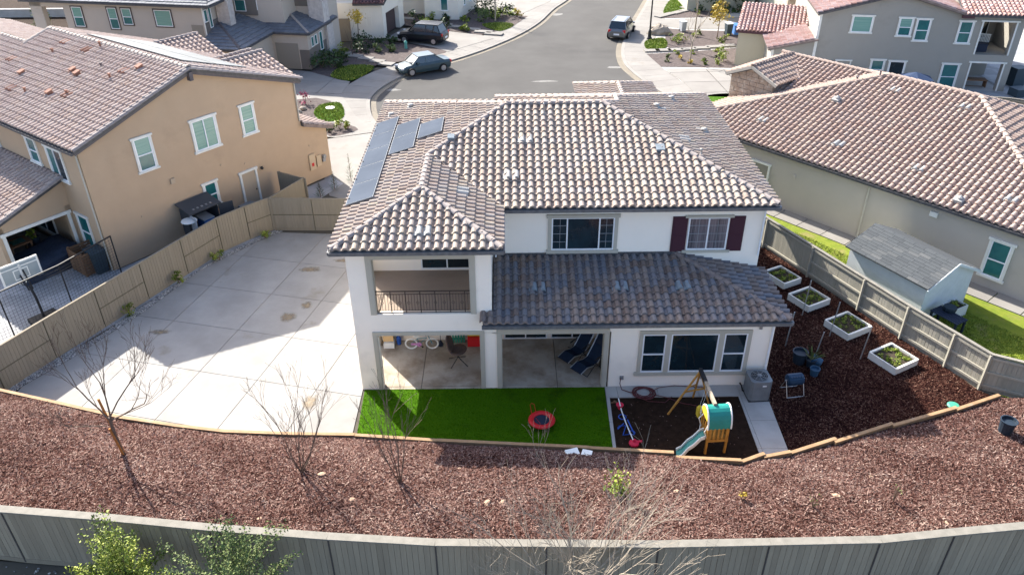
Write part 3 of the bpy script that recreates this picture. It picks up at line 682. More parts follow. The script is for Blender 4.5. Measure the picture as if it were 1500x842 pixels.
# timber edging of the slope: planks on edge, each overlapping its neighbour
tb=thing('timber_edging','long low retaining edge of orange tan boards along the bark slope','retaining edge')
def plank_run(pts, z, wd=0.125, h=1.2):
    for (a,b) in zip(pts,pts[1:]):
        mb=MB(); mb.bar((a[0],a[1],z-h/2),(b[0],b[1],z-h/2),wd,h); mb.build('timber_plank','lumber',tb)
ZL=1.17
plank_run([(-20.2,-0.42),(-18.16,-1.1),(-15.34,-1.97),(-13.03,-2.70)],ZL-.03); plank_run([(-13.03,-2.71),(-11.04,-3.15),(-9.36,-3.45)],ZL-.01); plank_run([(-9.36,-3.46),(-7.07,-3.62),(-5.05,-3.69)],ZL)
plank_run([(-5.05,-3.70),(-2.34,-4.0)],ZL-.012); plank_run([(-2.34,-4.0),(0.2,-4.22),(2.55,-4.42)],ZL)
plank_run([(2.52,-4.36),(5.24,-4.62)],1.10,h=1.1); plank_run([(5.20,-4.74),(7.33,-4.92)],1.02,h=1.0); plank_run([(7.31,-4.92),(8.18,-4.55)],.94,h=.9)
plank_run([(8.13,-4.66),(9.07,-4.44)],.90,h=.9); plank_run([(9.05,-4.42),(10.80,-3.76)],.81,h=.8); plank_run([(10.70,-3.92),(12.98,-3.06)],.80,h=.8); plank_run([(12.93,-3.18),(15.52,-2.30)],.81,h=.8); plank_run([(15.46,-2.40),(17.35,-1.66)],.80,h=.8)
# ------------------------------------------------------------------ fences
def alt0(k,f): return (k%2==1) if f is None else f(k)
def fence(name, label, pts, zf, h, m, post_every=2.4, plank_w=0.145, side=1, midrail=None, planks='objects', cap='fence_cap_pale', group=None, posts_side=True, capw=0.2, top=None, rails=True, flat=False, back=.012):
    """side=+1: posts/rails stand on the left of the walking direction."""
    t=thing(name,label,'fence',(0,0,0),0,group)
    acc=MB(); k=0
    for si,(a,b) in enumerate(zip(pts,pts[1:])):
        L=math.hypot(b[0]-a[0],b[1]-a[1]); d=((b[0]-a[0])/L,(b[1]-a[1])/L); nrm=(-d[1]*side,d[0]*side); n=max(1,round(L/post_every))
        P=lambda s,o: (a[0]+d[0]*s+nrm[0]*o, a[1]+d[1]*s+nrm[1]*o)
        for i in range(n):
            s0=L*i/n; s1=L*(i+1)/n; za=zf(*P(s0,0)); zb=zf(*P(s1,0)); ztop=(lambda s: (top if top is not None else zf(*P(s,0))+h))
            # cap board for this bay
            c=MB(); p0=P(s0+.002,0); p1=P(s1-.002,0)
            c.bar((p0[0],p0[1],ztop(s0)+.02),(p1[0],p1[1],ztop(s1)+.02),capw,.04); c.build('cap_board',cap,t)
            if flat:
                q=MB(); q.tint=0; q0=P(s0,-.02); q.bar((q0[0],q0[1],zf(*q0)),(q0[0],q0[1],ztop(s0)-.03),.035,.035); q.build('bay_gap','fence_tan_dark' if m=='fence_tan' else 'trim_dark',t)  # dark strip stands for the shaded gap between bays
                if alt0(k,midrail):
                    q=MB(); q.tint=0; q0=P(s0+.03,-.02); q1=P(s1-.03,-.02); zz_=ztop(s0)-h*.50; q.bar((q0[0],q0[1],zz_),(q1[0],q1[1],ztop(s1)-h*.50),.03,.03); q.build('rail','fence_tan_dark',t)
            bb=MB(); bb.tint=0; q0=P(s0+.01,back); q1=P(s1-.01,back); bb.bar((q0[0],q0[1],ztop(s0)-h/2),(q1[0],q1[1],ztop(s1)-h/2),.008,h-.14); bb.build('gap_backing',m,t)  # added sheet behind the planks so the gaps stay dark
            # post
            pp=P(s0,.06 if posts_side else -.06); z0=zf(*pp)
            pb=MB(); pb.tint=.3; pb.bar((pp[0],pp[1],z0-.1),(pp[0],pp[1],ztop(s0)-.01),.09); pb.build('post',m,t)
            alt=(k%2==0) if midrail is None else midrail(k)
            if rails:
                for zr in ([.22,h-.12]+([h*.52] if alt else [])):
                    r=MB(); r.tint=.7; q0=P(s0+.05,.035); q1=P(s1-.05,.035); r.bar((q0[0],q0[1],ztop(s0)-h+zr),(q1[0],q1[1],ztop(s1)-h+zr),.05,.09)
                    r.build('rail',m,t)
            # kick board
            kb=MB(); kb.tint=.5; q0=P(s0+.002,-.014); q1=P(s1-.002,-.014); kb.bar((q0[0],q0[1],ztop(s0)-h+.06),(q1[0],q1[1],ztop(s1)-h+.06),.03,.16); kb.build('kick_board',m,t)
            w=plank_w; nn=max(1,round((s1-s0)/w)); w=(s1-s0)/nn
            for j in range(nn):
                u0=s0+w*j+.004; u1=s0+w*(j+1)-.004; o=R_.uniform(-.005,.005); tt=R_.random()
                q0=P(u0,-.006+o); q1=P(u1,-.006+o*.3); mb=acc if planks!='objects' else MB()
                zt0=ztop((u0+u1)/2)-.002
                mb.tint=tt; mb.bar((q0[0],q0[1],(zt0+zt0-h+.1)/2),(q1[0],q1[1],(zt0+zt0-h+.1)/2),.018,h-.1-.0)
                if planks=='objects': mb.build('plank',m,t)
            k+=1
        if si==len(pts)-2:
            pp=P(L,.06); pb=MB(); pb.tint=.3; pb.bar((pp[0],pp[1],zf(*pp)-.1),(pp[0],pp[1],ztop(L)-.01),.09); pb.build('post',m,t)
    if acc.v: acc.build('planks',m,t,kind='stuff')
    return t
# rear fence: top runs level at 3.45, seen from outside
fence('wood_fence','long grey board fence with pale cap along the bottom of the photo',FEN,lambda x,y:1.45,2.0,'fence_grey',post_every=2.45,plank_w=.15,side=1,planks='objects',top=3.43,capw=.22,rails=False,flat=True,midrail=lambda k:False)
def zero(x,y): return 0.0
def rising(x,y): return 0.0 if y>-1.0 else min(1.3,(-1.0-y)*.45)
fence('wood_fence','tan board fence with gravel strip and small shrubs, left of the paved side yard',[(-19.9,-1.4),(-18.9,0.15),(-17.97,2.2),(-16.96,4.35),(-15.95,6.5),(-14.95,8.65),(-13.95,10.75),(-12.95,12.0),(-12.0,12.95)],rising,1.78,'fence_tan',side=1,planks='joined',post_every=2.4,cap='fence_tan',capw=.09,rails=False,posts_side=True,flat=True)
fence('wood_fence','short tan fence closing the back of the paved side yard',[(-12.0,12.95),(-5.5,12.75)],zero,1.75,'fence_tan',side=1,planks='joined',cap='fence_tan',capw=.07,midrail=lambda k:True,rails=False,flat=True)
fence('wood_fence','short tan fence return beside the open dark gate of the tan house',[(-12.0,12.95),(-10.75,15.5)],zero,1.75,'fence_tan',side=-1,planks='joined',cap='fence_tan',capw=.07,rails=False,flat=True,midrail=lambda k:False)
gt=thing('garden_gate','open dark gate leaning against the tan house wall','gate',(-10.75,15.5,0),math.radians(150))
g_=MB(); g_.box(0,1.9,-.03,.03,.1,1.72); g_.build('gate_panel','fence_grey',gt)
g_=MB(); g_.box(.05,.14,-.07,-.03,.1,1.72).box(1.76,1.85,-.07,-.03,.1,1.72).box(.14,1.76,-.065,-.03,.3,.4).box(.14,1.76,-.065,-.03,1.4,1.5); g_.build('gate_frame','metal_dark',gt)
fence('wood_fence','grey green board fence with middle rails beside the white planter boxes',[(11.3,13.2),(12.61,10.55),(13.85,7.75),(15.08,4.95),(16.0,2.85),(16.92,0.98),(17.55,-0.35),(18.9,-1.55),(21.5,-3.1),(21.5,-8.7)],rising,1.56,'fence_wood',side=-1,planks='joined',post_every=2.1,capw=.14,midrail=lambda k: k not in (0,1,8),back=-.022)
# ------------------------------------------------------------------ MAIN HOUSE
H=thing('two_storey_house','white stucco house in the middle with beige tile roof, balcony and covered patio','house',(0,0,0))
W1='stucco_white'
wl=MB()
wl.box(-5.45,9.59,3.10,13.5,0,6.12)                       # rear body
wl.box(-0.60,9.592,2.90,3.10,3.2,6.118)                   # upper back wall, proud of the body
wl.box(3.72,9.59,0,3.10,0,3.22)                           # ground floor room
wl.build('house_body',W1,H)
ww=MB()
ww.box(-5.45,-4.66,0,0.30,0,6.10)                         # left corner pier
ww.box(-0.97,-0.25,0,0.45,0,2.55)                         # middle pier below
ww.box(-1.25,-0.55,0,3.10,3.37,6.10)                      # pier and side wall of balcony
ww.box(-4.66,-1.25,0,0.28,5.66,6.10)                      # header over balcony
ww.box(-4.66,-0.55,0,0.28,2.54,3.37)                      # spandrel
ww.box(-0.55,3.72,0,0.28,2.52,3.22)
ww.box(-1.25,-0.55,0.28,3.10,2.7,3.37)
ww.box(-5.45,-5.15,2.68,3.10,0,6.10)                      # rear jamb of side opening
ww.box(-5.45,-5.15,0.30,2.68,2.65,3.37); ww.box(-5.45,-5.15,0.30,2.68,5.66,6.10)
ww.build('porch_wall',W1,H)
c_=MB(); c_.box(-5.15,3.70,0.28,3.10,2.62,2.74); c_.box(-5.15,-1.25,0.28,3.1,5.9,6.0); c_.build('porch_ceiling','soffit',H)
c_=MB(); c_.box(-5.15,-1.25,0.05,3.098,2.76,3.33); c_.build('balcony_floor','balcony_floor',H)
tr=MB(); e=-0.045
def band(x0,x1,z0,z1,wd,bottom=False,jamb=0):
    tr.box(x0-wd,x0,e,-.001,z0,z1+wd); tr.box(x1,x1+wd,e,-.001,z0,z1+wd); tr.box(x0,x1,e,-.001,z1,z1+wd)
    tr.box(x0-.02,x0+.03,-.03,.30,z0,z1+.0); tr.box(x1-.03,x1+.02,-.03,.30,z0,z1); tr.box(x0+.03,x1-.03,-.03,.30,z1-.03,z1+.02)
band(-4.62,-1.27,3.38,5.64,.18); band(-4.70,-0.98,0.02,2.50,.14); band(-0.24,3.50,0.02,2.50,.16)
tr.build('opening_trim','trim_greige',H)
# back wall of porch and balcony: sliding doors
window(H,(-3.3,3.10,3.40),0,2.0,2.1,'slider',glass='glass_dark',trim='none')
window(H,(-0.15,3.10,0.05),0,1.75,2.1,'slider',glass='glass_dark',trim='none',name='sliding_door'); window(H,(1.75,3.10,0.05),0,1.75,2.1,'slider',glass='glass_dark',trim='none',name='sliding_door')
# windows at the back (local wall y = 2.90 and y = 0)
g1=[(.05,.58,2,4),(1.80,2.28,2,4)]
window(H,(1.67,2.90,4.29),0,2.34,1.36,'triple',split=(.58,1.78),glass='glass_dark',trim='full',trim_mat='trim_greige',grid=g1,tw=.13)
w2=window(H,(6.76,2.90,4.24),0,1.50,1.36,'slider',glass='glass_curtain',trim='sill',trim_mat='trim_greige',grid=[(.05,.75,2,4),(.75,1.45,2,4)],tw=.10)
for x0 in (6.16,8.29):
    s=MB(); s.box(x0,x0+.56,2.85,2.898,4.18,5.64); sh_=s.build('shutter','shutter',H)
    s=MB(); s.box(x0+.07,x0+.49,2.838,2.85,4.26,4.86); s.box(x0+.07,x0+.49,2.838,2.85,4.96,5.56); s.build('shutter_panel','shutter',sh_)
window(H,(4.88,0,0.70),0,.84,1.71,'hung',trim='none'); window(H,(5.90,0,0.70),0,1.73,1.71,'one',trim='none'); window(H,(7.82,0,0.70),0,.84,1.71,'hung',trim='none')
t=MB()
for (a,b) in ((4.75,4.88),(5.72,5.90),(7.63,7.82),(8.66,8.80)): t.box(a,b,-.055,-.001,.70,2.41)
t.box(4.75,8.80,-.058,-.001,2.411,2.56); t.box(4.66,8.90,-.09,-.001,.56,.699); t.build('window_trim','trim_greige',H)
# railings
def railing(parent, f, L, z0, h, n, m):
    r=MB(); wbox(r,f,0,L,-.02,.02,z0+h-.03,z0+h); wbox(r,f,0,L,-.012,.012,z0+h-.14,z0+h-.12); wbox(r,f,0,L,-.012,.012,z0+.10,z0+.12); wbox(r,f,0,L,-.012,.012,z0+.02,z0+.04)
    for i in range(0,n+1,5):
        u=L*i/n; wbox(r,f,max(0,u-.015),min(L,u+.015),-.015,.015,z0-.03,z0+h)
    ro=r.build('railing',m,parent)
    for i in range(1,n):
        b=MB(); u=L*i/n; wbox(b,f,u-.007,u+.007,-.007,.007,z0+.12,z0+h-.14)
        if i%3==2:
            p=f(u,0,z0+h*.47); b.torus(p,.05,.007,10,4,axis='Y' if abs(f(1,0,0)[0]-f(0,0,0)[0])>.5 else 'X')
        b.build('baluster',m,ro)
railing(H,wmap((-4.60,0.10,3.36),0),3.32,0.0,.92,32,'iron_brown')
railing(H,wmap((-5.30,2.66,3.36),-math.pi/2),2.34,0.0,.92,18,'iron_brown')
# roofs
RF=Roof(H,'tile_main','ridge_main',limit=300)
S=.32; Z=6.25
RF.slope([(-.17,2.48),(9.83,2.48),(4.70,7.61),(4.02,8.29),(.03,8.29),(-2.975,5.285)],(-.17,2.48),(0,1),Z,S)
RF.slope([(-5.78,-.5),(-.17,-.5),(-2.975,2.305)],(-5.78,-.5),(0,1),Z,S)
RF.slope([(-.17,-.5),(-.17,2.48),(-2.975,5.285),(-2.975,2.305)],(-.17,-.5),(-1,0),Z,S)
RF.slope([(-5.78,-.5),(-2.975,2.305),(-2.975,5.285),(-5.78,5.285)],(-5.78,-.5),(1,0),Z,S)
RF.slope([(-5.78,5.285),(-2.975,5.285),(.03,8.29),(-5.78,14.1)],(-5.78,-.5),(1,0),Z,S)
RF.slope([(9.83,2.48),(9.83,14.8),(4.70,9.66),(4.70,7.61)],(9.83,2.48),(-1,0),Z,S)
RF.slope([(4.70,7.61),(4.70,8.97),(4.02,8.29)],(9.83,2.48),(-1,0),Z,S)
RF.slope([(.03,8.29),(4.02,8.29),(4.70,8.96),(-.44,14.1),(-5.78,14.1)],(-5.78,14.1),(0,-1),Z,S)
RF.slope([(4.70,8.96),(4.70,9.66),(-.44,14.8),(-.44,14.1)],(-.44,14.1),(1,0),Z,S)
RF.slope([(4.70,9.66),(9.83,14.8),(-.44,14.8)],(9.83,14.8),(0,-1),Z,S)
zz=lambda d: Z+S*d
RF.cap((-5.78,-.5,Z),(-2.975,2.305,zz(2.805))); RF.cap((-.17,-.5,Z),(-2.975,2.305,zz(2.805))); RF.cap((-2.975,2.305,zz(2.805)),(-2.975,5.285,zz(2.805)))
RF.cap((-2.975,5.285,zz(2.805)),(.03,8.29,zz(5.81))); RF.cap((.03,8.29,zz(5.81)),(4.02,8.29,zz(5.81))); RF.cap((9.83,2.48,Z),(4.02,8.29,zz(5.81)))
RF.cap((-5.78,14.1,Z),(.03,8.29,zz(5.81)),mat='ridge_left'); RF.cap((4.70,8.97,zz(5.13)),(4.02,8.29,zz(5.81))); RF.cap((4.70,9.66,zz(5.13)),(4.70,8.97,zz(5.13)),mat='ridge_left')
RF.cap((9.83,14.8,Z),(4.70,9.66,zz(5.13))); RF.cap((-.44,14.8,Z),(4.70,9.66,zz(5.13)),mat='ridge_left')
gutter(H,[(-5.84,14.1),(-5.84,-.57),(-.11,-.57),(-.11,2.42),(9.89,2.42),(9.89,14.8)],Z-.10)
dk=MB(); dk.box(-5.74,-.21,-.46,2.4,6.10,6.16); dk.box(-.21,9.79,2.52,3.2,6.10,6.16); dk.box(9.55,9.79,3.2,14.7,6.10,6.16); dk.box(-5.74,-5.4,2.4,14,6.10,6.16); dk.build('soffit','soffit',H)
# front-of-house wings glimpsed past the ridge
ob=MB(); ob.box(4.1,7.6,13.5,18.7,0,5.4); ob.box(-4.6,-1.0,13.5,16.2,0,5.5); ob.build('front_wing',W1,H)
RF.slope([(3.75,14.2),(3.75,19.05),(5.85,16.95),(5.85,14.2)],(3.75,14.2),(1,0),5.53,.32)
RF.slope([(7.95,14.2),(7.95,19.05),(5.85,16.95),(5.85,14.2)],(7.95,19.05),(-1,0),5.53,.32)
RF.slope([(3.75,19.05),(7.95,19.05),(5.85,16.95)],(7.95,19.05),(0,-1),5.53,.32)
RF.cap((5.85,14.2,6.20),(5.85,16.95,6.20),mat='ridge_left'); RF.cap((3.75,19.05,5.53),(5.85,16.95,6.20),mat='ridge_left'); RF.cap((7.95,19.05,5.53),(5.85,16.95,6.20))
RF.finish()
# lower roof (a roof part group of its own so both roofs keep separate tile sets)
RL=Roof(H,'tile_low_shade','ridge_low',limit=300)
ZLo=3.30; SL=.21
RL.slope([(-.5,-.55),(9.85,-.55),(6.4,2.9),(-.5,2.9)],(-.5,-.55),(0,1),ZLo,SL)
RL.slope([(-.87,-.55),(-.5,-.55),(-.5,-.02),(-.87,-.02)],(-.5-.6,-.55),(0,1),ZLo,SL)
RL.slope([(9.85,-.55),(9.85,2.9),(6.4,2.9)],(9.85,-.55),(-1,0),ZLo,SL)
RL.cap((9.85,-.55,ZLo),(6.4,2.9,ZLo+SL*3.45)); RL.cap((-.86,-.5,ZLo-.02),(-.86,-.02,ZLo+.08))
RL.finish()
gutter(H,[(-.90,-.62),(9.91,-.62),(9.91,2.9)],ZLo-.10)
fl=MB(); fl.box(-.5,6.4,2.84,2.90,ZLo+SL*3.35,ZLo+SL*3.45+.14); fl.build('flashing','fascia',H)
s_=MB(); s_.box(-.85,9.8,-.5,-.002,3.13,3.18); s_.box(9.592,9.8,0,2.9,3.13,3.18); s_.build('soffit','soffit',H)
for x,y,z0,z1 in ((9.52,2.82,4.0,6.1),(9.50,-.06,0,3.15),(-.42,2.8,4.05,6.1)):
    d=MB(); d.tube([(x,y,z0),(x,y,z1)],.035,n=6); d.build('downspout','vinyl_white',H)
# solar panels
up=Vector((1,0,S)).normalized(); nr=Vector((-S,0,1)).normalized()
def solar(x0,y0,wd,L):
    base=Vector((x0,y0,Z+S*(x0+5.78)))+nr*.16
    mb=MB(); f=lambda a,b,c: tuple(base+up*a+Vector((0,1,0))*b+nr*c)
    mb.hexa([f(0,0,0),f(wd,0,0),f(wd,L,0),f(0,L,0),f(0,0,.035),f(wd,0,.035),f(wd,L,.035),f(0,L,.035)])
    o=mb.build('solar_panel','solar_frame',H)
    q=MB(); q.hexa([f(.018,.018,.03),f(wd-.018,.018,.03),f(wd-.018,L-.018,.03),f(.018,L-.018,.03),f(.018,.018,.039),f(wd-.018,.018,.039),f(wd-.018,L-.018,.039),f(.018,L-.018,.039)])
    q.build('cell_sheet','solar_cell',o)
for k in range(5): solar(-5.70,2.45+1.66*k,1.06,1.64)
for k in range(2): solar(-4.61,6.25+1.66*k,1.06,1.64)
solar(-3.52,7.05,1.06,1.64)
q=MB()
for y in (2.9,4.6,6.3,8,9.7,10.4): q.bar((-5.74,y,Z+.10),(-5.70,y,Z+.26),.05)
q.build('panel_bracket','metal_dark',H)
# vents
def on(x,y,which):
    return {'f':Z+S*(y-2.48),'w':Z+S*(y+.5),'r':Z+S*(9.83-x),'l':Z+S*(x+5.78),'v':Z+S*(-.17-x),'low':ZLo+SL*(y+.55)}[which]
def tilevent(x,y,which,b,m,s=S,parent=H,zbase=None):
    vs,fs=tile_faces(.3,.40,FINE); bb=Vector((b[0],b[1],0)); a=Vector((b[1],-b[0],0)); upv=(bb+Vector((0,0,s))).normalized(); n=a.cross(upv)
    e0=Vector((x,y,(on(x,y,which) if zbase is None else zbase)))+n*.03
    mb=MB(); mb.add([tuple(e0+a*p[0]+upv*p[1]+n*p[2]) for p in vs],fs); mb.build('vent_tile',m,parent)
for x,y in ((.45,5.9),(.76,5.9),(-.12,3.9),(.19,3.9)): tilevent(x,y,'f',(0,1),'vent_pale')
for x,y in ((-3.1,.05),(-2.8,.05)): tilevent(x,y,'w',(0,1),'vent_pale')
for y in (2.5,2.8): tilevent(-1.4,y,'v',(-1,0),'vent_pale')
for x in (.78,1.09,3.78,4.08,6.05,6.36): tilevent(x,.95,'low',(0,1),'vent_blue',s=SL)
for x,y in ((7.3,6.3),(7.3,6.6),(8.4,8.3),(6.9,9.6)): tilevent(x,y,'r',(-1,0),'vent_pale')
def stack(x,y,which,h=.35,r=.05,m='vent_pale'):
    z=on(x,y,which); v=MB(); v.lathe((x,y,z),[(r*1.8,.0),(r*1.7,.12),(r,.14),(r,h),(r*1.5,h),(r*1.5,h+.05),(.01,h+.07)],10); v.build('roof_vent',m,H,smooth=True)
for x,y,wh in ((7.6,11.9,'r'),(6.54,9.86,'r'),(8.36,8.41,'r'),(-4.33,11.87,'l'),(-5.2,11.5,'l')): stack(x,y,wh,.18,.09)
stack(4.1,6.3,'f',.1,.03); stack(1.55,7.5,'f',.5,.025,'metal_grey'); stack(7.5,5.2,'r',.3,.04)
b_=MB(); b_.obox((-2.13,6.1,on(0,6.1,'f')+.14),(.26,.26,.18),0,rx=.3); b_.build('roof_vent','vent_blue',H)
b_=MB(); b_.obox((5.95,5.45,on(0,5.45,'f')+.10),(.34,.36,.12),0,rx=.3); b_.build('roof_vent','vent_blue',H)
# small wall fittings
for x,z in ((7.15,.36),(4.15,.36)):
    f_=MB(); f_.box(x,x+.14,-.05,-.001,z,z+.16); f_.build('hose_bib','metal_grey',H)
f_=MB(); f_.lathe((7.54,-.07,2.80),[(.05,-.05),(.06,0),(.03,.04)],10); f_.build('security_camera','metal_dark',H); 
f_=MB(); f_.box(9.02,9.12,-.05,-.001,2.58,2.72); f_.build('wall_lamp','metal_grey',H)
# ------------------------------------------------------------------ LEFT NEIGHBOUR (local x = along its gable wall, y = along its rear wall)
RAD=math.radians
LNH=thing('two_storey_house','tan stucco gable house at left with pinkish tile roof and terracotta vents','house',(-18.53,9.0,0),RAD(53))
b=MB(); b.add([(0,0,0),(11.98,0,0),(11.98,0,6.0),(5.9,0,8.05),(0,0,6.0),(0,12.2,0),(11.98,12.2,0),(11.98,12.2,6.0),(5.9,12.2,8.05),(0,12.2,6.0)],
    [(0,1,2,3,4),(9,8,7,6,5),(0,5,6,1),(1,6,7,2),(4,9,5,0)]); b.build('house_body','stucco_tan',LNH)
b=MB(); b.add([(0,12.2,0),(9.2,12.2,0),(9.2,12.2,6.0),(4.6,12.2,7.6),(0,12.2,6.0),(0,26,0),(9.2,26,0),(9.2,26,6.0),(4.6,26,7.6),(0,26,6.0)],[(0,1,2,3,4),(9,8,7,6,5),(0,5,6,1),(1,6,7,2),(4,9,5,0)]); b.build('house_body','stucco_tan',LNH)
b=MB(); b.prism([(11.98,0),(13.7,0),(13.7,6),(11.98,6)],0,[3.55,2.93,2.93,3.55]); b.build('house_body','stucco_tan',LNH)
RN_=Roof(LNH,'tile_left','ridge_left',limit=300,w=.3,ex=.36)
s1=(8.22-6.15)/6.15
RN_.slope([(-.30,-.38),(5.85,-.38),(5.85,12.33),(-.30,12.33)],(-.30,-.38),(1,0),6.15,s1)
RN_.slope([(-.30,12.33),(4.5,12.33),(4.5,26),(-.30,26)],(-.30,-.38),(1,0),6.15,s1)
RN_.slope([(9.3,12.4),(9.3,26),(4.5,26),(4.5,12.4)],(9.3,26),(-1,0),6.15,s1)
RN_.slope([(12.15,-.38),(12.15,12.4),(5.85,12.4),(5.85,-.38)],(12.15,-.38),(-1,0),6.15,s1)
RN_.cap((5.85,-.38,8.22),(5.85,12.33,8.24),r=.14); RN_.cap((5.85,12.33,8.24),(4.3,12.34,7.73),r=.12); RN_.cap((4.5,12.4,7.78),(4.5,26,7.78),r=.14)
# rake tiles
RN_.cap((-.34,-.42,6.13),(5.85,-.42,8.18),mat='ridge_main',r=.11); RN_.cap((12.2,-.42,6.13),(5.85,-.42,8.18),mat='ridge_main',r=.11)
# street side gables
for (v0,zz0,xx) in ((3.2,6.95,12.6),(4.6,6.72,12.9),(9.3,7.0,12.7)):
    hw=(zz0-6.1)/.36
    RN_.slope([(8.8,v0),(xx,v0),(xx,v0-hw),(11.2,v0-hw)],(xx,v0-hw),(0,1),6.1,.36)
    RN_.slope([(8.8,v0),(xx,v0),(xx,v0+hw),(11.2,v0+hw)],(xx,v0+hw),(0,-1),6.1,.36)
    RN_.cap((9.2,v0,zz0+.02),(xx,v0,zz0+.02),mat='ridge_main',r=.13)
    g=MB(); g.prism([(11.9,v0-hw+.2),(xx-.2,v0-hw+.2),(xx-.2,v0+hw-.2),(11.9,v0+hw-.2)],0,6.05); g.build('front_bay','stucco_tan',LNH)
# low roof beyond the gable wall
RN_.slope([(14.0,-.25),(14.0,6.2),(11.99,6.2),(11.99,-.25)],(14.0,-.25),(-1,0),2.95,.36)
RN_.finish()
b=MB(); b.prism([(11.98,-.27),(14.02,-.27),(14.02,-.17),(11.98,-.17)],[3.5,2.78,2.78,3.5],[3.68,2.98,2.98,3.68]); b.build('rake_board','ridge_low',LNH)
b=MB(); b.bar((-.28,-.33,6.0),(5.85,-.33,8.05),.05,.2); b.bar((12.1,-.33,6.0),(5.85,-.33,8.05),.05,.2); b.obox((5.85,-.34,7.85),(.18,.25,.4)); b.build('rake_board','ridge_dark',LNH)
gutter(LNH,[(-.37,-.38),(-.37,26)],6.02,'fascia')
b=MB(); b.tube([(-.06,.07,0),(-.06,.07,5.9),(-.3,.0,6.0)],.04,n=6); b.build('downspout','trim_greige',LNH)
b=MB(); b.tube([(11.9,-.06,3.8),(11.9,-.06,5.9)],.04,n=6); b.build('downspout','trim_greige',LNH)
# solar sheet on the street side slope
sp=MB(); nn=Vector((s1,0,1)).normalized(); 
for k in range(5):
    for j in range(2):
        a0,a1=6.3+1.75*j,6.3+1.75*j+1.68; v0,v1=.75+1.72*k,.75+1.72*k+1.68
        zf=lambda x: 6.15+s1*(12.15-x)+.17
        sp=MB(); sp.hexa([(a0,v0,zf(a0)),(a1,v0,zf(a1)),(a1,v1,zf(a1)),(a0,v1,zf(a0)),(a0,v0,zf(a0)+.04),(a1,v0,zf(a1)+.04),(a1,v1,zf(a1)+.04),(a0,v1,zf(a0)+.04)]); sp.build('solar_panel','solar_cell_reflect',LNH)
# windows on the gable wall
window(LNH,(2.52,0,4.12),0,.80,1.55,'hung',glass='glass_teal',glass2='glass_blind',tw=.09)
window(LNH,(5.55,0,4.12),0,1.25,1.50,'slider',glass='glass_blind',tw=.11)
window(LNH,(8.36,0,4.10),0,.74,1.50,'hung',glass='glass_blind',glass2='glass_blind',tw=.09)
window(LNH,(5.45,0,1.15),0,.66,1.20,'hung',glass='glass_teal',glass2='glass_teal',tw=.10)
f=wmap((7.66,0,.05),0); d=MB(); wbox(d,f,0,.86,0,.02,0,2.1); dd=d.build('door','door_greige',LNH); d=MB(); wbox(d,f,-.11,-.001,0,.08,0,2.1); wbox(d,f,.861,.97,0,.08,0,2.1); wbox(d,f,-.16,1.02,0,.10,2.101,2.22); d.build('door_trim','trim_white',dd)
d=MB(); d.lathe(f(.76,.05,1.0),[(.03,-.03),(.04,0),(.02,.03)],8); d.build('handle','metal_dark',dd)
b=MB(); b.lathe((8.95,-.10,2.1),[(.05,-.1),(.09,-.02),(.03,.08)],8); b.build('wall_lamp','metal_dark',LNH)
b=MB(); b.box(3.78,4.0,-.10,-.001,3.04,3.30); b.build('wall_vent','door_greige',LNH)
b=MB(); b.box(12.14,12.55,-.10,-.001,.78,1.72); b.build('electric_panel','panel_beige',LNH); b=MB(); b.box(12.26,12.42,-.11,-.101,1.0,1.2); b.build('sticker','sticker_red',LNH)
b=MB(); b.box(12.66,12.98,-.09,-.001,.85,1.5); b.build('electric_panel','panel_beige',LNH)
b=MB(); b.lathe((13.2,-.12,1.32),[(.03,-.07),(.11,-.07),(.13,.0),(.10,.06),(.02,.08)],12,axis='Y'); b.box(13.1,13.3,-.1,-.001,1.0,1.2); b.build('meter','metal_grey',LNH)
for x,z in ((1.95,2.0),(6.6,3.0),(8.0,2.6),(12.3,2.2)): 
    b=MB(); b.box(x,x+.07,-.03,-.001,z,z+.07); b.build('wall_vent','door_greige',LNH)
# rear wall windows (plane x=0, facing -x); the wall direction runs from high y to low y
window(LNH,(0,4.78,4.42),-math.pi/2,.80,1.18,'hung',glass='glass_teal',tw=.09)
window(LNH,(0,2.92,4.10),-math.pi/2,1.26,1.45,'slider',glass='glass_teal',glass2='glass_dark',tw=.10)
window(LNH,(0,2.02,.80),-math.pi/2,.88,1.6,'hung',glass='glass_teal',tw=.10)
window(LNH,(0,8.9,4.42),-math.pi/2,.80,1.18,'hung',glass='glass_teal',tw=.09)
# covered porch wing sticking out of the rear wall: gable end faces the camera side (-y)
pw=MB(); v0=2.50
pw.box(-3.35,-3.05,v0,v0+.25,0,2.75); pw.box(-.26,-.002,v0,v0+.25,0,2.75); pw.prism([(-3.35,v0),(-.002,v0),(-.002,v0+.25),(-3.35,v0+.25)],[2.35,2.35,2.35,2.35],[2.86,3.98,3.98,2.86])
pw.box(-3.35,-3.05,v0+.25,v0+7.5,0,.0001+2.8); pw.box(-3.05,-.002,v0+5.2,v0+5.4,0,2.8)
pw.build('porch_wall','stucco_tan',LNH)
pt=MB(); f=wmap((-3.05,v0,0),0); wbox(pt,f,-.14,0,0,.06,0,2.35); wbox(pt,f,2.79,2.93,0,.06,0,2.35); wbox(pt,f,-.2,3.0,0,.07,2.351,2.5); pt.build('opening_trim','trim_white',LNH)
window(LNH,(-2.6,v0+5.2,.4),0,2.1,1.75,'slider',glass='glass_teal',glass2='glass_dark',tw=.1)
window(LNH,(-.004,v0+4.4,.3),-math.pi/2,1.9,2.0,'slider',glass='glass_teal',glass2='glass_dark',tw=.1)
RP=Roof(LNH,'tile_left','ridge_dark',limit=0,w=.3,ex=.36)
RP.slope([(-3.72,2.28),(-3.72,16),(-.02,16),(-.02,2.28)],(-3.72,2.28),(1,0),2.92,.34)
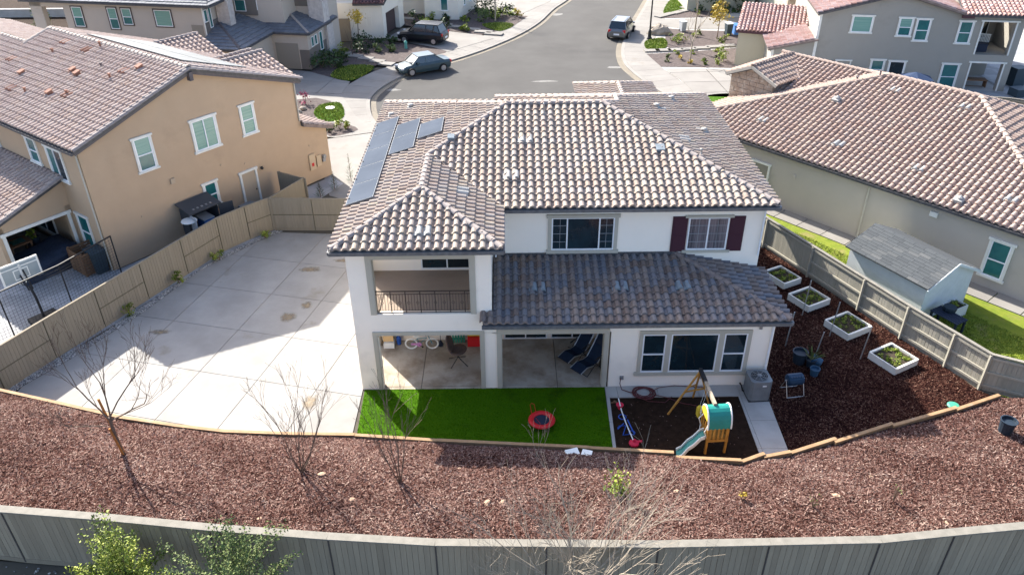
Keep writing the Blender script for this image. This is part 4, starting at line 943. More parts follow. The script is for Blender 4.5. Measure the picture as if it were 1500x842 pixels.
RP.cap((-3.74,2.24,2.90),(-.02,2.24,4.17),mat='ridge_main'); RP.cap((-.06,2.3,4.18),(-.06,16,4.18),mat='ridge_low')
RP.finish(); gutter(LNH,[(-3.78,2.28),(-3.78,16)],2.8,'trim_greige')
# terracotta roof fittings
zl=lambda u: 6.15+s1*(u+.30)
up_=Vector((1,0,s1)).normalized()
for (u,v) in ((4.9,7.37),(4.31,2.97),(1.98,4.3),(5.0,9.6),(2.89,11.47),(1.26,8.36)):
    for k in (0,1):
        vs,fs=tile_faces(.3,.42,FINE); e0=Vector((u,v+.3*k,zl(u)+.035)); a=Vector((0,-1,0)); n=a.cross(up_)
        q=MB(); q.add([tuple(e0+a*p[0]+up_*p[1]+n*p[2]) for p in vs],fs); q.build('vent_tile','vent_terracotta',LNH)
for (u,v) in ((3.57,6.04),(3.45,5.45),(4.92,2.24),(2.45,9.1),(1.9,3.4+2)):
    q=MB(); e0=Vector((u,v,zl(u)+.12)); q.obox(tuple(e0),(.26,.24,.22),0,ry=-math.atan(s1)); q.obox(tuple(e0+Vector((-.02,0,.12))),(.31,.29,.04),0,ry=-math.atan(s1)); q.build('roof_vent','vent_terracotta',LNH)
for (u,v,h) in ((5.5,6.6,.35),(3.83,3.1,.3),(4.4,4.8,.2),(2.2,4.3,.25),(1.5,7.0,.3),(4.3,9.3,.25)):
    q=MB(); q.tube([(u,v,zl(u)),(u,v,zl(u)+h)],.05,n=6); q.cyl((u,v,zl(u)+h),.08,.05,8); q.build('roof_vent','vent_terracotta' if h>.2 else 'ridge_dark',LNH)
# neighbour's patio surface
sheet('neighbour_patio',[(-30,4),(-19.9,-1.2),(-18.95,0.2),(-12.05,13.0),(-10.8,15.6),(-9.4,18.6),(-10.3,19.6),(-18.4,9.1),(-30,17)],-0.005,'concrete_snow')
# ------------------------------------------------------------------ RIGHT NEIGHBOUR, single storey
RNA=RAD(-50.5)
RNH=thing('single_storey_house','long greige single storey house at right with pink tan tile hip roof and stone gable','house',(17.53,11.37,0),RNA)
b=MB(); b.box(-11.2,16,0,14.5,0,2.98); b.build('house_body','stucco_greige',RNH)
RR_=Roof(RNH,'tile_right','ridge_right',limit=300,w=.3,ex=.37)
e0=-.18; rz=.33; zr=3.12; hn=8.0
A_=(-3.82,e0+hn); B_=(0.95,e0+hn)
RR_.slope([(-11.82,e0),(8.95,e0),B_,A_],(-11.82,e0),(0,1),zr,rz)
RR_.slope([(8.95,e0),(8.95,e0+2*hn),B_],(8.95,e0),(-1,0),zr,rz,tint=(0,.8))
RR_.slope([(-11.82,e0),A_,(-11.82,e0+2*hn)],(-11.82,e0),(1,0),zr,rz,tint=(.4,1))
RR_.slope([(-11.82,e0+2*hn),(8.95,e0+2*hn),B_,A_],(-11.82,e0+2*hn),(0,-1),zr,rz)
zt=zr+rz*hn
RR_.cap((-11.82,e0,zr),(A_[0],A_[1],zt),mat='ridge_low',r=.13); RR_.cap((A_[0],A_[1],zt),(B_[0],B_[1],zt),r=.14); RR_.cap((8.95,e0,zr),(B_[0],B_[1],zt),r=.14); RR_.cap((8.95,e0+2*hn,zr),(B_[0],B_[1],zt)); RR_.cap((-11.82,e0+2*hn,zr),(A_[0],A_[1],zt))
# cross wing with ridge parallel to the main one
RR_.slope([(-4.4,8.8),(-11.2,8.8),(-11.2,5.2),(-8.0,5.2)],(-11.2,5.2),(0,1),5.35-.33*3.6,.33)
RR_.slope([(-3.6,8.8),(-11.2,8.8),(-11.2,13),(-3.6,13)],(-11.2,13),(0,-1),5.35-.33*4.2,.33)
RR_.cap((-11.2,8.8,5.37),(-3.8,8.8,5.37),r=.13)
# stone gable
RR_.slope([(-10.45,4.62),(-10.45,8.7),(-8.72,8.7),(-8.72,4.62)],(-8.72,4.62),(-1,0),4.70,.42)
RR_.slope([(-10.45,4.62),(-10.45,8.7),(-12.15,8.7),(-12.15,4.62)],(-12.15,4.62),(1,0),4.72,.41)
RR_.cap((-10.45,4.6,5.44),(-10.45,8.8,5.44),mat='ridge_low')
RR_.finish()
b=MB(); b.add([(-11.95,4.85,0),(-8.98,4.85,0),(-8.98,4.85,4.72),(-10.45,4.85,5.33),(-11.95,4.85,4.72),(-11.95,8.6,0),(-8.98,8.6,0),(-8.98,8.6,4.72),(-10.45,8.6,5.33),(-11.95,8.6,4.72)],[(0,1,2,3,4),(9,8,7,6,5),(0,5,6,1),(1,6,7,2),(4,9,5,0)]); sg=b.build('stone_gable','stone_veneer',RNH)
for i in range(9):
    z=2.9+.27*i; x=-11.93; j=0
    while x<-9.02:
        wd=R_.uniform(.28,.6); x1=min(x+wd,-9.0); zt_=min(z+.25, 4.74+.41*(1.5-abs((x+x1)/2+10.45))-.03)
        if zt_-z>.08:
            q=MB(); d=R_.uniform(.02,.05); q.box(x+.01,x1-.01,4.85-d,4.8501,z,zt_); q.build('stone',R_.choice(['stone_veneer','stone_veneer','boulder_mat','rock'])if False else 'stone_veneer',sg)
        x=x1
b=MB(); b.bar((-12.2,4.58,4.66),(-10.45,4.58,5.40),.06,.16); b.bar((-8.68,4.58,4.66),(-10.45,4.58,5.40),.06,.16); b.build('rake_board','trim_greige',RNH)
gutter(RNH,[(-11.9,e0-.08),(9.0,e0-.08)],zr-.10,'fascia'); gutter(RNH,[(9.05,e0-.08),(9.05,16)],zr-.1,'fascia')
b=MB(); b.tube([(0,-.06,0),(0,-.06,2.9),(0,-.2,3.0)],.045,n=6); b.build('downspout','trim_greige',RNH)
window(RNH,(5.82,0,.62),0,.80,1.70,'hung',glass='glass_teal',glass2='glass_teal',tw=.11)
window(RNH,(8.2,0,.62),0,.80,1.70,'hung',glass='glass_teal',glass2='glass_teal',tw=.11)
f=wmap((-6.45,0,.05),0); d=MB(); wbox(d,f,0,.92,0,.02,0,2.05); dd=d.build('door','garage_greige',RNH); d=MB(); wbox(d,f,-.1,-.001,0,.07,0,2.05); wbox(d,f,.921,1.02,0,.07,0,2.05); wbox(d,f,-.15,1.07,0,.09,2.051,2.16); d.build('door_trim','trim_white',dd)
b=MB(); b.box(3.0,3.35,-.12,-.001,2.45,2.68); b.build('wall_vent','trim_white',RNH)
b=MB(); b.lathe((-6.9,-.12,2.0),[(.05,-.1),(.09,-.02),(.03,.08)],8); b.build('wall_lamp','metal_dark',RNH)
b=MB(); b.lathe((-4.0,-.03,2.0),[(.01,-.03),(.12,-.02),(.12,.02),(.01,.03)],12,axis='Y'); b.build('wall_vent','stucco_greige',RNH)
zr_=lambda n_: zr+rz*(n_-e0)
upn=Vector((0,1,rz)).normalized()
for (u,v) in ((-7.67,1.4),(-7.37,1.4),(.42,6.5),(.72,6.5),(-3.11,1.36),(-2.81,1.36),(1.03,1.37),(1.33,1.37),(5.24,1.24),(5.54,1.24),(-3.2,6.45),(-2.9,6.45)):
    vs,fs=tile_faces(.3,.42,FINE); p0=Vector((u,v,zr_(v)+.035)); a=Vector((1,0,0)); n=a.cross(upn); q=MB(); q.add([tuple(p0+a*p[0]+upn*p[1]+n*p[2]) for p in vs],fs); q.build('vent_tile','vent_pale',RNH)
for (u,v) in ((-4.96,4.6),(3.87,.3)):
    q=MB(); q.obox((u,v,zr_(v)+.13),(.4,.34,.22),0,rx=math.atan(rz)); q.lathe((u+.05,v,zr_(v)+.2),[(.12,0),(.14,.1),(.02,.2)],8); q.build('roof_vent','vent_pale',RNH)
for (u,v,h) in ((-8.0,8.2,.2),(-5.2,6.9,.25),(-4.3,7.6,.35)):
    z_=zr+rz*(u+11.82); q=MB(); q.tube([(u,v,z_),(u,v,z_+h)],.05,n=6); q.cyl((u,v,z_+h),.09,.05,8); q.build('roof_vent','ridge_dark',RNH)
# strip path and grass between the fence and this house
t_=RNA; cw=lambda u,n_: (17.53+u*math.cos(t_)-n_*math.sin(t_), 11.37+u*math.sin(t_)+n_*math.cos(t_))
GR=[(11.35,13.3),(12.66,10.6),(13.9,7.8),(15.13,5.0),(16.05,2.9),(16.97,1.02),(17.6,-.3),(18.95,-1.5),(24,-3),(26,1)]+[cw(8,0),cw(-11,0)]
sheet('neighbour_lawn', GR, 0.0, 'grass_yellow')
blades('lawn_grass', [(14.7,12.1),(16.6,9.4),(20,4.2),(23,0),(21,-2),(18.6,-1.4),(17,1.1),(15.2,5.2),(13,10)], 26000, .07, 'leaf_lime', 0.0, seed=8, wdt=.015)
pv_=None
for k in range(-8,9):
    q=[cw(1.35*k+.02,-1.15),cw(1.35*(k+1)-.02,-1.15),cw(1.35*(k+1)-.02,-.0),cw(1.35*k+.02,-.0)]
    mb=MB(); mb.prism(q,-.02,.045)
    if pv_ is None: pv_=mb.build('strip_path','concrete_street',kind='structure')
    else: mb.build('concrete_slab','concrete_street',pv_)
# garden shed
SH=thing('garden_shed','white shed with grey shingle gable roof standing behind the right fence','shed',(17.55,6.35,0),RAD(-62))
# local x along ridge, y away from the fence
b=MB(); L2=1.95; Wd=1.5; hz=1.78; pk=2.42
b.add([(-L2,-Wd,0),(L2,-Wd,0),(L2,Wd,0),(-L2,Wd,0),(-L2,-Wd,hz),(L2,-Wd,hz),(L2,Wd,hz),(-L2,Wd,hz),(-L2,0,pk),(L2,0,pk)],[(3,2,1,0),(0,1,5,4),(1,2,6,9,5),(2,3,7,6),(3,0,4,8,7)]); b.build('shed_wall','shed_white',SH)
sr=(pk-hz)/Wd
for sg_ in (-1,1):
    rf=MB(); y1=sg_*(Wd+.18); z1=hz-sr*.18
    q=[(-L2-.15,0,pk+.03),(L2+.15,0,pk+.03),(L2+.15,y1,z1+.03),(-L2-.15,y1,z1+.03)]
    if sg_>0: pass
    rf.hexa([q[3],q[2],q[1],q[0]]+[(p[0],p[1],p[2]+.05) for p in (q[3],q[2],q[1],q[0])]); ro=rf.build('roof','shingle',SH)
    nr_=11
    shg={}
    for j in range(nr_):
        for i in range(8):
            x0=-L2-.15+(2*L2+.3)/8*i+(0.12 if j%2 else 0); x1=min(x0+(2*L2+.3)/8-.01,L2+.15); f0=j/nr_; f1=(j+1.15)/nr_
            yy=lambda f: y1*(1-f); zq=lambda f: z1+(pk-z1)*f+.083
            f1=min(f1,1.0); tt=R_.random()
            mb=MB(); mb.tint=tt; mb.hexa([(x0,yy(f0),zq(f0)-.0),(x1,yy(f0),zq(f0)),(x1,yy(f1),zq(f1)-.012),(x0,yy(f1),zq(f1)-.012),(x0,yy(f0),zq(f0)+.012),(x1,yy(f0),zq(f0)+.012),(x1,yy(f1),zq(f1)),(x0,yy(f1),zq(f1))])
            if sg_<0: mb.build('shingle','shingle',ro)
            elif (i,j)==(0,0): mb.build('shingle','shingle',ro)
b=MB(); b.bar((L2+.16,-Wd-.2,hz-.1),(L2+.16,0,pk+.06),.03,.12); b.bar((L2+.16,Wd+.2,hz-.1),(L2+.16,0,pk+.06),.03,.12); b.build('trim_board','shed_white',SH)
for i,(x,y) in enumerate(((15.1,7.3),(14.9,7.9))):
    pass
b=MB(); b.lathe((0,0,0),[(.30,0),(.34,.12),(.2,.3),(.02,.38)],14); o=b.build('stored_bag','shed_white',None,smooth=True,loc=(15.25,8.75,0)); tag(o,'rounded white bag on the grass at the near corner of the shed','bag')
tbl=thing('garden_table','low dark slatted table against the end wall of the white shed','table',(18.15,3.55,0),RAD(-62))
b=MB()
for i in range(5): b.box(-.62,.62,-.36+.145*i,-.36+.145*i+.12,.62,.66)
b.build('table_top','navy',tbl)
for sx in (-.55,.55):
    for sy in (-.3,.28):
        q=MB(); q.box(sx-.04,sx+.04,sy-.04,sy+.04,0,.62); q.build('leg','navy',tbl)
b=MB(); b.lathe((0,0,0),[(.24,0),(.27,.12),(.26,.2),(.22,.2)],12); o=b.build('basket','pot_dark',None,loc=(18.3,3.85,.66)); tag(o,'round dark basin set on the low table beside the shed','basin')
bank_bushes=[]
# ------------------------------------------------------------------ far right grey house
GH=thing('two_storey_house','grey two storey house at upper right with red tile roof and stacked open terraces','house',(34.6,34.52,-.12),RAD(-10))
b=MB()
b.add([(-11.2,0,0),(-.05,0,0),(-.05,0,5.56),(-1.4,0,5.62),(-6.0,0,6.9),(-11.2,0,5.5),(-11.2,12,0),(-.05,12,0),(-.05,12,5.56),(-1.4,12,5.62),(-6.0,12,6.9),(-11.2,12,5.5)],[(0,1,2,3,4,5),(11,10,9,8,7,6),(0,6,7,1),(1,7,8,2),(5,11,6,0)])
b.box(2.2,2.75,0,.5,0,5.6); b.box(-.05,2.2,0,.3,2.15,2.72); b.box(-.05,2.2,0,.3,5.1,5.6); b.box(-.05,2.75,4.2,12,0,5.6); b.box(-.05,2.75,.3,4.2,2.4,2.72); b.box(2.55,2.75,.5,4.2,2.72,5.6); b.box(1.2,2.55,4.0,4.2,0,2.4)
b.build('house_body','stucco_grey',GH)
b=MB(); b.prism([(-14.39,0),(-11.2,0),(-11.2,7),(-14.39,7)],0,[2.62,3.4,3.4,2.62]); b.build('house_body','stucco_grey',GH)
for bx_ in ((-11.4,-11.2,-.03,.2,0,5.5),(-14.45,-14.25,-.03,.2,0,2.6)):
    b=MB(); b.box(*bx_); b.build('corner_trim','trim_white',GH)
RG=Roof(GH,'tile_red','ridge_low',limit=0,w=.3,ex=.38,prof='c')
RG.slope([(-1.55,-.45),(3.2,-.45),(3.2,4.5),(-1.55,4.5)],(-1.55,-.45),(0,1),5.62,.30)
RG.slope([(-1.2,-.35),(-1.2,12),(-6.0,12),(-6.0,-.35)],(-1.2,-.35),(-1,0),5.60,.28)
RG.slope([(-11.6,-.35),(-11.6,12),(-6.0,12),(-6.0,-.35)],(-11.6,-.35),(1,0),5.40,.28)
RG.slope([(-14.7,-.25),(-14.7,6.6),(-11.45,6.6),(-11.45,-.25)],(-14.7,-.25),(1,0),2.68,.24,tint=(.3,1))
RG.finish()
b=MB(); b.bar((-14.75,-.3,2.62),(-11.2,-.3,3.45),.08,.14); b.bar((-1.1,-.4,5.52),(-6.0,-.4,6.9),.08,.16); b.build('rake_board','ridge_low',GH)
b=MB(); b.obox((-1.3,-.35,5.45),(.8,.25,.2)); b.build('rafter_end','tile_dark',GH)
window(GH,(-9.0,0,4.05),0,1.36,1.15,'one',glass='glass_blind',tw=.1)
window(GH,(-5.72,0,3.90),0,.86,1.25,'hung',glass='glass_teal',glass2='glass_blind',tw=.1)
window(GH,(-4.5,0,3.60),0,.86,1.50,'hung',glass='glass_teal',glass2='glass_teal',tw=.1)
window(GH,(-1.55,0,3.52),0,.84,1.52,'hung',glass='glass_teal',glass2='glass_teal',tw=.1)
window(GH,(-7.0,0,.7),0,.86,1.35,'hung',glass='glass_teal',glass2='glass_teal',tw=.1)
window(GH,(-5.7,0,.1),0,1.05,1.90,'hung',glass='glass_dark',glass2='glass_dark',tw=.1)
window(GH,(-1.93,0,.15),0,1.08,1.80,'hung',glass='glass_teal',glass2='glass_teal',tw=.1)
f=wmap((-9.5,0,.0),0); d=MB(); wbox(d,f,0,.92,0,.02,0,1.9); dd=d.build('door','stucco_grey',GH); d=MB(); wbox(d,f,-.1,-.001,0,.07,0,1.9); wbox(d,f,.921,1.02,0,.07,0,1.9); wbox(d,f,-.15,1.07,0,.09,1.901,2.0); d.build('door_trim','trim_white',dd)
b=MB()
for z0,z1 in ((0,2.12),(2.74,5.08)):
    f=wmap((-.02,0,0),0); wbox(b,f,-.10,0,0,.06,z0,z1); wbox(b,f,2.2,2.3,0,.06,z0,z1); wbox(b,f,-.2,2.4,0,.08,z1,z1+.11)
b.build('opening_trim','trim_white',GH)
b=MB(); b.lathe((-9.9,-.12,1.85),[(.05,-.1),(.09,-.02),(.03,.08)],8); b.build('wall_lamp','metal_dark',GH)
window(GH,(.1,4.2,.2),0,1.9,1.9,'slider',glass='glass_teal',trim='none'); window(GH,(.1,4.2,2.9),0,1.9,2.0,'slider',glass='glass_dark',trim='none')
def gworld(x,y): return (34.6+x*math.cos(RAD(-10))-y*math.sin(RAD(-10)), 34.52+x*math.sin(RAD(-10))+y*math.cos(RAD(-10)))
p=gworld(1.0,1.6); pc=thing('patio_chair','slatted white chair on the upper open terrace of the grey house','chair',(p[0],p[1],2.62),RAD(-30))
b=MB(); b.box(-.35,.35,-.35,.35,.38,.44); b.build('seat','navy',pc)
b=MB(); 
for i in range(7): b.box(-.33+.1*i,-.27+.1*i,.33,.37,.44,1.0)
b.box(-.35,.35,.33,.38,.98,1.04); b.build('backrest','plastic_white',pc)
for sx in (-.3,.3):
    for sy in (-.3,.3): q=MB(); q.box(sx-.03,sx+.03,sy-.03,sy+.03,0,.38); q.build('leg','navy',pc)
p=gworld(.5,1.0); o=MB().box(-.5,.5,-.3,.3,0,.5).box(-.45,.45,-.25,.25,.5,.56).build('storage_bench','navy',None,loc=(p[0],p[1],2.62),rz=RAD(-10)); tag(o,'dark bench box on the upper open terrace of the grey house','bench')
p=gworld(.9,.9); o=MB().box(-.8,.8,-.02,.02,0,.03).box(-.8,-.74,-.3,.3,0,.5).box(.74,.8,-.3,.3,0,.5).box(-.8,.8,-.35,.35,.5,.58).build('outdoor_bench','wood_brown',None,loc=(p[0],p[1],0),rz=RAD(-10)); tag(o,'brown bench on the lower open terrace of the grey house','bench')
# umbrella
um=thing('patio_umbrella','folded-edge navy blue canopy in front of the grey house wall','umbrella',(28.9,31.2,0))
b=MB(); b.tube([(0,0,0),(0,0,2.2)],.03,n=6); b.build('pole','metal_grey',um)
b=MB(); n=6; vs=[(0,0,2.35)]+[(1.25*math.cos(2*math.pi*i/n+.3),1.25*math.sin(2*math.pi*i/n+.3),1.95) for i in range(n)]+[(1.27*math.cos(2*math.pi*i/n+.3),1.27*math.sin(2*math.pi*i/n+.3),1.75) for i in range(n)]
b.add(vs,[(0,1+i,1+(i+1)%n) for i in range(n)]+[(1+i,7+i,7+(i+1)%n,1+(i+1)%n) for i in range(n)]); b.build('canopy','fabric_blue_canopy',um)
fence('wood_fence','grey fence at far upper right below the grey house terraces',[(26.5,29.6),(33.8,27.6),(39,24.5),(44,20)],zero,1.6,'fence_grey',side=-1,planks='joined',capw=.12)
sheet('neighbour_patio',[(24,34.9),(26.4,29.8),(33.8,27.8),(39,24.7),(60,30),(60,50),(38,46),(37.4,33.9),(34.6,34.5)],-.02,'concrete_snow')
for i,(x,y,lab) in enumerate(((38.9,35.5,'dark cabinet standing on the patio right of the grey house'),(37.8,33.0,'dark lidded box by the right corner of the grey house'))):
    m=MB(); m.box(-.5,.5,-.45,.45,0,1.3 if i==0 else .5); m.box(-.53,.53,-.48,.48,1.3 if i==0 else .5,1.36 if i==0 else .56); o=m.build('storage_cabinet','bin_dark',None,loc=(x,y,0),rz=.2); tag(o,lab,'cabinet')
# garage block with red roof left of the grey house
GB=thing('garage_wing','sage green garage wing with red and white tile roof behind the planted beds','house',(19.0,41.5,-.1),RAD(-20))
b=MB(); b.box(0,3.15,0,6.5,0,2.9); b.box(3.15,7.5,2.3,9,0,2.9); b.build('house_body','stucco_olive',GB)
RB=Roof(GB,'tile_red','ridge_low',limit=0,w=.3,ex=.38,prof='c')
RB.slope([(-.2,-.3),(6.9,-.3),(6.9,3.9),(-.2,3.9)],(-.2,-.3),(0,1),2.95,.30)
RB.finish()
b=MB(); b.box(-.2,3.3,-.34,-.28,2.75,2.95); b.build('fascia_board','tile_dark',GB)
BH=thing('two_storey_house','pale green house behind the garage wing at the top edge, partly stone faced','house',(23.5,57.0,-.1),0)
b=MB(); b.box(-4.5,2.5,4,14,0,6); b.box(3.0,16,-4,10,0,6.5); b.build('house_body','stucco_green_grey',BH)
b=MB(); b.box(3.0,6.2,-4.3,-4.0,0,5); b.build('stone_pier','stone_veneer',BH)
b=MB(); b.box(-4.6,2.4,3.7,4,2.6,2.8); b.build('awning','trim_white',BH)
b=MB(); b.box(6.4,8.2,-7.4,-4.0,0,7); b.build('chimney_wall','stucco_olive',BH)
# ------------------------------------------------------------------ upper left greige house with slate roof
UH=thing('two_storey_house','greige two storey house at upper left with dark slate garage roof and dark framed windows','house',(-22.64,38.62,-.1),RAD(-11))
b=MB(); b.box(-12.2,-.35,0,10,0,5.7); b.box(-.35,3.8,5.0,10,0,7.4); b.box(3.8,6.0,7.5,11,0,7.4); b.box(-15.1,-14.1,0,.5,0,5.7); b.box(-15.1,-12.2,0,.4,5.25,5.7); b.box(-15,-12.2,4,8,0,5.7); b.build('house_body','stucco_greige',UH)
for bx_ in ((-.345,-.25,.0,1.9,0,4.4),(-.55,1.5,4.85,5.0,4.0,6.6),(1.5,1.6,4.85,6.2,4.0,6.6),(3.8,5.0,7.35,7.5,4.3,6.4)):
    b=MB(); b.box(*bx_); b.build('dark_siding','stucco_greige_dark',UH)
for bx_ in ((-.25,.8,1.9,2.7,3.2,6.4),(5.0,6.3,7.2,8.4,3,6.4),(6.0,6.25,7.7,9.0,0,2.7)):
    b=MB(); b.box(*bx_); b.build('stone_pier','stone_pale',UH)
RU=Roof(UH,'tile_slate','tile_slate',limit=0,w=.34,ex=.42,prof='x')
RU.slope([(-15.5,-.5),(.5,-.5),(-3,6),(-12,6)],(-15.5,-.5),(0,1),5.85,.25)
RU.slope([(-15.5,-.5),(-12,6),(-15.5,10)],(-15.5,-.5),(1,0),5.85,.25)
RU.slope([(.5,-.5),(.5,9),(-3,6)],(.5,-.5),(-1,0),5.85,.25)
# garage roofs
RU.slope([(-.3,-1.65),(3.2,-1.65),(-.1,1.65),(-.3,1.65)],(-.3,-1.65),(0,1),3.0,.33)
RU.slope([(3.2,-1.65),(3.2,3.8),(.5,6.5),(-.1,6.5),(-.1,1.65)],(3.2,-1.65),(-1,0),3.0,.33)
RU.slope([(3.2,3.8),(6.3,3.8),(3.6,6.5),(.5,6.5)],(3.2,3.8),(0,1),3.0,.33)
RU.slope([(6.3,3.8),(6.3,9.8),(3.6,9.8),(3.6,6.5)],(6.3,3.8),(-1,0),3.0,.33)
RU.slope([(-.8,4.5),(6.5,4.5),(4,8),(1.5,8)],(-.8,4.5),(0,1),7.45,.3)  # unseen upper roof on raised walls, added to shade the driveway
RU.slope([(6.5,4.5),(6.5,11.5),(4,8)],(6.5,4.5),(-1,0),7.45,.3)
RU.slope([(6.5,11.5),(-.8,11.5),(1.5,8),(4,8)],(-.8,11.5),(0,-1),7.45,.3)
RU.slope([(-.8,4.5),(1.5,8),(-.8,11.5)],(-.8,4.5),(1,0),7.45,.3)
RU.cap((6.3,3.8,3.0),(3.6,6.5,3.89),mat='ridge_left',r=.1); RU.cap((3.2,-1.65,3.0),(-.1,1.65,4.09),mat='ridge_dark',r=.1)
RU.finish()
b=MB(); b.box(-.2,2.9,-1.35,6,0,2.9); b.box(2.9,6.0,4.1,9.6,0,2.9); b.build('house_body','stucco_greige',UH)
b=MB(); b.box(5.2,6.04,4.06,7.7,0,1.6); b.build('dark_siding','stucco_greige_dark',UH)
b=MB(); b.box(3.15,5.1,4.03,4.1,0,2.1); b.build('garage_door','garage_greige',UH); b=MB(); b.box(2.9,2.97,-.6,2.3,0,2.1); b.build('garage_door','garage_greige',UH)
for (u,z,w_,h_,dv) in ((-11.45,3.82,.85,1.5,'hung'),(-8.35,3.75,.76,1.6,'hung'),(-7.15,4.12,.80,1.22,'hung'),(-4.37,4.10,1.4,1.22,'one')):
    window(UH,(u,0,z),0,w_,h_,dv,glass='glass_blind' if dv=='one' else 'glass_teal',glass2='glass_blind',trim='band',trim_mat='trim_dark',tw=.08)
f=wmap((-1.45,0,2.1),0); d=MB(); wbox(d,f,0,.95,0,.03,0,2.2); d.build('shutter_door','garage_greige',UH)
for (u,z,w_,h_) in ((-.02,4.5,.5,.9),(.62,3.95,.42,1.5)): window(UH,(-.25,u,z),math.pi/2,w_,h_,'one',glass='glass_teal',trim='none')
window(UH,(-.25,4.85,4.3),0,.95,1.9,'hung',glass='glass_teal',glass2='glass_teal',trim='none'); window(UH,(1.6,4.95,4.4),math.pi/2,1.1,1.8,'slider',glass='glass_teal',glass2='glass_teal',trim='none')
for (y,w_,z,h_) in ((4.6,.5,1.7,.8),(5.3,.5,1.7,.8),(6.3,.6,1.0,1.5)): window(UH,(6.045,y,z),math.pi/2,w_,h_,'one',glass='glass_teal',trim='none')
gutter(UH,[(-15.5,-.56),(.56,-.56),(.56,9)],5.75,'fascia',w=.10); gutter(UH,[(-.3,-1.71),(3.26,-1.71),(3.26,3.74),(6.36,3.74),(6.36,9.8)],2.92,'fascia',w=.10)
b=MB(); b.tube([(-.28,-.06,2.4),(-.28,-.06,5.7)],.05,n=6); b.build('downspout','trim_white',UH)
# far retaining walls and yard left of it
sheet('neighbour_patio',[(-60,30),(-37,34),(-36.5,46),(-60,50)],-.05,'concrete_snow')
for i,(y,z) in enumerate(((45.5,.45),(51,.95),(57,1.5))):
    o=MB().box(-70,-31+i*.5,y,y+.35,-.2,z).box(-70,-31+i*.5,y-.02,y+.4,z,z+.08).build('retaining_wall','concrete_walk'); tag(o,['lowest','middle','highest'][i]+' of the three stepped retaining walls at the upper left corner','retaining wall','stepped retaining walls at the upper left')
sheet('far_bank',[(-70,45.8),(-30,45.8),(-30,51.1),(-70,51.1)],.3,'soil_dark'); sheet('far_bank',[(-70,51.3),(-29,51.3),(-29,57.1),(-70,57.1)],.8,'soil_dark'); sheet('far_bank',[(-70,57.3),(-29,57.3),(-29,75),(-70,75)],1.35,'soil_dark')
for i,(x,y,z,lab) in enumerate(((-39.5,47.5,.3,'green bush on the lowest dark terrace at the upper left corner'),(-43.5,53,.8,'round green bush on the middle dark terrace at the upper left corner'),(-33.5,47,.3,'yellow green bush seen through the open porch of the slate roofed house'))): bank_bushes.append((x,y,z,lab,i))
# ------------------------------------------------------------------ cream houses across the street
CH=thing('garage_house','cream stucco house with dark brown garage door beside the black car','house',(-11.2,51.3,-.1),RAD(1.5))
ca=RAD(74.5)
def cr(u,v): return (u*math.cos(ca)+v*math.sin(ca), u*math.sin(ca)-v*math.cos(ca))   # u along the garage wall, v outwards
b=MB(); b.prism([(-8,0),(0,0),cr(.75,0),cr(.75,-.5),cr(4.1,-.5),cr(4.1,0),cr(5.4,0),(-8,6.0)],0,3.2); b.prism([cr(.75,-.02),cr(4.1,-.02),cr(4.1,-.5),cr(.75,-.5)][::-1],2.1,3.2); b.box(-14,-2.4,2.0,14,0,6.5); b.build('house_body','stucco_cream',CH)
b=MB(); b.prism([cr(.75,-.42),cr(4.1,-.42),cr(4.1,-.5),cr(.75,-.5)][::-1],0,2.1); b.build('garage_door','garage_brown',CH)
RC=Roof(CH,'tile_dark','ridge_dark',limit=0,w=.3,ex=.38,prof='c')
RC.slope([(-2.6,-.4),(.25,-.4),(1.6,5.4),(-2.6,5.4)],(-2.6,-.4),(0,1),3.2,.35); RC.finish()
b=MB(); b.box(-2.05,-1.5,-.08,-.001,1.1,2.0); b.box(-1.3,-1.05,-.08,-.001,1.2,2.0); b.build('electric_panel','stucco_cream',CH)
window(CH,(-6.9,0,1.5),0,.9,.9,'one',glass='glass_blind',trim='band',trim_mat='trim_dark',frame_mat='trim_dark',tw=.05)
gp=MB(); gp.box(-5.1,-2.9,-.9,-.8,-.0,2.0); o=gp.build('side_gate','fence_grey',None,loc=(-11.2,51.3,-.1)); tag(o,'grey board gate between the slate roofed garage and the cream house','gate')
C2=thing('cottage_wing','cream stucco wing with teal window above the stepping slabs at the top edge','house',(-4.6,58.0,-.1),RAD(-5))
a2=RAD(79)
def c2(u,v): return (u*math.cos(a2)+v*math.sin(a2), u*math.sin(a2)-v*math.cos(a2))
b=MB(); b.prism([(-3.4,0),(0,0),c2(6,0),(-3.4,7)],0,4.5); b.box(-8,-3.4,2.4,9,0,4.5); b.build('house_body','stucco_cream',C2)
window(C2,(-1.75,0,.95),0,.72,1.6,'one',glass='glass_teal',trim='sill',tw=.08); window(C2,(-5.2,2.4,1.6),0,1.5,1.4,'slider',glass='glass_dark',trim='sill',trim_mat='trim_greige',tw=.08)
for u in (1.7,3.6): p=c2(u,0); window(C2,(p[0],p[1],1.1),a2,.55,1.4,'one',glass='glass_teal',trim='sill',tw=.06)
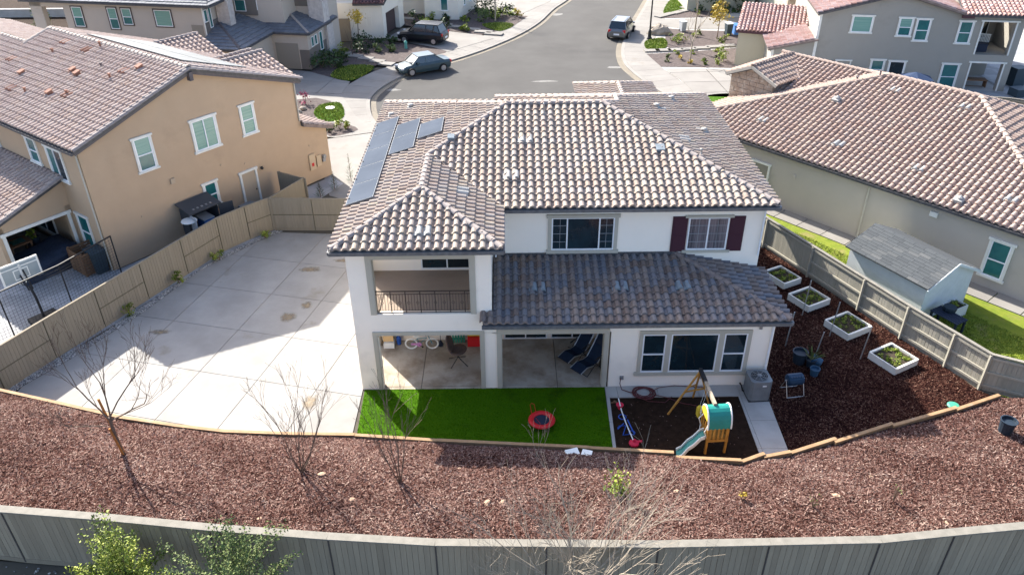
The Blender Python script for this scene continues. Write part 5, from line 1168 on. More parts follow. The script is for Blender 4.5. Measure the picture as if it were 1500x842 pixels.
# ------------------------------------------------------------------ vegetation builders
def leaves(mb, c, rad, n, size, r, clump=6, zmin=None, tshade=True):
    nc=max(3,n//22)
    cs=[]
    for i in range(nc):
        while True:
            p=(r.uniform(-1,1),r.uniform(-1,1),r.uniform(-1,1)); 
            if p[0]**2+p[1]**2+p[2]**2<=1: break
        cs.append(((c[0]+p[0]*rad[0],c[1]+p[1]*rad[1],c[2]+p[2]*rad[2]),r.random()))
    for i in range(n):
        (cx,cy,cz),ct=cs[r.randrange(nc)]; s=max(rad)*.24
        x,y,z=cx+r.gauss(0,s),cy+r.gauss(0,s),cz+r.gauss(0,s*.8)
        if zmin is not None and z<zmin: z=zmin+r.random()*.05
        L=size*r.uniform(.6,1.3); W=L*.45; d=Vector((r.gauss(0,1),r.gauss(0,1),r.gauss(0,.8))).normalized(); e=d.cross(Vector((r.gauss(0,1),r.gauss(0,1),r.gauss(0,1)))).normalized()
        p=Vector((x,y,z)); t=min(1,max(0,ct*.55+r.random()*.45))
        mb.add([tuple(p-d*L),tuple(p-e*W+d*L*.1),tuple(p+d*L),tuple(p+e*W+d*L*.1)],[(0,1,2,3)],t)
def branchy(mb, p, d, L, r0, depth, r, spread=.55, n=3, k=.72, up=.15, twig=.0025, segs=3):
    pts=[Vector(p)]; dd=Vector(d).normalized()
    for i in range(segs):
        dd=(dd+Vector((r.gauss(0,.09),r.gauss(0,.09),r.gauss(0,.05)+up*.12))).normalized(); pts.append(pts[-1]+dd*L/segs)
    r1=max(twig,r0*.62); mb.tube(pts,r0,r1,5 if r0>.012 else 3,cap=False)
    if depth<=0: return
    for i in range(n):
        f=r.uniform(.35,1.0) if i>0 else 1.0; j=min(segs-1,int(f*segs)); q=pts[j]+(pts[j+1]-pts[j])*(f*segs-j)
        ax=Vector((r.gauss(0,1),r.gauss(0,1),r.gauss(0,.5))).normalized()
        nd=(dd+ax*spread*r.uniform(.6,1.3)+Vector((0,0,up))).normalized()
        branchy(mb,q,nd,L*k*r.uniform(.75,1.15),r1*r.uniform(.7,.95),depth-1,r,spread,n,k,up,twig,segs)
def bare_tree(name,label,cat,loc,starts,seed,m='bark_brown',trunk=None,depth=3,n=3,spread=.5,up=.2,k=.7,twig=.003,group=None):
    t=thing(name,label,cat,loc,0,group); r=random.Random(seed)
    if trunk:
        mb=MB(); mb.tube(trunk[0],trunk[1],trunk[2],7); mb.build('trunk',m,t)
    mb=MB()
    for (p,d,L,rr) in starts: branchy(mb,p,d,L,rr,depth,r,spread,n,k,up,twig)
    mb.build('branches',m,t); return t
def bush(name,label,cat,loc,rad,n,size,m,seed,group=None,stem=True,stemm='bark_brown'):
    t=thing(name,label,cat,loc,0,group); r=random.Random(seed); mb=MB()
    leaves(mb,(0,0,rad[2]*.85),rad,n,size,r,zmin=.02); mb.build('foliage',m,t)
    if stem:
        s=MB()
        for i in range(6):
            a=r.uniform(0,6.28); s.tube([(0,0,-.05),(rad[0]*.35*math.cos(a),rad[1]*.35*math.sin(a),rad[2]*.6),(rad[0]*.75*math.cos(a),rad[1]*.75*math.sin(a),rad[2]*1.25)],.012,.005,4)
        s.build('stem',stemm,t)
    return t
bz=lambda x,y: bark_z(x,y)-.03
# bare young trees on the slope
x,y=-11.85,-5.1; z=bz(x,y)
bt=bare_tree('bare_tree','leafless young tree tied to an orange stake, leftmost on the bark slope','tree',(x,y,z),
  [((-.03,0,1.35),(-.55,.25,.85),1.35,.026),((.0,0,1.3),(.1,.3,1),1.4,.030),((.05,0,1.4),(1.0,-.1,.65),1.5,.028),((.0,.05,1.5),(.5,.5,.8),1.4,.025),((-.1,-.1,1.25),(-.8,-.3,.35),1.0,.02)],11,'bark_grey',([(0,0,-.1),(-.05,.02,.7),(-.02,0,1.5)],.055,.045),depth=4,n=3,spread=.5,up=.20,k=.68,twig=.0042)
s_=MB(); s_.tube([(-.02,.10,-.1),(-.22,.12,2.1)],.04,.036,6); s_.build('stake','stake_wood',bt)
s_=MB(); s_.tube([(.05,-.05,-.1),(-.10,-.05,1.1)],.035,n=6); s_.build('stake','stake_wood',bt)
def multistem(label,x,y,seed,ns,L,rr,lean=.35,m='bark_brown',depth=2,spread=.3):
    z=bz(x,y); r=random.Random(seed); st=[]
    for i in range(ns):
        a=2*math.pi*i/ns+r.uniform(-.4,.4); l=r.uniform(.1,lean); st.append(((.03*math.cos(a),.03*math.sin(a),-.05),(l*math.cos(a),l*math.sin(a),1),L*r.uniform(.7,1.1),rr*r.uniform(.7,1)))
    return bare_tree('bare_tree',label,'tree',(x,y,z),st,seed,m,None,depth=depth,n=3,spread=spread,up=.22,k=.62,group=None,twig=.0038)
multistem('leafless many-stemmed young tree second from the left on the bark slope',-6.2,-5.9,21,8,1.75,.022,.55,m='bark_grey',depth=3,spread=.35)
multistem('thin upright leafless young tree third from the left, in front of the turf corner',-3.2,-6.45,22,6,1.8,.02,.28,m='bark_grey',spread=.22,depth=3)
multistem('tiny pale leafless sapling in the shaded bark below the red round trampoline',.88,-5.0,23,3,1.1,.012,.12,'bark_pale',2,.2)
bush('shrub','small bright green shrub on the bark slope right of the centre','shrub',(3.15,-6.95,bz(3.15,-6.95)),(.26,.24,.50),260,.055,'leaf_lime',31)
bush('small_plant','tiny yellow green plant on the bark slope below the play set','plant',(6.72,-6.95,bz(6.72,-6.95)),(.13,.13,.16),60,.045,'leaf_yellow',32)
def stick_plant(label,x,y,seed,n,h,m='bark_grey'):
    r=random.Random(seed); t=thing('dry_plant',label,'plant',(x,y,bz(x,y))); mb=MB()
    for i in range(n):
        a=r.uniform(0,6.28); l=r.uniform(.05,.45); mb.tube([(0,0,-.03),(l*h*.4*math.cos(a),l*h*.4*math.sin(a),h*.5),(l*h*math.cos(a),l*h*math.sin(a),h*r.uniform(.7,1.1))],.012,.004,4)
    mb.build('stem',m,t)
    mb=MB(); leaves(mb,(0,0,h*.5),(.12,.12,h*.4),26,.03,r,zmin=.02); mb.build('foliage','leaf_grey',t)
stick_plant('thin dry sprig in bark below the right end of the concrete strip',8.85,-7.0,41,4,.8)
stick_plant('grey dry agave-like sprig right of the thin one on the bark slope',11.4,-6.65,42,9,.75)
for i,(x,y,s,lab) in enumerate([(-5.57,-6.1,.13,'rust brown rock right of the second bare tree'),(-4.48,-7.2,.11,'small tan rock between the second and third bare trees'),(-1.49,-5.8,.10,'small pale rock just below the shaded strip of bark'),(4.82,-6.86,.12,'small tan rock right of the bright green shrub'),(9.8,-6.45,.13,'flat orange tan rock below the lit end of the right yard'),(12.58,-7.5,.12,'brown rock at lower right near the rear fence'),(-6.91,-7.9,.10,'pale orange rock close to the rear fence above the green bushes'),(-.63,-7.35,.13,'left pale rock of the pair behind the dry foreground shrub'),(-.2,-7.33,.11,'right pale rock of the pair behind the dry foreground shrub'),(11.2,-5.6,.10,'small cream rock below the shadow corner of the right yard')]):
    r=random.Random(i+50); m=MB(); m.lathe((0,0,-.05),[(s*.8,0),(s*1.05,s*.35),(s*.7,s*.75),(s*.2,s*.85)],7)
    m.v=[(a*(1+r.uniform(-.28,.28)),b*(.75+r.uniform(-.25,.25)),c*r.uniform(.8,1.2)) for a,b,c in m.v]; o=m.build('rock','rock',None,smooth=False,loc=(x,y,bz(x,y)),rz=r.uniform(0,3)); tag(o,lab,'rock','rocks scattered on the bark slope')
# foreground: dry shrub and two leafy bushes outside the rear fence
r=random.Random(5); st=[]
for i in range(13):
    a=2*math.pi*i/13+r.uniform(-.2,.2); l=r.uniform(.2,1.3); st.append(((.05*math.cos(a),.05*math.sin(a),.9),(l*math.cos(a),l*math.sin(a)*.6,1.0),r.uniform(1.5,2.1),.022))
bare_tree('dry_shrub','large leafless pale tan shrub in front of the rear fence at the bottom centre','shrub',(1.55,-10.8,1.35),st,61,'bark_pale',([(0,0,-.1),(.02,0,1.1)],.09,.07),depth=3,n=4,spread=.55,up=.12,k=.66,twig=.003)
bare_tree('dry_shrub','small thin leafless shrub left of the large pale one at the bottom edge','shrub',(-.55,-10.55,1.35),[((0,0,0),(.2*math.cos(a),.2*math.sin(a),1),1.6,.012) for a in (0,1.5,3,4.4)],62,'bark_pale',None,depth=2,n=3,spread=.4,up=.2,k=.65)
bare_tree('dry_shrub','pale dry twigs rising at the bottom right corner outside the fence','shrub',(10.7,-10.7,1.35),[((0,0,0),(.25*math.cos(a),.25*math.sin(a),1),.7,.012) for a in (.5,2,3.5,5)],63,'bark_pale',None,depth=2,n=3,spread=.4,up=.2,k=.65)
def leafy_bush(label,x,y,h,w,seed,n,m):
    r=random.Random(seed); t=thing('leafy_shrub',label,'shrub',(x,y,1.35)); s=MB(); f=MB()
    for i in range(42):
        a=r.uniform(0,6.28); l=w*r.uniform(.15,1); hh=h*r.uniform(.55,1.12)*(1.05-.4*l/w); tip=Vector((l*math.cos(a),l*math.sin(a)*.7,hh)); mid=tip*.55+Vector((0,0,h*.12))
        pts=[Vector((0,0,0)),mid*.5+Vector((r.gauss(0,.03),r.gauss(0,.03),0)),mid,tip]; s.tube(pts,.014,.004,4,cap=False)
        base_t=r.random()
        for k in range(n//42):
            u=r.uniform(.35,1.03); p=(pts[1].lerp(pts[2],(u-.35)/.3) if u<.65 else pts[2].lerp(tip,(u-.65)/.38)); p=p+Vector((r.gauss(0,.07),r.gauss(0,.07),r.gauss(0,.07)))
            L=r.uniform(.022,.052); d=Vector((r.gauss(0,1),r.gauss(0,1),r.gauss(0,1))).normalized(); e=d.cross(Vector((r.gauss(0,1),r.gauss(0,1),1))).normalized()*L*.5
            f.add([tuple(p-d*L*.8),tuple(p-e),tuple(p+d*L),tuple(p+e)],[(0,1,2,3)],min(1,base_t*.5+r.random()*.5))
    s.build('stems','bark_grey',t); f.build('foliage',m,t); return t
leafy_bush('yellowish green leafy shrub outside the rear fence at the bottom left',-9.5,-10.35,3.3,1.35,71,10500,'leaf')
leafy_bush('grey green leafy shrub right of the yellowish one outside the rear fence',-6.8,-10.5,3.3,2.0,72,9500,'leaf_grey')
for i,(x,y,lab) in enumerate([(-12.35,12.1,'small green shrub on the gravel strip nearest the back fence corner'),(-14.0,9.9,'second small green shrub from the back on the gravel strip'),(-15.15,7.8,'third small green shrub from the back on the gravel strip'),(-16.35,5.25,'front small green shrub on the gravel strip beside the tan fence')]):
    bush('small_shrub',lab,'shrub',(x+.12,y-.05,0),(.22,.25,.33),110,.075,'leaf',81+i,'small shrubs on the gravel strip')
# ------------------------------------------------------------------ right yard
def planter(label,cx,cy,rz,w,l,seed,yellow=False):
    t=thing('planter_box',label,'planter',(cx,cy,0),rz,'white planter boxes in the right yard'); h=.30
    for (x0,x1,y0,y1) in ((-w/2,w/2,-l/2,-l/2+.05),(-w/2,w/2,l/2-.05,l/2),(-w/2,-w/2+.05,-l/2+.05,l/2-.05),(w/2-.05,w/2,-l/2+.05,l/2-.05)):
        m=MB(); m.box(x0,x1,y0,y1,.02,h); m.box(x0-.02 if x1-x0<.1 else x0,x1+.02 if x1-x0<.1 else x1,y0,y1,h,h+.02); m.build('side_board','trim_white',t)
    m=MB(); m.box(-w/2+.05,w/2-.05,-l/2+.05,l/2-.05,.02,.22); m.build('soil','soil_bed',t)
    r=random.Random(seed); m=MB()
    for i in range(34): leaves(m,(r.uniform(-w*.36,w*.36),r.uniform(-l*.36,l*.40),.27),(.10,.10,.05),16,.045,r,zmin=.22)
    m.build('plants','leaf_lime' if yellow else 'leaf',t)
A_r=RAD(-62)
planter('white planter box of greens nearest the house corner, farthest back of four',12.55,7.45,A_r,1.30,1.05,91)
planter('white planter box second from the back, pole at its near corner',13.15,5.6,A_r,1.2,1.3,92)
planter('white planter box third from the back, pole beside it',14.07,3.55,A_r,1.25,1.35,93)
planter('white planter box of yellow green seedlings, nearest the camera and half in sun',15.0,1.3,A_r,1.25,1.3,94,True)
for i,(x,y,h,lab,tl) in enumerate([(12.56,4.59,1.75,'thin metal pole by the second planter box',.05),(13.19,3.08,1.65,'thin metal pole by the third planter box',.08),(13.83,1.50,1.55,'thin metal pole left of the nearest planter box',.1),(11.16,2.41,1.65,'thin metal pole close to the lower roof corner',.08),(12.15,1.75,1.15,'short thin pole standing by the dark plant pots',.12)]):
    m=MB(); m.tube([(0,0,0),(tl,.0,h)],.022,n=6); o=m.build('metal_pole','galv',None,loc=(x,y,0)); tag(o,lab,'pole','thin poles in the right yard')
# compost tumbler
ct=thing('compost_tumbler','dark blue compost tumbler on a white tube frame in the shaded bark yard','composter',(10.52,-.45,0),RAD(8))
m=MB(); m.lathe((-.30,0,.62),[(.15,0),(.21,.02),(.225,.07),(.225,.53),(.21,.58),(.15,.6)],12,axis='X'); m.build('drum','drum_blue',ct)
for i in range(5):
    m=MB(); m.box(-.22+.10*i,-.17+.10*i,-.17,-.07,.79,.825); m.build('rib','drum_blue',ct)
m=MB()
for sx in (-.33,.33): m.tube([(sx,-.30,.02),(sx,0,.64),(sx,.30,.02)],.014,n=6)
m.tube([(-.33,-.30,.02),(.33,-.30,.02)],.014,n=6); m.tube([(-.33,.30,.02),(.33,.30,.02)],.014,n=6); m.tube([(-.38,0,.62),(.38,0,.62)],.018,n=6); m.build('frame','galv',ct)
def pot(label,loc,r0,r1,h,m='pot_dark',tilt=0,rz=0,plant=False):
    t=thing('plant_pot',label,'plant pot',loc,rz); q=MB(); q.lathe((0,0,0),[(r0,0),(r1,h),(r1*1.08,h),(r1*1.08,h+.03),(r1*.92,h+.03),(r1*.88,h-.06)],14)
    o=q.build('pot',m,t,smooth=False); q=MB(); q.lathe((0,0,h-.08),[(.01,0),(r1*.87,0),(r1*.87,.01),(.01,.012)],12); s=q.build('soil','soil_bed',t)
    if tilt:
        for c in (o,s): c.rotation_euler=(tilt,0,0)
    return t
pot('large black nursery pot at back left of the pot cluster',(11.35,1.35,0),.22,.28,.5)
pa=pot('dark pot holding a spiky green agave, middle of the pot cluster',(11.72,1.10,0),.14,.2,.32)
q=MB(); r=random.Random(3)
for i in range(22):
    a=r.uniform(0,6.28); l=r.uniform(.15,.5); h=r.uniform(.3,.6); c_,s__=math.cos(a),math.sin(a)
    q.add([(-s__*.02,c_*.02,.3),(s__*.02,-c_*.02,.3),(l*.6*c_+s__*.022,l*.6*s__-c_*.022,.3+h*.7),(l*c_,l*s__,.3+h),(l*.6*c_-s__*.022,l*.6*s__+c_*.022,.3+h*.7)],[(0,1,2,3,4)],r.random())
q.build('leaves','leaf_grey',pa)
pot('blue pot lying tipped beside the agave',(12.12,1.05,.18),.15,.2,.36,'pot_blue',RAD(-75),RAD(60)); pot('small blue pot at the front of the pot cluster',(11.68,.55,0),.14,.18,.3,'pot_blue')
pot('tall black nursery pot at the right edge on the bark slope',(16.45,-3.6,bz(16.45,-3.6)),.20,.25,.48)
o=MB().lathe((0,0,0),[(.22,0),(.22,.05),(.17,.09),(.02,.10)],14).build('valve_cover','valve_green',None,loc=(16.1,-1.35,.0)); tag(o,'round green valve cover in the sunny bark by the right fence','valve cover')
# AC unit beside the wall
def acunit(label,loc,rz,h=.9,w=.78):
    t=thing('air_conditioner',label,'air conditioner',loc,rz); a=w/2
    m=MB(); m.box(-a,a,-a,a,0,.06); m.build('base','ac_dark',t)
    m=MB(); k=.09; P=[(-a+k,-a),(a-k,-a),(a,-a+k),(a,a-k),(a-k,a),(-a+k,a),(-a,a-k),(-a,-a+k)]; m.prism(P,.06,h-.05); body=m.build('body','ac_metal',t)
    for i in range(9):
        z=.14+i*(h-.28)/9
        for (x0,x1,y0,y1) in ((-a+.1,a-.1,-a-.008,-a),(-a-.008,-a,-a+.1,a-.1)):
            q=MB(); q.box(x0,x1,y0,y1,z,z+.028); q.build('louvre','ac_metal',body)
    m=MB(); m.prism(P,h-.05,h); m.build('top','ac_metal',t)
    m=MB(); m.lathe((0,0,h),[(a*.78,0),(a*.78,.012),(.02,.012)],20); m.build('fan_opening','ac_dark',t)
    g=MB()
    for rr in (.1,.17,.24,.30): g.torus((0,0,h+.035),rr,.006,22,4)
    for i in range(8): x_,y_=math.cos(i*.785),math.sin(i*.785); g.bar((.05*x_,.05*y_,h+.035),(.31*x_,.31*y_,h+.03),.01)
    g.lathe((0,0,h+.02),[(.08,0),(.08,.03),(.02,.04)],12); g.build('fan_guard','metal_grey',t)
    m=MB(); m.box(.02,.16,-a-.012,-a-.004,h*.78,h*.84); m.build('badge','plate',t)
    return t
acunit('grey air conditioner on the concrete strip by the house corner',(9.12,-.62,.03),RAD(3))
m=MB(); m.tube([(0,0,.35),(.05,-.1,.3),(.1,-.15,.1),(.3,-.15,.06)],.03,n=6); o=m.build('cable_coil','rubber',None,loc=(8.56,-.32,.03)); tag(o,'black insulated pipe running to the grey air conditioner','pipe')
# hose
hs=MB(); r=random.Random(1)
pts=[]
for i in range(150):
    a=i*.30; R=.30+.07*math.sin(i*.11)+.03*math.sin(i*.43); pts.append((R*math.cos(a)*1.15,R*math.sin(a),.04+.03*(i%21)/21+.012*math.sin(i)))
hs.tube(pts,.017,n=5)
hs.tube([(-.83,.42,.42),(-.86,.36,.2),(-.8,.2,.05),(-.5,.05,.03),(-.3,.0,.04)],.017,n=5)
hs.tube([(.32,.08,.05),(.6,.3,.04),(1.2,.42,.03),(1.9,.34,.03),(2.3,.3,.03)],.014,n=5); hs.tube([(.3,-.1,.05),(.8,-.25,.02),(1.3,-.55,-.0),(1.9,-.72,-.01),(2.3,-.6,-.01)],.014,n=5); hs.tube([(-.28,-.2,.03),(.1,-.45,.02),(.7,-.5,.0),(1.0,-.2,.02)],.014,n=5)
o=hs.build('garden_hose','hose_red',None,smooth=True,loc=(5.02,-.47,.03)); tag(o,'dark red garden hose coiled on the path under the window','hose')
# red saucer trampoline lying on the turf
tp=thing('mini_trampoline','round red rimmed mini trampoline on shaded turf with a red handle','trampoline',(1.16,-2.06,.012))
m=MB(); m.torus((0,0,.22),.375,.105,32,8); m.v=[(a,b,.22+(c-.22)*.55) for a,b,c in m.v]; m.build('padding','red_vinyl',tp,smooth=True)
m=MB(); m.lathe((0,0,.205),[(.28,0),(.28,.012),(.01,.012)],28); m.build('jump_mat','navy',tp)
for i in range(6):
    a=i*math.pi/3; m=MB(); m.tube([(.40*math.cos(a),.40*math.sin(a),.2),(.43*math.cos(a),.43*math.sin(a),0)],.016,n=6); m.build('leg','metal_dark',tp)
m=MB(); m.tube([(-.33,.24,.2),(-.40,.33,.62),(-.36,.36,.68),(-.26,.38,.62),(-.18,.36,.2)],.010,n=6); m.tube([(-.2,.1,.22),(-.05,-.25,.25)],.006,n=4); m.build('handle','red_vinyl',tp)
# red, white and blue toy in the play area
ty=thing('garden_toy','toy of white pole with red cones and blue frames in the play area','toy',(4.05,-2.3,.02))
m=MB(); m.tube([(-.12,.95,.55),(-.05,.55,.32),(.06,.0,.18),(.20,-.75,.12)],.022,n=6); m.build('pole','plastic_white',ty)
m=MB(); m.lathe((-.09,.74,.36),[(.02,-.16),(.05,-.12),(.13,.06),(.14,.08),(.02,.04)],12); m.build('cone','red_plastic',ty)
m=MB(); m.lathe((.22,-.80,.02),[(.18,0),(.17,.05),(.06,.10),(.03,.2)],12); m.obox((.36,-.74,.05),(.3,.08,.05),.1); m.build('cone','red_plastic',ty)
m=MB(); m.torus((-.02,.45,.12),.13,.018,16,5); m.build('blue_ring','blue_plastic',ty)
m=MB(); m.tube([(-.20,.05,.05),(.05,.02,.1),(-.1,-.4,.04),(.2,-.36,.06)],.02,n=5); m.tube([(.1,.1,.3),(.28,-.35,.08)],.022,n=5); m.tube([(-.22,.0,.05),(-.25,-.1,.05),(-.02,.08,.15)],.02,n=5); m.torus((.22,-.30,.06),.10,.02,14,5); m.build('blue_frame','blue_plastic',ty)
o=MB().obox((0,0,.03),(.24,.05,.03),.2).obox((.02,.03,.05),(.10,.06,.03),.7).build('wood_scrap','wood_brown',None,loc=(3.85,-.95,.01)); tag(o,'small wood scrap at the edge of the dark play area near the turf','scrap')
# ------------------------------------------------------------------ play set
PS=thing('play_set','wooden toddler play set with green canopy, pale green slide and swing beam','play set',(6.90,-3.22,.0),RAD(4))
hw,hd=.33,.34
for sx in (-1,1):
    for sy in (-1,1):
        m=MB(); m.box(sx*hw-.035,sx*hw+.035,sy*hd-.035,sy*hd+.035,0,1.25); m.build('post','wood_play',PS)
m=MB(); m.box(-hw,hw,-hd,hd,.62,.67); m.build('deck','wood_play',PS)
for y in (-hd-.04,hd+.04):
    m=MB(); m.box(-hw-.035,hw+.035,y-.012,y+.012,.55,.65); m.box(-hw-.035,hw+.035,y-.012,y+.012,1.13,1.22); m.build('rail','wood_play',PS)
    for i in range(5):
        m=MB(); x_=-hw+.05+i*(2*hw-.1)/4; m.box(x_-.03,x_+.03,y-.022,y-.010,.65,1.13); m.build('slat','wood_play',PS)
m=MB(); m.box(hw+.03,hw+.055,-hd,hd,.55,.65); m.box(hw+.03,hw+.055,-hd,hd,1.13,1.22); m.build('rail','wood_play',PS)
for i in range(4):
    m=MB(); y_=-hd+.1+i*.16; m.box(hw+.04,hw+.06,y_-.03,y_+.03,.65,1.13); m.build('slat','wood_play',PS)
# canopy: half barrel over the deck, axis along y
m=MB(); N=12
def arch(a,rx=hd+.06,rz_=.66): return (rx*math.cos(a), 1.12+rz_*math.sin(a))
vs=[];fs=[]
for i in range(N+1):
    x_,z_=arch(math.pi*i/N)
    vs+=[(-hw-.05,x_,z_),(hw+.05,x_,z_)]
for i in range(N): fs.append((2*i,2*i+1,2*i+3,2*i+2))
m.add(vs,fs); m.add([(a,b,c-.012) for a,b,c in vs],[f[::-1] for f in fs]); m.build('canopy','plastic_green',PS)
for y in (-hw-.06,hw+.06):
    m=MB(); m.tube([(y,arch(math.pi*i/N,hd+.065,.67)[0],arch(math.pi*i/N,hd+.065,.67)[1]) for i in range(N+1)],.028,n=6); m.build('canopy_hoop','plastic_white',PS)
m=MB(); m.prism([(0,0)],0,0) if False else None
sun_=MB(); vs=[(-hw-.09,0,1.40)]+[(-hw-.09,.32*math.cos(math.pi*i/8),1.40+.36*math.sin(math.pi*i/8)) for i in range(9)]; sun_.add(vs+[(a+.03,b,c) for a,b,c in vs],[(0,i+1,i+2) for i in range(8)]+[(10+0,10+i+2,10+i+1) for i in range(8)]); sun_.build('end_panel','plastic_yellow',PS)
# slide to the left-front
sd=MB(); prof=[(-.36,-.10,.66),(-.50,-.12,.64),(-.72,-.18,.42),(-.92,-.22,.30),(-1.12,-.30,.10),(-1.32,-.36,.06)]
def slide_side(off): return [(x_+off*.22,y_+off*1.0,z_) for x_,y_,z_ in prof]
Lf=slide_side(-.20); Rt=slide_side(.20); n=len(prof); sd.add(Lf+Rt,[(i,i+1,n+i+1,n+i) for i in range(n-1)]); sd.add([(a,b,c-.03) for a,b,c in Lf+Rt],[(n+i,n+i+1,i+1,i) for i in range(n-1)]); so_=sd.build('slide','slide_green',PS)
for sidep in (Lf,Rt):
    q=MB()
    for a,b in zip(sidep,sidep[1:]): q.bar((a[0],a[1],a[2]+.03),(b[0],b[1],b[2]+.03),.035,.13)
    q.build('slide_side','plastic_white',so_)
q=MB(); q.tube([(-.36,.3,.68),(-.48,.28,1.05),(-.36,.25,1.25)],.022,n=6); q.tube([(-.36,-.3,.68),(-.45,-.3,.95),(-.36,-.3,1.2)],.022,n=6); q.build('grab_bar','plastic_white',PS)
for i in range(3):
    q=MB(); q.box(-hw-.03,-hw,-.28+.2*i,-.20+.2*i,.65,1.15); q.build('slat','wood_play',PS)
# swing beam and A-frame
q=MB(); q.bar((-.10,.02,1.80),(.02,2.05,1.66),.10,.12); q.build('swing_beam','bark_pale',PS)
q=MB(); q.bar((-.02,1.30,1.712),(.023,2.10,1.657),.115,.135); q.build('beam_sleeve','metal_dark',PS)
for (dx,dy) in ((-1.10,-.35),(.06,.50),(.50,-.1)):
    q=MB(); q.bar((.02,2.05,1.62),(.02+dx,2.05+dy,0),.055,.055); q.build('leg','wood_play',PS)
q=MB(); q.bar((-.50,1.88,.85),(.28,2.02,.85),.045); q.bar((-.40,1.92,1.0),(.05,2.28,.85),.03); q.build('cross_brace','wood_play',PS)
q=MB(); q.tube([(-.04,1.15,1.70),(-.20,1.1,.75)],.006,n=4); q.tube([(-.04,.95,1.70),(-.18,1.0,.75)],.006,n=4); q.build('swing_rope','plastic_white',PS)
q=MB(); q.obox((-.20,1.05,.62),(.14,.22,.34)); q.lathe((-.20,1.05,.78),[(.07,0),(.09,.04),(.06,.1)],8); q.build('swing_seat','plastic_yellow',PS)
q=MB(); q.box(-hw-.04,-hw+.05,hd-.02,hd+.05,.35,.75); q.build('step','plastic_white',PS)
wp=thing('planter_box','small white planter box of greens beyond the low dark table by the shed','planter',(18.95,4.55,0),RAD(-62))
for bx_ in ((-.3,.3,-.45,-.41,0,.5),(-.3,.3,.41,.45,0,.5),(-.3,-.26,-.41,.41,0,.5),(.26,.3,-.41,.41,0,.5)):
    b=MB(); b.box(*bx_); b.build('side_board','trim_white',wp)
b=MB(); b.box(-.26,.26,-.41,.41,0,.42); b.build('soil','soil_bed',wp)
b=MB(); r=random.Random(12)
for i in range(12): leaves(b,(r.uniform(-.2,.2),r.uniform(-.32,.32),.5),(.1,.1,.06),16,.05,r,zmin=.43)
b.build('plants','leaf',wp)
for (x,y,z,lab,i) in bank_bushes: bush('garden_bush',lab,'bush',(x,y,z),(.9,.9,.8),200,.16,'leaf_lime' if i==2 else 'leaf',700+i)
# ------------------------------------------------------------------ porch contents
bk=thing('kids_bicycle',"child's blue bicycle with white tyres and purple chain guard on the porch",'bicycle',(-3.45,2.50,.015))
for i,x in enumerate((-.42,.42)):
    m=MB(); m.torus((x,0,.26),.235,.028,26,6,axis='Y'); m.torus((x,0,.26),.205,.010,22,4,axis='Y'); w_=m.build('wheel','plastic_white',bk)
    m=MB()
    for k in range(8): a=k*math.pi/4; m.bar((x,0,.26),(x+.2*math.cos(a),0,.26+.2*math.sin(a)),.006)
    m.lathe((x,-.04,.26),[(.02,0),(.03,.02),(.03,.06),(.02,.08)],8,axis='Y'); m.build('spokes','metal_grey',w_)
m=MB(); m.tube([(-.42,0,.26),(-.10,0,.24),(.22,0,.55),(-.16,0,.50),(-.10,0,.24)],.018,n=6); m.tube([(-.42,0,.26),(-.16,0,.50)],.012,n=5); m.tube([(.42,0,.26),(.28,0,.62)],.018,n=6); m.build('frame','teal_plastic',bk)
m=MB(); m.tube([(.28,0,.62),(.26,0,.76)],.012,n=6); m.tube([(.20,-.2,.78),(.27,-.1,.78),(.27,.1,.78),(.20,.2,.78)],.013,n=6); m.build('handlebar','metal_grey',bk)
m=MB(); m.obox((-.18,0,.62),(.24,.12,.05)); m.tube([(-.16,0,.5),(-.18,0,.6)],.012,n=5); m.build('saddle','plastic_white',bk)
m=MB(); m.obox((-.22,-.035,.26),(.40,.02,.09)); m.lathe((-.1,-.05,.24),[(.02,0),(.10,.0),(.10,.02),(.02,.02)],14,axis='Y'); m.build('chain_guard','pink',bk)
m=MB(); m.bar((-.1,-.08,.24),(.02,-.08,.16),.015); m.box(.0,.07,-.13,-.05,.14,.165); m.build('pedal','rubber',bk)
def boxy(name,label,cat,loc,sz,m,rz=0,lid=None):
    q=MB(); q.box(-sz[0]/2,sz[0]/2,-sz[1]/2,sz[1]/2,0,sz[2]); q.box(-sz[0]/2-.01,sz[0]/2+.01,-sz[1]/2-.01,sz[1]/2+.01,sz[2]*.86,sz[2]*.9)
    q.box(-sz[0]/2-.012,-sz[0]/2+.02,-sz[1]/2-.012,-sz[1]/2+.02,0,sz[2]*.86); q.box(sz[0]/2-.02,sz[0]/2+.012,-sz[1]/2-.012,-sz[1]/2+.02,0,sz[2]*.86)
    o=q.build(name,m,None,loc=loc,rz=rz); return tag(o,label,cat)
boxy('storage_box','low white crate on the porch floor at the left, under the tan boxes','crate',(-4.78,2.72,.015),(.40,.35,.25),'plastic_white')
boxy('cardboard_box','tan cardboard box stacked on the white crate at the left of the porch','box',(-4.80,2.80,.29),(.38,.3,.38),'storage_box')
q=MB(); q.lathe((0,0,0),[(.09,0),(.10,.3),(.07,.36),(.07,.5),(.02,.52)],12); o=q.build('plastic_jug','blue_plastic',None,loc=(-4.42,2.86,.015)); tag(o,'blue and red upright container beside the stacked boxes on the porch','container'); q=MB(); q.lathe((0,0,.5),[(.075,0),(.08,.14),(.02,.17)],12); q.build('cap','red_plastic',o)
boxy('red_bin','dark red fabric bin against the porch back wall, right of the folding chair','bin',(-1.30,2.80,.015),(.62,.4,.42),'red_vinyl')
boxy('yellow_box','yellow box set on the dark red bin on the porch','box',(-1.35,2.86,.45),(.55,.25,.16),'plastic_yellow')
q=MB(); 
for i in range(5): q.box(-.22+.11*i-.03,-.22+.11*i+.03,-.02,.02,0,.75)
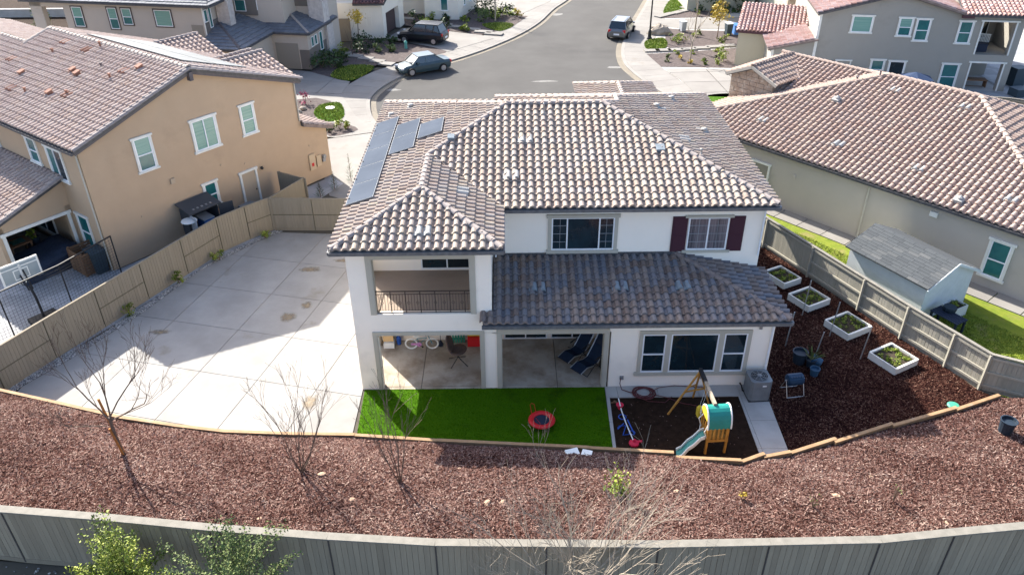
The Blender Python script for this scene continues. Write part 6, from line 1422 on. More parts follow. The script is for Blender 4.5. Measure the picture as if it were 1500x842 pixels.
q.box(-.27,.27,.02,.05,.1,.2); q.box(-.27,.27,.02,.05,.55,.65); o=q.build('green_rack','valve_green',None,loc=(-2.0,2.92,.015)); tag(o,'green slatted rack leaning on the porch wall behind the folding chair','rack')
q=MB(); q.lathe((0,0,0),[(.10,0),(.12,.06),(.06,.2),(.02,.26)],10); o=q.build('floor_cleaner','navy',None,loc=(-2.72,2.72,.015)); q=MB(); q.tube([(0,0,.2),(0,.1,.9)],.012,n=5); q.build('handle','metal_dark',o); tag(o,'small navy sweeper with a thin handle between the bicycle and the folding chair','sweeper')
bc=thing('bungee_chair','brown padded round chair on black crossed legs in the middle of the porch','chair',(-1.95,1.55,.015),RAD(10))
m=MB(); m.lathe((0,0,.56),[(.02,-.05),(.20,-.05),(.32,.02),(.36,.08),(.34,.11),(.2,.06),(.02,.04)],18); m.v=[(a*1.0,b,c+a*.10) for a,b,c in m.v]; m.build('seat','fabric_brown',bc,smooth=True)
m=MB(); m.lathe((0,0,0),[(.02,-.04),(.2,-.05),(.34,-.02),(.37,.03),(.33,.05),(.15,.02),(.02,.01)],16); b_=m.build('backrest','fabric_brown',bc,smooth=True); b_.location=(-.30,.10,.92); b_.rotation_euler=(0,RAD(72),RAD(-18))
for a in (RAD(45),RAD(135),RAD(225),RAD(315)):
    m=MB(); m.tube([(0,0,.30),(.12*math.cos(a),.12*math.sin(a),.22),(.46*math.cos(a),.46*math.sin(a),.02)],.018,n=6); m.build('leg','metal_dark',bc)
m=MB(); m.tube([(0,0,.28),(0,0,.54)],.025,n=6); m.build('stem','metal_dark',bc)
def zero_g(label,loc,rz):
    t=thing('reclining_chair',label,'lounge chair',loc,rz,'navy reclining chairs on the porch')
    # sling profile along local x: foot -> seat -> back
    P=[(-.78,.33),(-.42,.45),(-.10,.36),(.16,.40),(.50,.82),(.78,1.22)]
    m=MB()
    for i in range(len(P)-1):
        a,b=P[i],P[i+1]; m.hexa([(a[0],-.25,a[1]),(b[0],-.25,b[1]),(b[0],.25,b[1]),(a[0],.25,a[1]),(a[0],-.25,a[1]+.02),(b[0],-.25,b[1]+.02),(b[0],.25,b[1]+.02),(a[0],.25,a[1]+.02)])
    m.build('sling','fabric_navy',t)
    for s in (-1,1):
        m=MB(); m.tube([(p[0],s*.28,p[1]) for p in P],.014,n=6); m.build('side_rail','galv',t)
        m=MB(); m.tube([(-.05,s*.31,.62),(.35,s*.31,.68)],.022,n=6); m.build('armrest','rubber',t)
        m=MB(); m.tube([(-.42,s*.29,.02),(.30,s*.29,.60)],.014,n=6); m.tube([(.42,s*.29,.02),(-.2,s*.29,.50)],.014,n=6); m.build('leg','metal_dark',t)
    m=MB(); m.tube([(-.42,-.29,.02),(-.42,.29,.02)],.014,n=6); m.tube([(.42,-.29,.02),(.42,.29,.02)],.014,n=6); m.tube([(-.79,-.28,.33),(-.79,.28,.33)],.014,n=6); m.tube([(.78,-.28,1.22),(.78,.28,1.22)],.014,n=6); m.build('cross_tube','metal_dark',t)
    m=MB(); m.obox((.60,0,.99),(.18,.34,.06),0,ry=RAD(-50)); m.build('pillow','navy',t)
zero_g('navy reclining chair on the porch, the one farther left with its back to the wall',(2.70,1.75,.015),RAD(42))
zero_g('navy reclining chair on the porch, the one nearest the right pier',(3.13,1.05,.015),RAD(42))
q=MB(); q.obox((0,0,.05),(.42,.30,.05),.3,rx=.2); q.obox((.45,-.02,.05),(.32,.26,.05),-.3); o=q.build('paper_bags','plastic_white',None,loc=(2.0,-4.75,bz(2.0,-4.75))); tag(o,'crumpled white and blue bags on the shaded bark just below the turf edge','bag')
# ------------------------------------------------------------------ left neighbour yard
nf=thing('net_fence','tall black net fence panels on poles above the tan fence by the hoop','net fence',(0,0,0))
NP=[(-22.2,1.3),(-20.41,3.69),(-19.00,5.86),(-17.91,8.43)]
for (x,y) in NP:
    m=MB(); m.tube([(x,y,0),(x,y,2.15)],.03,n=6); m.build('pole','metal_dark',nf)
m=MB()
for a,b in zip(NP,NP[1:]): m.bar((a[0],a[1],2.13),(b[0],b[1],2.13),.05)
m.build('top_rail','metal_dark',nf)
m=MB()
for a,b in zip(NP,NP[1:]):
    L=math.hypot(b[0]-a[0],b[1]-a[1]); n=int(L/.14)
    for i in range(1,n): k=i/n; m.bar((a[0]+(b[0]-a[0])*k,a[1]+(b[1]-a[1])*k,.05),(a[0]+(b[0]-a[0])*k,a[1]+(b[1]-a[1])*k,2.1),.007)
    for j in range(1,15): m.bar((a[0],a[1],2.1*j/15),(b[0],b[1],2.1*j/15),.007)
m.build('net','net_mesh',nf)
bh=thing('basketball_hoop','portable basketball hoop with clear white framed backboard behind the tan fence','basketball hoop',(-19.75,4.9,0),RAD(51))
m=MB(); m.tube([(.0,.0,0),(.0,.1,1.1),(.0,.35,1.6)],.055,n=6); m.tube([(.08,.3,1.4),(.08,.7,2.2)],.03,n=6); m.tube([(-.08,.3,1.4),(-.08,.7,2.0)],.03,n=6); m.build('pole','metal_dark',bh)
m=MB(); m.box(-.55,.55,-.3,.35,0,.2); m.build('base','rubber',bh)
m=MB(); cx,cy,cz=0,.75,2.15; hw_,hh_=.78,.46
m.box(cx-hw_,cx+hw_,cy-.02,cy+.02,cz-hh_,cz+hh_); m.build('backboard','basket_glass',bh)
m=MB()
for (x0,x1,z0,z1) in ((-hw_,hw_,-hh_,-hh_+.07),(-hw_,hw_,hh_-.07,hh_),(-hw_,-hw_+.07,-hh_+.07,hh_-.07),(hw_-.07,hw_,-hh_+.07,hh_-.07),(-.3,.3,-.33,-.29),(-.3,.3,.09,.13),(-.3,-.26,-.29,.09),(.26,.3,-.29,.09),(-.04,.04,-.4,.33),(-hw_+.07,hw_-.07,.22,.26)): m.box(cx+x0,cx+x1,cy-.035,cy+.035,cz+z0,cz+z1)
m.build('backboard_frame','plastic_white',bh)
m=MB(); m.torus((cx,cy+.32,cz-.30),.23,.014,20,5); m.build('rim','vent_terracotta',bh)
m=MB()
for i in range(12):
    a=i*math.pi/6; m.bar((cx+.23*math.cos(a),cy+.32+.23*math.sin(a),cz-.31),(cx+.14*math.cos(a+.26),cy+.32+.14*math.sin(a+.26),cz-.70),.012)
m.build('net','plastic_white',bh)
def lnw(u,v): c_,s_=math.cos(RAD(53)),math.sin(RAD(53)); return (-18.53+u*c_-v*s_, 9+u*s_+v*c_)
p=lnw(-1.75,3.0); sf=thing('covered_furniture','large sofa set under a navy blue cover inside the porch of the tan house','furniture cover',(p[0],p[1],0),RAD(53))
m=MB(); r=random.Random(6); prof=[(-1.45,.0),(-1.42,.62),(-.9,.72),(.2,.80),(.9,1.0),(1.35,.95),(1.4,0)]
vs=[];fs=[];ny=7
for j in range(ny+1):
    yy=-1.1+2.2*j/ny
    for (x_,z_) in prof: vs.append((x_+r.uniform(-.04,.04),yy*(1 if z_>0 else 1.04),(z_*(.82 if j in(0,ny) else 1)+r.uniform(-.05,.05)) if z_>0 else 0))
k=len(prof)
for j in range(ny):
    for i in range(k-1): fs.append((j*k+i,j*k+i+1,(j+1)*k+i+1,(j+1)*k+i))
fs.append(tuple(range(k-1,-1,-1))); fs.append(tuple(ny*k+i for i in range(k))); m.add(vs,fs); m.build('cover','cover_navy',sf,smooth=True)
m=MB(); m.box(-1.44,1.42,-1.17,-1.12,.40,.44); m.build('seam','navy',sf)
p=lnw(-2.0,4.6); tb_=thing('side_table','brown wood framed table with glass top in the porch of the tan house','table',(p[0],p[1],0),RAD(53))
m=MB(); m.box(-.5,.5,-.45,.45,.9,.96); m.build('table_top','wood_brown',tb_); m=MB(); m.box(-.3,.3,-.25,.25,.961,.975); m.build('glass_inset','glass_teal',tb_)
for sx in (-.44,.44):
    for sy in (-.38,.38): m=MB(); m.box(sx-.04,sx+.04,sy-.04,sy+.04,0,.9); m.build('leg','wood_brown',tb_)
p=lnw(-1.2,4.6); bush('potted_plant','bright green potted plant behind the navy cover in the porch','plant',(p[0],p[1],.85),(.22,.22,.22),120,.08,'leaf_lime',7)
q=MB(); q.lathe((0,0,0),[(.16,0),(.2,.85),(.22,.88),(.15,.88)],10); o=q.build('plant_stand','pot_dark',None,loc=(p[0],p[1],0)); tag(o,'dark plant stand under the bright green potted plant','plant stand')
p=lnw(-1.0,5.0)
# crate with bin
wc=thing('slatted_screen','brown horizontal slatted wood screen beside the dark bin, by the tan house corner','screen',(-19.55,9.35,0),RAD(53))
for side in range(3):
    for i in range(8):
        m=MB(); z0=.06+i*.14
        if side==0: m.box(-.75,.75,-.62,-.59,z0,z0+.11)
        elif side==1: m.box(-.78,-.75,-.62,.62,z0,z0+.11)
        else: m.box(-.75,.75,.59,.62,z0,z0+.11)
        m.build('slat','wood_brown',wc)
for (x_,y_) in ((-.72,-.56),(.72,-.56),(-.72,.56),(.72,.56)): m=MB(); m.box(x_-.04,x_+.04,y_-.03,y_+.03,0,1.22); m.build('post','wood_brown',wc)
def wheelie(label,loc,rz,m='bin_dark',lidm='bin_dark',s=1.0):
    t=thing('wheelie_bin',label,'bin',loc,rz); q=MB(); a,b=.24*s,.28*s
    q.add([(-a,-b,0.05),(a,-b,.05),(a,b*.8,.05),(-a,b*.8,.05),(-a*1.2,-b*1.2,1.0*s),(a*1.2,-b*1.2,1.0*s),(a*1.2,b*1.2,1.0*s),(-a*1.2,b*1.2,1.0*s)],[(3,2,1,0),(4,5,6,7),(0,1,5,4),(1,2,6,5),(2,3,7,6),(3,0,4,7)]); q.build('body',m,t)
    q=MB(); q.prism([(-a*1.3,-b*1.3),(a*1.3,-b*1.3),(a*1.3,b*1.3),(-a*1.3,b*1.3)],1.0*s,[1.03*s,1.03*s,1.1*s,1.1*s]); q.build('lid',lidm,t)
    for sx in (-1,1): q=MB(); q.lathe((sx*a-.03,b*.85,.1),[(.02,0),(.1,0),(.1,.05),(.02,.05)],10,axis='X'); q.build('wheel','rubber',t)
    return t
wheelie('dark wheeled bin inside the slatted wood screen beside the tan house',(-19.15,8.95,0),RAD(53),s=1.1)
# resin storage shed against the gable wall
rs=thing('storage_shed','dark resin storage shed with open doors against the tan house wall','shed',lnw(4.55,-.62)+(0,),RAD(53))
m=MB(); m.box(-.78,-.74,-.45,.45,0,1.75); m.box(.74,.78,-.45,.45,0,1.75); m.box(-.74,.74,.41,.45,0,1.75); m.box(-.74,.74,-.41,.41,0,.05); m.build('shed_wall','shed_resin',rs)
m=MB(); m.add([(-.9,-.62,1.72),(.9,-.62,1.72),(.9,.5,1.98),(-.9,.5,1.98),(-.9,-.62,1.78),(.9,-.62,1.78),(.9,.5,2.04),(-.9,.5,2.04)],[(3,2,1,0),(4,5,6,7),(0,1,5,4),(1,2,6,5),(2,3,7,6),(3,0,4,7)]); m.build('roof','shed_resin',rs)
for i in range(5): m=MB(); m.obox((-.5+.24*i,-.38,1.85),(.10,.10,.02),0,rx=RAD(13)); m.build('roof_knob','metal_grey',rs)
m=MB(); m.obox((-.86,-.80,.88),(.05,.72,1.6),RAD(-12)); m.build('door','shed_panel',rs); m=MB(); m.obox((1.12,-.62,.88),(.72,.05,1.6),RAD(-22)); m.build('door','shed_resin',rs)
p=lnw(4.75,-.68); wheelie('blue wheeled bin standing inside the open dark storage shed',(p[0],p[1],.06),RAD(53),'blue_bin','shed_panel',s=1.0)
p=lnw(3.55,-1.25); st_=thing('stool','pale oval topped stand at the near end of the dark storage shed','stand',(p[0],p[1],0),RAD(53)); m=MB(); m.lathe((0,0,1.46),[(.3,0),(.38,.04),(.36,.08),(.02,.09)],16); m.build('top','plastic_white',st_); m=MB(); m.tube([(0,0,0),(0,0,1.46)],.04,n=6); m.lathe((0,0,0),[(.22,0),(.2,.05),(.03,.08)],12); m.build('stem','metal_dark',st_)
p=lnw(7.15,-.75); a_=thing('pool_pump','grey blue wall mounted air unit near the tan house side door','air conditioner',(p[0],p[1],0),RAD(53)); m=MB(); m.box(-.40,.40,-.18,.18,.1,.85); m.box(-.35,-.3,-.15,.15,0,.1); m.box(.3,.35,-.15,.15,0,.1); m.build('body','ac_metal',a_); m=MB(); m.torus((0,-.19,.47),.22,.02,20,5,axis='Y'); m.lathe((0,-.2,.47),[(.02,0),(.19,0),(.19,.015),(.02,.015)],18,axis='Y'); m.build('fan_guard','pot_blue',a_); a_.name='air_unit'
ORD=['leftmost','second from the left','third from the left','fourth from the left','fifth from the left','sixth from the left','seventh from the left','eighth from the left','ninth from the left','tenth from the left','eleventh from the left','twelfth from the left','thirteenth from the left']
def bush_row(items, where, group, n, size, seed, name='garden_bush'):
    xs=sorted(items,key=lambda q:q[0]/(q[1]+22.78))
    for k,(x,y,s,h,m_) in enumerate(xs):
        colr={'leaf_dark':'dark green','leaf':'green','leaf_grey':'grey green','leaf_lime':'lime green','leaf_yellow':'yellowish'}[m_]
        pos=ORD[k] if k<len(xs)-1 else 'rightmost'
        bush(name, colr+' bush '+where+', '+pos,'bush',(x,y,-.03),(s,s,h),n,size,m_,seed+k,group)
# ------------------------------------------------------------------ front of the houses, left of street
sheet('concrete_apron',[(-10.6,15.6),(-9.2,18.8),(-10.0,19.9),(-8.9,26.5),(-8.9,27.5),(-11.9,26.0),(-12.4,22.5),(-6.0,17),(-6.0,13.0),(-10.4,15.5)][:0] or [(-9.9,17.0),(-5.2,14.2),(-4.9,24.3),(-9.0,26.6),(-11.8,25.6),(-10.9,20.2)],-.008,'concrete_street')
sheet('concrete_apron',[(-11.2,25.9),(-8.6,26.9),(-10.6,30.2),(-12.4,34.9),(-15.8,34.8),(-16.2,27)],-.012,'concrete_street')
for i,(x,y,h) in enumerate([(-10.35,16.75,.9),(-9.75,17.8,1.1),(-9.0,18.9,1.7)]):
    r=random.Random(i+200); t=thing('conifer_shrub',['low feathery green shrub nearest the tan fence corner','mid feathery green shrub behind the low one by the tan house','tallest thin feathery green shrub beside the driveway'][i],'shrub',(x,y,0)); m=MB()
    for k in range(240):
        z=h*r.random(); a=r.uniform(0,6.28); l=(.34*(1-z/h)+.05)*r.uniform(.3,1); d=Vector((math.cos(a),math.sin(a),.5)).normalized(); pz=Vector((math.cos(a)*l*.5,math.sin(a)*l*.5,z)); e=Vector((-math.sin(a),math.cos(a),0))*.012
        m.add([tuple(pz-e),tuple(pz+d*l+Vector((0,0,.0))),tuple(pz+e)],[(0,1,2)],r.random())
    m.build('foliage','leaf_dark',t); m=MB(); m.tube([(0,0,0),(0,0,h)],.02,.006,5); m.build('trunk','bark_brown',t)
sheet('planting_bed',[(-15.6,33.6),(-14.1,34.0),(-12.8,33.2),(-13.4,28.7),(-15.0,29.0)],-.002,'mulch_far')
sheet('lawn_patch', rounded([(-13.6,30.8),(-13.4,32.4),(-12.1,32.8),(-11.3,29.9),(-12.0,28.9),(-12.9,29.3)]),.004,'grass_bright')
o=MB().lathe((0,0,0),[(.34,0),(.34,.03),(.02,.04)],16).build('utility_cover','trim_white',None,loc=(-12.6,31.7,.005)); tag(o,'pale utility cover in the middle of the small green lawn at left','utility cover')
sheet('planting_bed', rounded([(-12.3,28.2),(-11.3,28.6),(-9.9,27.3),(-11.6,26.1)],3),-.002,'mulch_far')
for i,(x,y,s,m_,lab) in enumerate([(-11.2,27.4,.36,'leaf','dark green round bush behind the tan house low roof'),(-10.6,27.4,.28,'leaf_lime','lime green round bush right of the dark one by the left lawn'),(-11.8,26.8,.26,'leaf_dark','small dark bush next to the tan house wall end')]): bush('round_bush',lab,'bush',(x,y,0),(s,s,s),130,.09,m_,300+i)
bush('red_shrub','reddish purple spiky shrub by the left lawn','shrub',(-14.6,32.6,0),(.3,.3,.6),110,.10,'leaf_red',310)
for i,(x,y,s,lab) in enumerate([(-14.7,30.6,.32,'nearest of the two round boulders beside the left lawn'),(-14.5,31.4,.26,'farther of the two round boulders beside the left lawn')]):
    m=MB(); m.lathe((0,0,-.02),[(s*.9,0),(s,s*.4),(s*.7,s*.8),(s*.1,s)],9); o=m.build('boulder','boulder_mat',None,smooth=True,loc=(x,y,0)); tag(o,lab,'boulder')
slabs('neighbour_driveway',[(-22,43),(-16,40.7),(-14.1,39.2),(-12.2,37.9),(-12.4,35.0),(-17.5,34.6),(-22,35)],(-17,37),RAD(-10),[-6,-3,0,3,6],[-4,-1.3,1.4,4,7],-.02,.04,'concrete_street',gap=.02)
sheet('planting_bed', rounded([(-15.9,40.7),(-14.7,43.6),(-13.9,47.8),(-13.5,50.0),(-11.0,50.1),(-6.3,47.6),(-5.2,46.0),(-8.6,43.5),(-10.6,42.5),(-14.1,39.3)],3),-.03,'mulch_far')
sheet('lawn_patch', rounded([(-14.0,39.4),(-12.1,38.2),(-10.8,41.6),(-12.0,42.5),(-13.6,41.9)]),-.02,'grass')
bush_row([(-15.2,41.7,.8,.6,'leaf_dark'),(-14.9,43.3,.75,.6,'leaf_dark'),(-13.9,43.4,.7,.5,'leaf_dark'),(-14.1,41.7,.7,.5,'leaf_dark')],'beside the slate roofed garage','dense bushes beside the slate roofed garage',200,.13,400)
bush_row([(-14.2,45.5,.6,.45,'leaf'),(-12.7,46.3,.7,.5,'leaf_dark'),(-11.7,48.2,.8,.55,'leaf_dark'),(-12.9,48.9,.8,.55,'leaf_dark'),(-10.3,49.2,.5,.4,'leaf_dark'),(-11.2,46.5,.4,.35,'leaf_grey'),(-10.0,46.6,.35,.3,'leaf_grey')],'between slabs and black car','bushes in the bed between driveways',180,.13,410)
for i,(x,y) in enumerate([(-14.1,46.0),(-13.0,45.1),(-11.9,44.3),(-10.8,43.4),(-9.9,42.6)]):
    m=MB(); m.box(-.62,.62,-.42,.42,0,.12); o=m.build('stepping_slab','concrete_street',None,loc=(x,y,-.05),rz=RAD(-20)); tag(o,'pale square stepping slab in the bed by the dark bushes','stepping slab','stepping slabs in front of the grey sedan')
bt_=bare_tree('young_tree','bare staked young tree beside the pale stepping slabs','tree',(-13.2,45.3,0),[((0,0,1.0),(.1,.1,1),1.0,.02),((0,0,.8),(-.3,.1,1),.9,.015)],501,'bark_grey',([(0,0,0),(0,0,1.2)],.03,.02),depth=2)
yt=thing('small_tree','small yellow green tree in front of the cream garage wall','tree',(-13.3,49.5,0)); m=MB(); m.tube([(0,0,0),(.05,0,1.3),(.1,0,2.2)],.05,.03,6); m.build('trunk','bark_grey',yt); m=MB(); leaves(m,(.1,0,2.5),(.65,.6,.75),330,.12,random.Random(9)); m.build('crown','leaf_yellow',yt)
q=MB(); q.lathe((0,0,0),[(.14,0),(.12,.45),(.16,.5),(.12,.62),(.03,.7)],10); o=q.build('fire_hydrant','hydrant_teal',None,loc=(-8.8,47.5,-.03)); tag(o,'small teal hydrant in the dark bed in front of the black car','hydrant')
sheet('neighbour_driveway',[(-11.0,50.9),(-9.9,54.6),(-6.5,54.0),(-2.2,51.9),(-1.0,50.7),(-5.0,46.3),(-6.3,47.7)],-.02,'concrete_street')
sheet('planting_bed',[(-12,62),(-9.8,55.8),(-6.5,54.3),(-2.2,52.0),(.6,54.4),(2.4,59.3),(-3,60.6),(-3.2,66)],-.03,'mulch_far')
sheet('lawn_patch', rounded([(-2.2,55.9),(-.3,56.7),(.9,55.6),(-.5,53.3)]),-.02,'grass')
for i,(x,y) in enumerate([(-9.9,58.5),(-7.7,56.9),(-6.0,55.8),(-4.6,54.9),(-3.2,53.9),(-2.0,52.9),(-1.0,52.1)]):
    m=MB(); m.box(-.85,.85,-.4,.4,0,.14); o=m.build('stepping_slab','concrete_street',None,loc=(x,y,-.05),rz=RAD(-18)); tag(o,'long pale stepping slab leading up to the cream wing','stepping slab','stepping slabs leading to the cream wing')
bush_row([(-8.8,57.0,.7,.6,'leaf_dark'),(-7.6,55.7,.6,.45,'leaf'),(-5.6,54.9,.6,.45,'leaf_dark'),(-3.8,53.5,.5,.4,'leaf')],'behind the black car','bushes below the long slabs',150,.14,430)
bush_row([(-7.2,58.0,.6,.5,'leaf'),(-5.6,57.4,.5,.4,'leaf_dark'),(-3.9,57.4,.4,.35,'leaf')],'against the cream wing','bushes in front of the cream wing',130,.13,440)
bush_row([(-2.4,60.5,1.1,.8,'leaf_dark'),(-1.2,59.2,1.2,.8,'leaf_dark'),(-.2,58.2,1.0,.7,'leaf'),(-2.2,57.6,.9,.6,'leaf_grey'),(-1.9,62.5,1.2,.8,'leaf_dark'),(.2,60.0,.8,.6,'leaf_dark')],'right of the cream wing','bushes right of the cream wing',190,.15,446)
bush('yellow_bush','pale yellow shrub at the corner of the far left bed by the pavement','shrub',(1.3,58.9,0),(.45,.45,.5),90,.14,'leaf_yellow',460)
bare_tree('bare_tree','bare pale street tree in the bed at the top edge left of the street','tree',(-.9,57.2,0),[((0,0,2),(.2,.1,1),1.5,.05),((0,0,1.8),(-.4,.2,1),1.3,.04)],502,'bark_pale',([(0,0,0),(0,0,2.1)],.09,.06),depth=3)
sheet('neighbour_driveway',[(-2.8,63.1),(1.6,60.0),(5.0,66),(6,71),(-3,71)],-.025,'concrete_street')
# ------------------------------------------------------------------ right of the street
sheet('planting_bed',[(12.3,45.0),(12.9,41.2),(18.9,40.7),(20.6,46.7),(16.6,45.7)],-.03,'mulch_far')
sheet('planting_bed',[(13.2,49.7),(14.8,49.9),(15.3,52.9),(14.9,54.2),(17.7,53.0),(22.7,52.4),(21.8,47.6),(14.6,46.9)],-.03,'mulch_far')
sheet('lawn_patch', rounded([(12.9,49.2),(14.7,50.1),(14.3,46.9),(12.6,46.6)]),-.02,'grass_bright')
sheet('neighbour_driveway',[(15.0,54.9),(15.5,57.5),(24.2,58.1),(23.3,53.4),(17.6,53.4)],-.03,'concrete_street')
sheet('planting_bed',[(15.6,57.9),(18.5,60.7),(21.8,61.1),(22.5,58.3)],-.03,'mulch_far')
sheet('lawn_patch', rounded([(16.4,59.9),(18.3,66.2),(20.1,66.1),(18.8,61.9)]),-.02,'grass_bright')
sheet('right_verge',[(14.9,32.1),(13.9,37.0),(12.9,40.9),(18.9,40.5),(28,38),(28,46),(60,70),(18,72),(16.3,60.4),(14.9,54.7),(12.9,48.9),(12.3,45.8),(12.4,43.1),(12.9,40.9),(13.9,37),(14.3,33)][:1] + [(14.2,33.8),(13.9,37.0),(13.0,40.7),(12.4,43.1),(12.3,45.8),(12.9,48.8),(14.9,54.7),(16.3,60.4),(18,66.2),(20,72),(60,72),(60,38),(28,22),(18,26)],-.055,'concrete_walk')
slabs('neighbour_driveway',[(13.1,40.5),(19.2,40.4),(19.2,33.0),(14.3,33.6),(13.9,37.2)],(15,37),RAD(3),[-3,1.6,3.0,6],[-6,-2.6,-.0,2.6,6],-.02,.04,'concrete_street',gap=.03)
sheet('lawn_patch', rounded([(14.7,33.5),(16.9,34.1),(16.4,32.4),(14.9,31.0)]),-.02,'grass_bright')
for i,(x,y) in enumerate([(12.9,45.85),(13.9,45.95),(15.0,46.05),(16.2,46.3),(17.4,46.6),(18.6,46.95),(19.9,47.3)]):
    m=MB(); m.box(-.68,.68,-.36,.36,0,.12); o=m.build('stepping_slab','concrete_street',None,loc=(x,y,-.05),rz=RAD(4)); tag(o,'pale stepping slab in the row between the two right hand beds','stepping slab','stepping slabs between the right hand beds')
for i,(x,y) in enumerate([(15.9,58.6),(16.8,59.4),(17.8,60.1),(18.8,61.0),(19.2,62.4)]):
    m=MB(); m.box(-.6,.6,-.4,.4,0,.12); o=m.build('stepping_slab','concrete_street',None,loc=(x,y,-.05),rz=RAD(40)); tag(o,'pale stepping slab beside the far bright lawn right of the street','stepping slab','stepping slabs beside the far bright lawn')
bush_row([(a_,b_,c_,c_*.8,d_) for a_,b_,c_,d_ in [(15.2,49.1,.42,'leaf_lime'),(15.5,48.2,.42,'leaf_lime'),(16.0,49.7,.42,'leaf_lime'),(16.2,48.6,.4,'leaf'),(19.6,48.6,.34,'leaf'),(20.2,49.6,.34,'leaf_lime'),(17.6,50.6,.3,'leaf'),(18.4,51.4,.3,'leaf')]],'in the bed behind the lamp','bushes in the farther right hand bed',90,.09,600)
bush_row([(a_,b_,c_,c_*.8,d_) for a_,b_,c_,d_ in [(16.6,41.7,.32,'leaf_lime'),(17.6,41.6,.36,'leaf_lime'),(15.4,41.9,.26,'leaf_yellow'),(14.9,43.2,.3,'leaf_yellow'),(14.0,43.9,.22,'leaf_grey'),(13.6,42.6,.2,'leaf_grey'),(16.4,44.9,.3,'leaf_lime'),(14.9,44.9,.28,'leaf_lime'),(18.5,45.4,.3,'leaf'),(16.9,42.9,.2,'leaf_grey'),(18.2,43.6,.25,'leaf_grey')]],'in the nearer right bed','bushes in the nearer right hand bed',80,.09,615)
bush_row([(19.6,58.7,.45,.4,'leaf_lime')],'in the narrow far bed by the top edge','bushes in the far narrow bed',80,.09,636)
bush('lime_shrub','taller lime green shrub beside the sage green garage wall','shrub',(18.4,42.7,0),(.35,.35,.75),150,.11,'leaf_lime',640)
m=MB(); r=random.Random(77); m.lathe((0,0,-.03),[(1.15,0),(1.1,.28),(.75,.62),(.3,.82),(.05,.85)],10); m.v=[(a*(1+r.uniform(-.16,.16)),b*.7*(1+r.uniform(-.16,.16)),c*(1+r.uniform(-.12,.12))) for a,b,c in m.v]; o=m.build('boulder','boulder_mat',None,loc=(14.6,51.9,0)); tag(o,'large tan boulder behind the street lamp','boulder')
wheelie('grey cart bin in the bed right of the large boulder',(16.9,52.6,-.03),.3,'shed_panel','shed_panel',s=.9); wheelie('dark grey bin at the right end of the bed by the sage garage',(20.9,51.3,-.03),.2,'bin_dark','shed_panel',s=1.0)
q=MB(); q.box(-.35,.35,-.5,.5,0,.75); q.box(-.38,.38,-.53,.53,.75,.85); o=q.build('blue_container','blue_bin',None,loc=(21.8,51.6,-.03)); tag(o,'blue container next to the dark grey bin by the sage garage','container')
yt=thing('small_tree','small golden yellow tree in the bed left of the sage green garage','tree',(19.5,49.7,0)); m=MB(); m.tube([(0,0,0),(.03,0,1.2),(.05,0,2.0)],.05,.03,6); m.build('trunk','bark_grey',yt); m=MB(); leaves(m,(.05,0,2.4),(.8,.75,.85),420,.13,random.Random(19)); m.build('crown','leaf_yellow',yt)
bare_tree('bare_tree','bare pale young tree in the nearer right hand bed','tree',(15.5,42.3,0),[((0,0,1.6),(.3,.1,1),1.4,.04),((0,0,1.5),(-.4,.2,1),1.3,.035),((0,0,1.6),(.7,-.1,1),1.1,.03)],503,'bark_pale',([(0,0,0),(.03,0,1.7)],.07,.05),depth=2)
bare_tree('bare_tree','bare pale young tree in the farther right hand bed by the grey cart','tree',(17.7,51.0,0),[((0,0,2.2),(.2,.1,1),1.6,.05),((0,0,2.0),(-.3,.2,1),1.4,.04)],504,'bark_pale',([(0,0,0),(.03,0,2.3)],.08,.05),depth=2)
bush_row([(20.3,61.0,.8,1.0,'leaf_dark'),(21.5,61.2,.9,1.1,'leaf_dark'),(22.9,60.6,.8,1.1,'leaf_dark'),(24.2,60.2,.8,1.0,'leaf_dark')],'along the pale green wall','bushes against the pale green wall',170,.17,650,name='hedge_bush')
for P_,sd in (([(12.9,49.2),(14.7,50.1),(14.3,46.9),(12.6,46.6)],1),([(-13.6,30.8),(-13.4,32.4),(-12.1,32.8),(-11.3,29.9),(-12.0,28.9),(-12.9,29.3)],2),([(16.4,59.9),(18.3,66.2),(20.1,66.1),(18.8,61.9)],3),([(-14.0,39.4),(-12.1,38.2),(-10.8,41.6),(-12.0,42.5),(-13.6,41.9)],4),([(-2.2,55.9),(-.3,56.7),(.9,55.6),(-.5,53.3)],5)):
    blades('lawn_grass', rounded(P_), 2600, .09, 'leaf_lime' if sd in (1,2,3) else 'leaf', -.01, seed=sd, wdt=.03)
# street lamp
lp=thing('street_lamp','tall dark street lamp post beside the right pavement','street lamp',(13.32,49.9,-.05))
m=MB(); m.lathe((0,0,0),[(.24,0),(.24,.12),(.16,.25),(.15,.75),(.10,.85)],10); m.build('base','metal_dark',lp); m=MB(); m.tube([(0,0,.8),(0,0,5.3)],.08,.055,8); m.build('pole','metal_dark',lp)
m=MB(); m.lathe((0,0,5.3),[(.08,0),(.16,.1),(.20,.5),(.24,.55),(.05,.75)],8); m.build('lantern','metal_dark',lp)
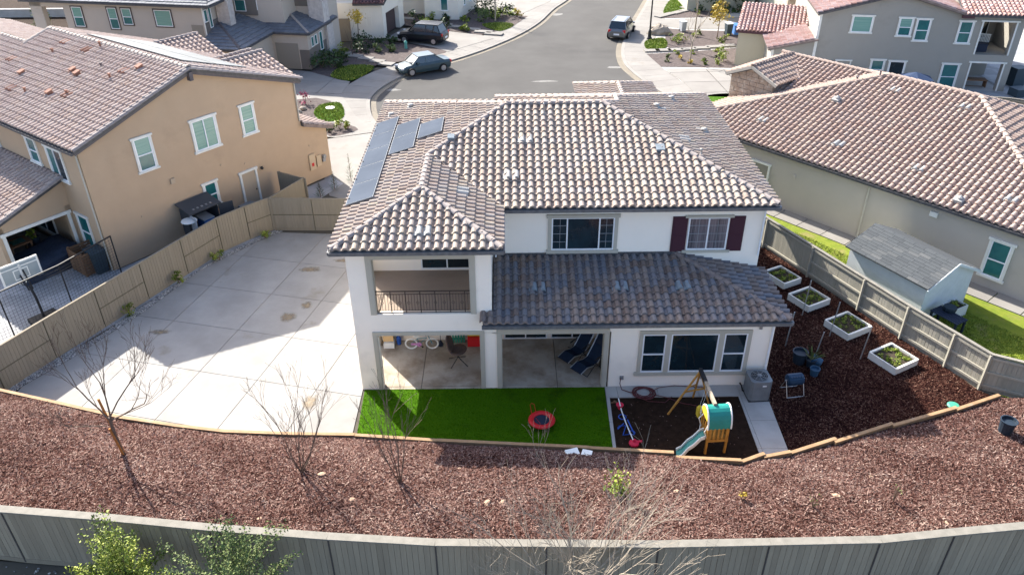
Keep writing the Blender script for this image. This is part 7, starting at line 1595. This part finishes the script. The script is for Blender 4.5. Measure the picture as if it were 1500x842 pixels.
# ------------------------------------------------------------------ cars
def car(label,loc,rz,kind,paint):
    t=thing('parked_car',label,'car',loc,rz)
    if kind=='sedan': L,Wc,Hb,Ht=4.5,.88,.92,1.42; cab=(-1.55,-.72,.62,1.22)
    elif kind=='suv': L,Wc,Hb,Ht=4.6,.93,1.08,1.70; cab=(-2.05,-1.75,.35,1.10)
    else: L,Wc,Hb,Ht=4.4,.90,1.05,1.66; cab=(-2.0,-1.7,.30,1.15)
    # x forward; stations (x, halfwidth, zbottom, zshoulder)
    h=L/2
    st=[(-h,.70*Wc,.42,Hb*.78),(-h+.12,.90*Wc,.26,Hb*.97),(-h+.6,.98*Wc,.22,Hb),(-.6,Wc,.20,Hb*1.0),(.5,Wc,.20,Hb*.98),(h-1.15,.98*Wc,.20,Hb*.93),(h-.45,.92*Wc,.22,Hb*.82),(h-.1,.78*Wc,.28,Hb*.68),(h,.60*Wc,.36,Hb*.55)]
    V=[];F=[]
    ring=lambda x,w_,zb,zs:[(x,-w_*.92,zb),(x,-w_,zb+(zs-zb)*.35),(x,-w_,zb+(zs-zb)*.75),(x,-w_*.86,zs),(x,0,zs+.035),(x,w_*.86,zs),(x,w_,zb+(zs-zb)*.75),(x,w_,zb+(zs-zb)*.35),(x,w_*.92,zb)]
    for s in st: V+=ring(*s)
    k=9
    for i in range(len(st)-1):
        for j in range(k): F.append((i*k+j,i*k+(j+1)%k,(i+1)*k+(j+1)%k,(i+1)*k+j))
    F.append(tuple(range(k))); F.append(tuple((len(st)-1)*k+j for j in range(k-1,-1,-1)))
    m=MB(); m.add(V,F); m.build('body',paint,t,smooth=False)
    x0,x1,x2,x3=cab; wt=Wc*.72; wb=Wc*.88
    P=[(x0,wb,Hb-.01),(x1,wt,Ht-.03),(x2,wt,Ht-.02),(x3,wb,Hb-.03)]
    m=MB(); n=len(P); m.add([(a,-b,c) for a,b,c in P]+[(a,b,c) for a,b,c in P],[(0,1,2,3)[::-1],(4,5,6,7),(0,4,5,1),(1,5,6,2),(2,6,7,3),(3,7,4,0)]); m.build('windows','car_glass',t)
    m=MB(); m.box(x1-.06,x2+.06,-wt-.005,wt+.005,Ht-.035,Ht+.012); m.build('roof',paint,t)
    for sy in (-1,1):
        m=MB()
        for (xa,xb) in ((x0,x1),(x3,x2)): m.bar((xa,sy*wb*1.005,Hb),(xb,sy*wt*1.01,Ht-.01),.07,.05)
        xm=(x1+x2)/2+.05; m.bar((xm,sy*wb*1.01,Hb),(xm,sy*wt*1.01,Ht-.01),.08,.03)
        if kind!='sedan': m.bar((x1+.45,sy*wb*1.01,Hb),(x1+.3,sy*wt*1.01,Ht-.01),.10,.03)
        m.build('pillars',paint,t)
        for wx in (-h+.85,h-.88):
            q=MB(); q.lathe((wx,sy*Wc-.10 if sy>0 else -Wc-.10,.33),[(.20,0),(.33,.0),(.33,.20),(.20,.20)],18,axis='Y'); wo=q.build('wheel','rubber',t)
            q=MB(); yy=sy*(Wc+.105); q.lathe((wx,yy-.01,.33),[(.03,0),(.21,0),(.21,.02),(.03,.02)],12,axis='Y'); q.build('rim','rim',wo)
            for a in range(5): pass
        m=MB(); m.obox((h-.22,sy*Wc*.66,Hb*.68),(.26,.30,.14),sy*-.35); m.build('headlight','lamp_clear',t)
        m=MB(); m.obox((-h+.10,sy*Wc*.74,Hb*.82),(.12,.26,.22)); m.build('tail_light','lamp_red',t)
        m=MB(); m.obox((x3-.45,sy*(Wc+.08),Hb+.06),(.16,.18,.12)); m.build('mirror',paint,t)
    m=MB(); m.box(-h-.02,-h+.02,-.26,.26,.52,.66); m.build('number_plate','plate',t)
    if kind!='sedan':
        m=MB(); m.tube([(x1,-wt*.85,Ht+.05),(x2-.2,-wt*.85,Ht+.05)],.02,n=5); m.tube([(x1,wt*.85,Ht+.05),(x2-.2,wt*.85,Ht+.05)],.02,n=5); m.build('roof_rack','metal_grey',t)
    else:
        m=MB(); m.box(h-.04,h+.01,-.35,.35,.36,.50); m.build('grille','rubber',t)
    return t
car('grey sedan parked at the kerb of the round street end',(-6.7,41.0,-.165),RAD(208),'sedan','car_grey')
car('black sport utility car parked on the driveway by the brown garage door',(-7.45,49.75,-.02),RAD(161),'suv','car_black')
car('silver minivan seen from behind at the right kerb of the street',(11.0,51.9,-.165),RAD(70),'van','car_silver')
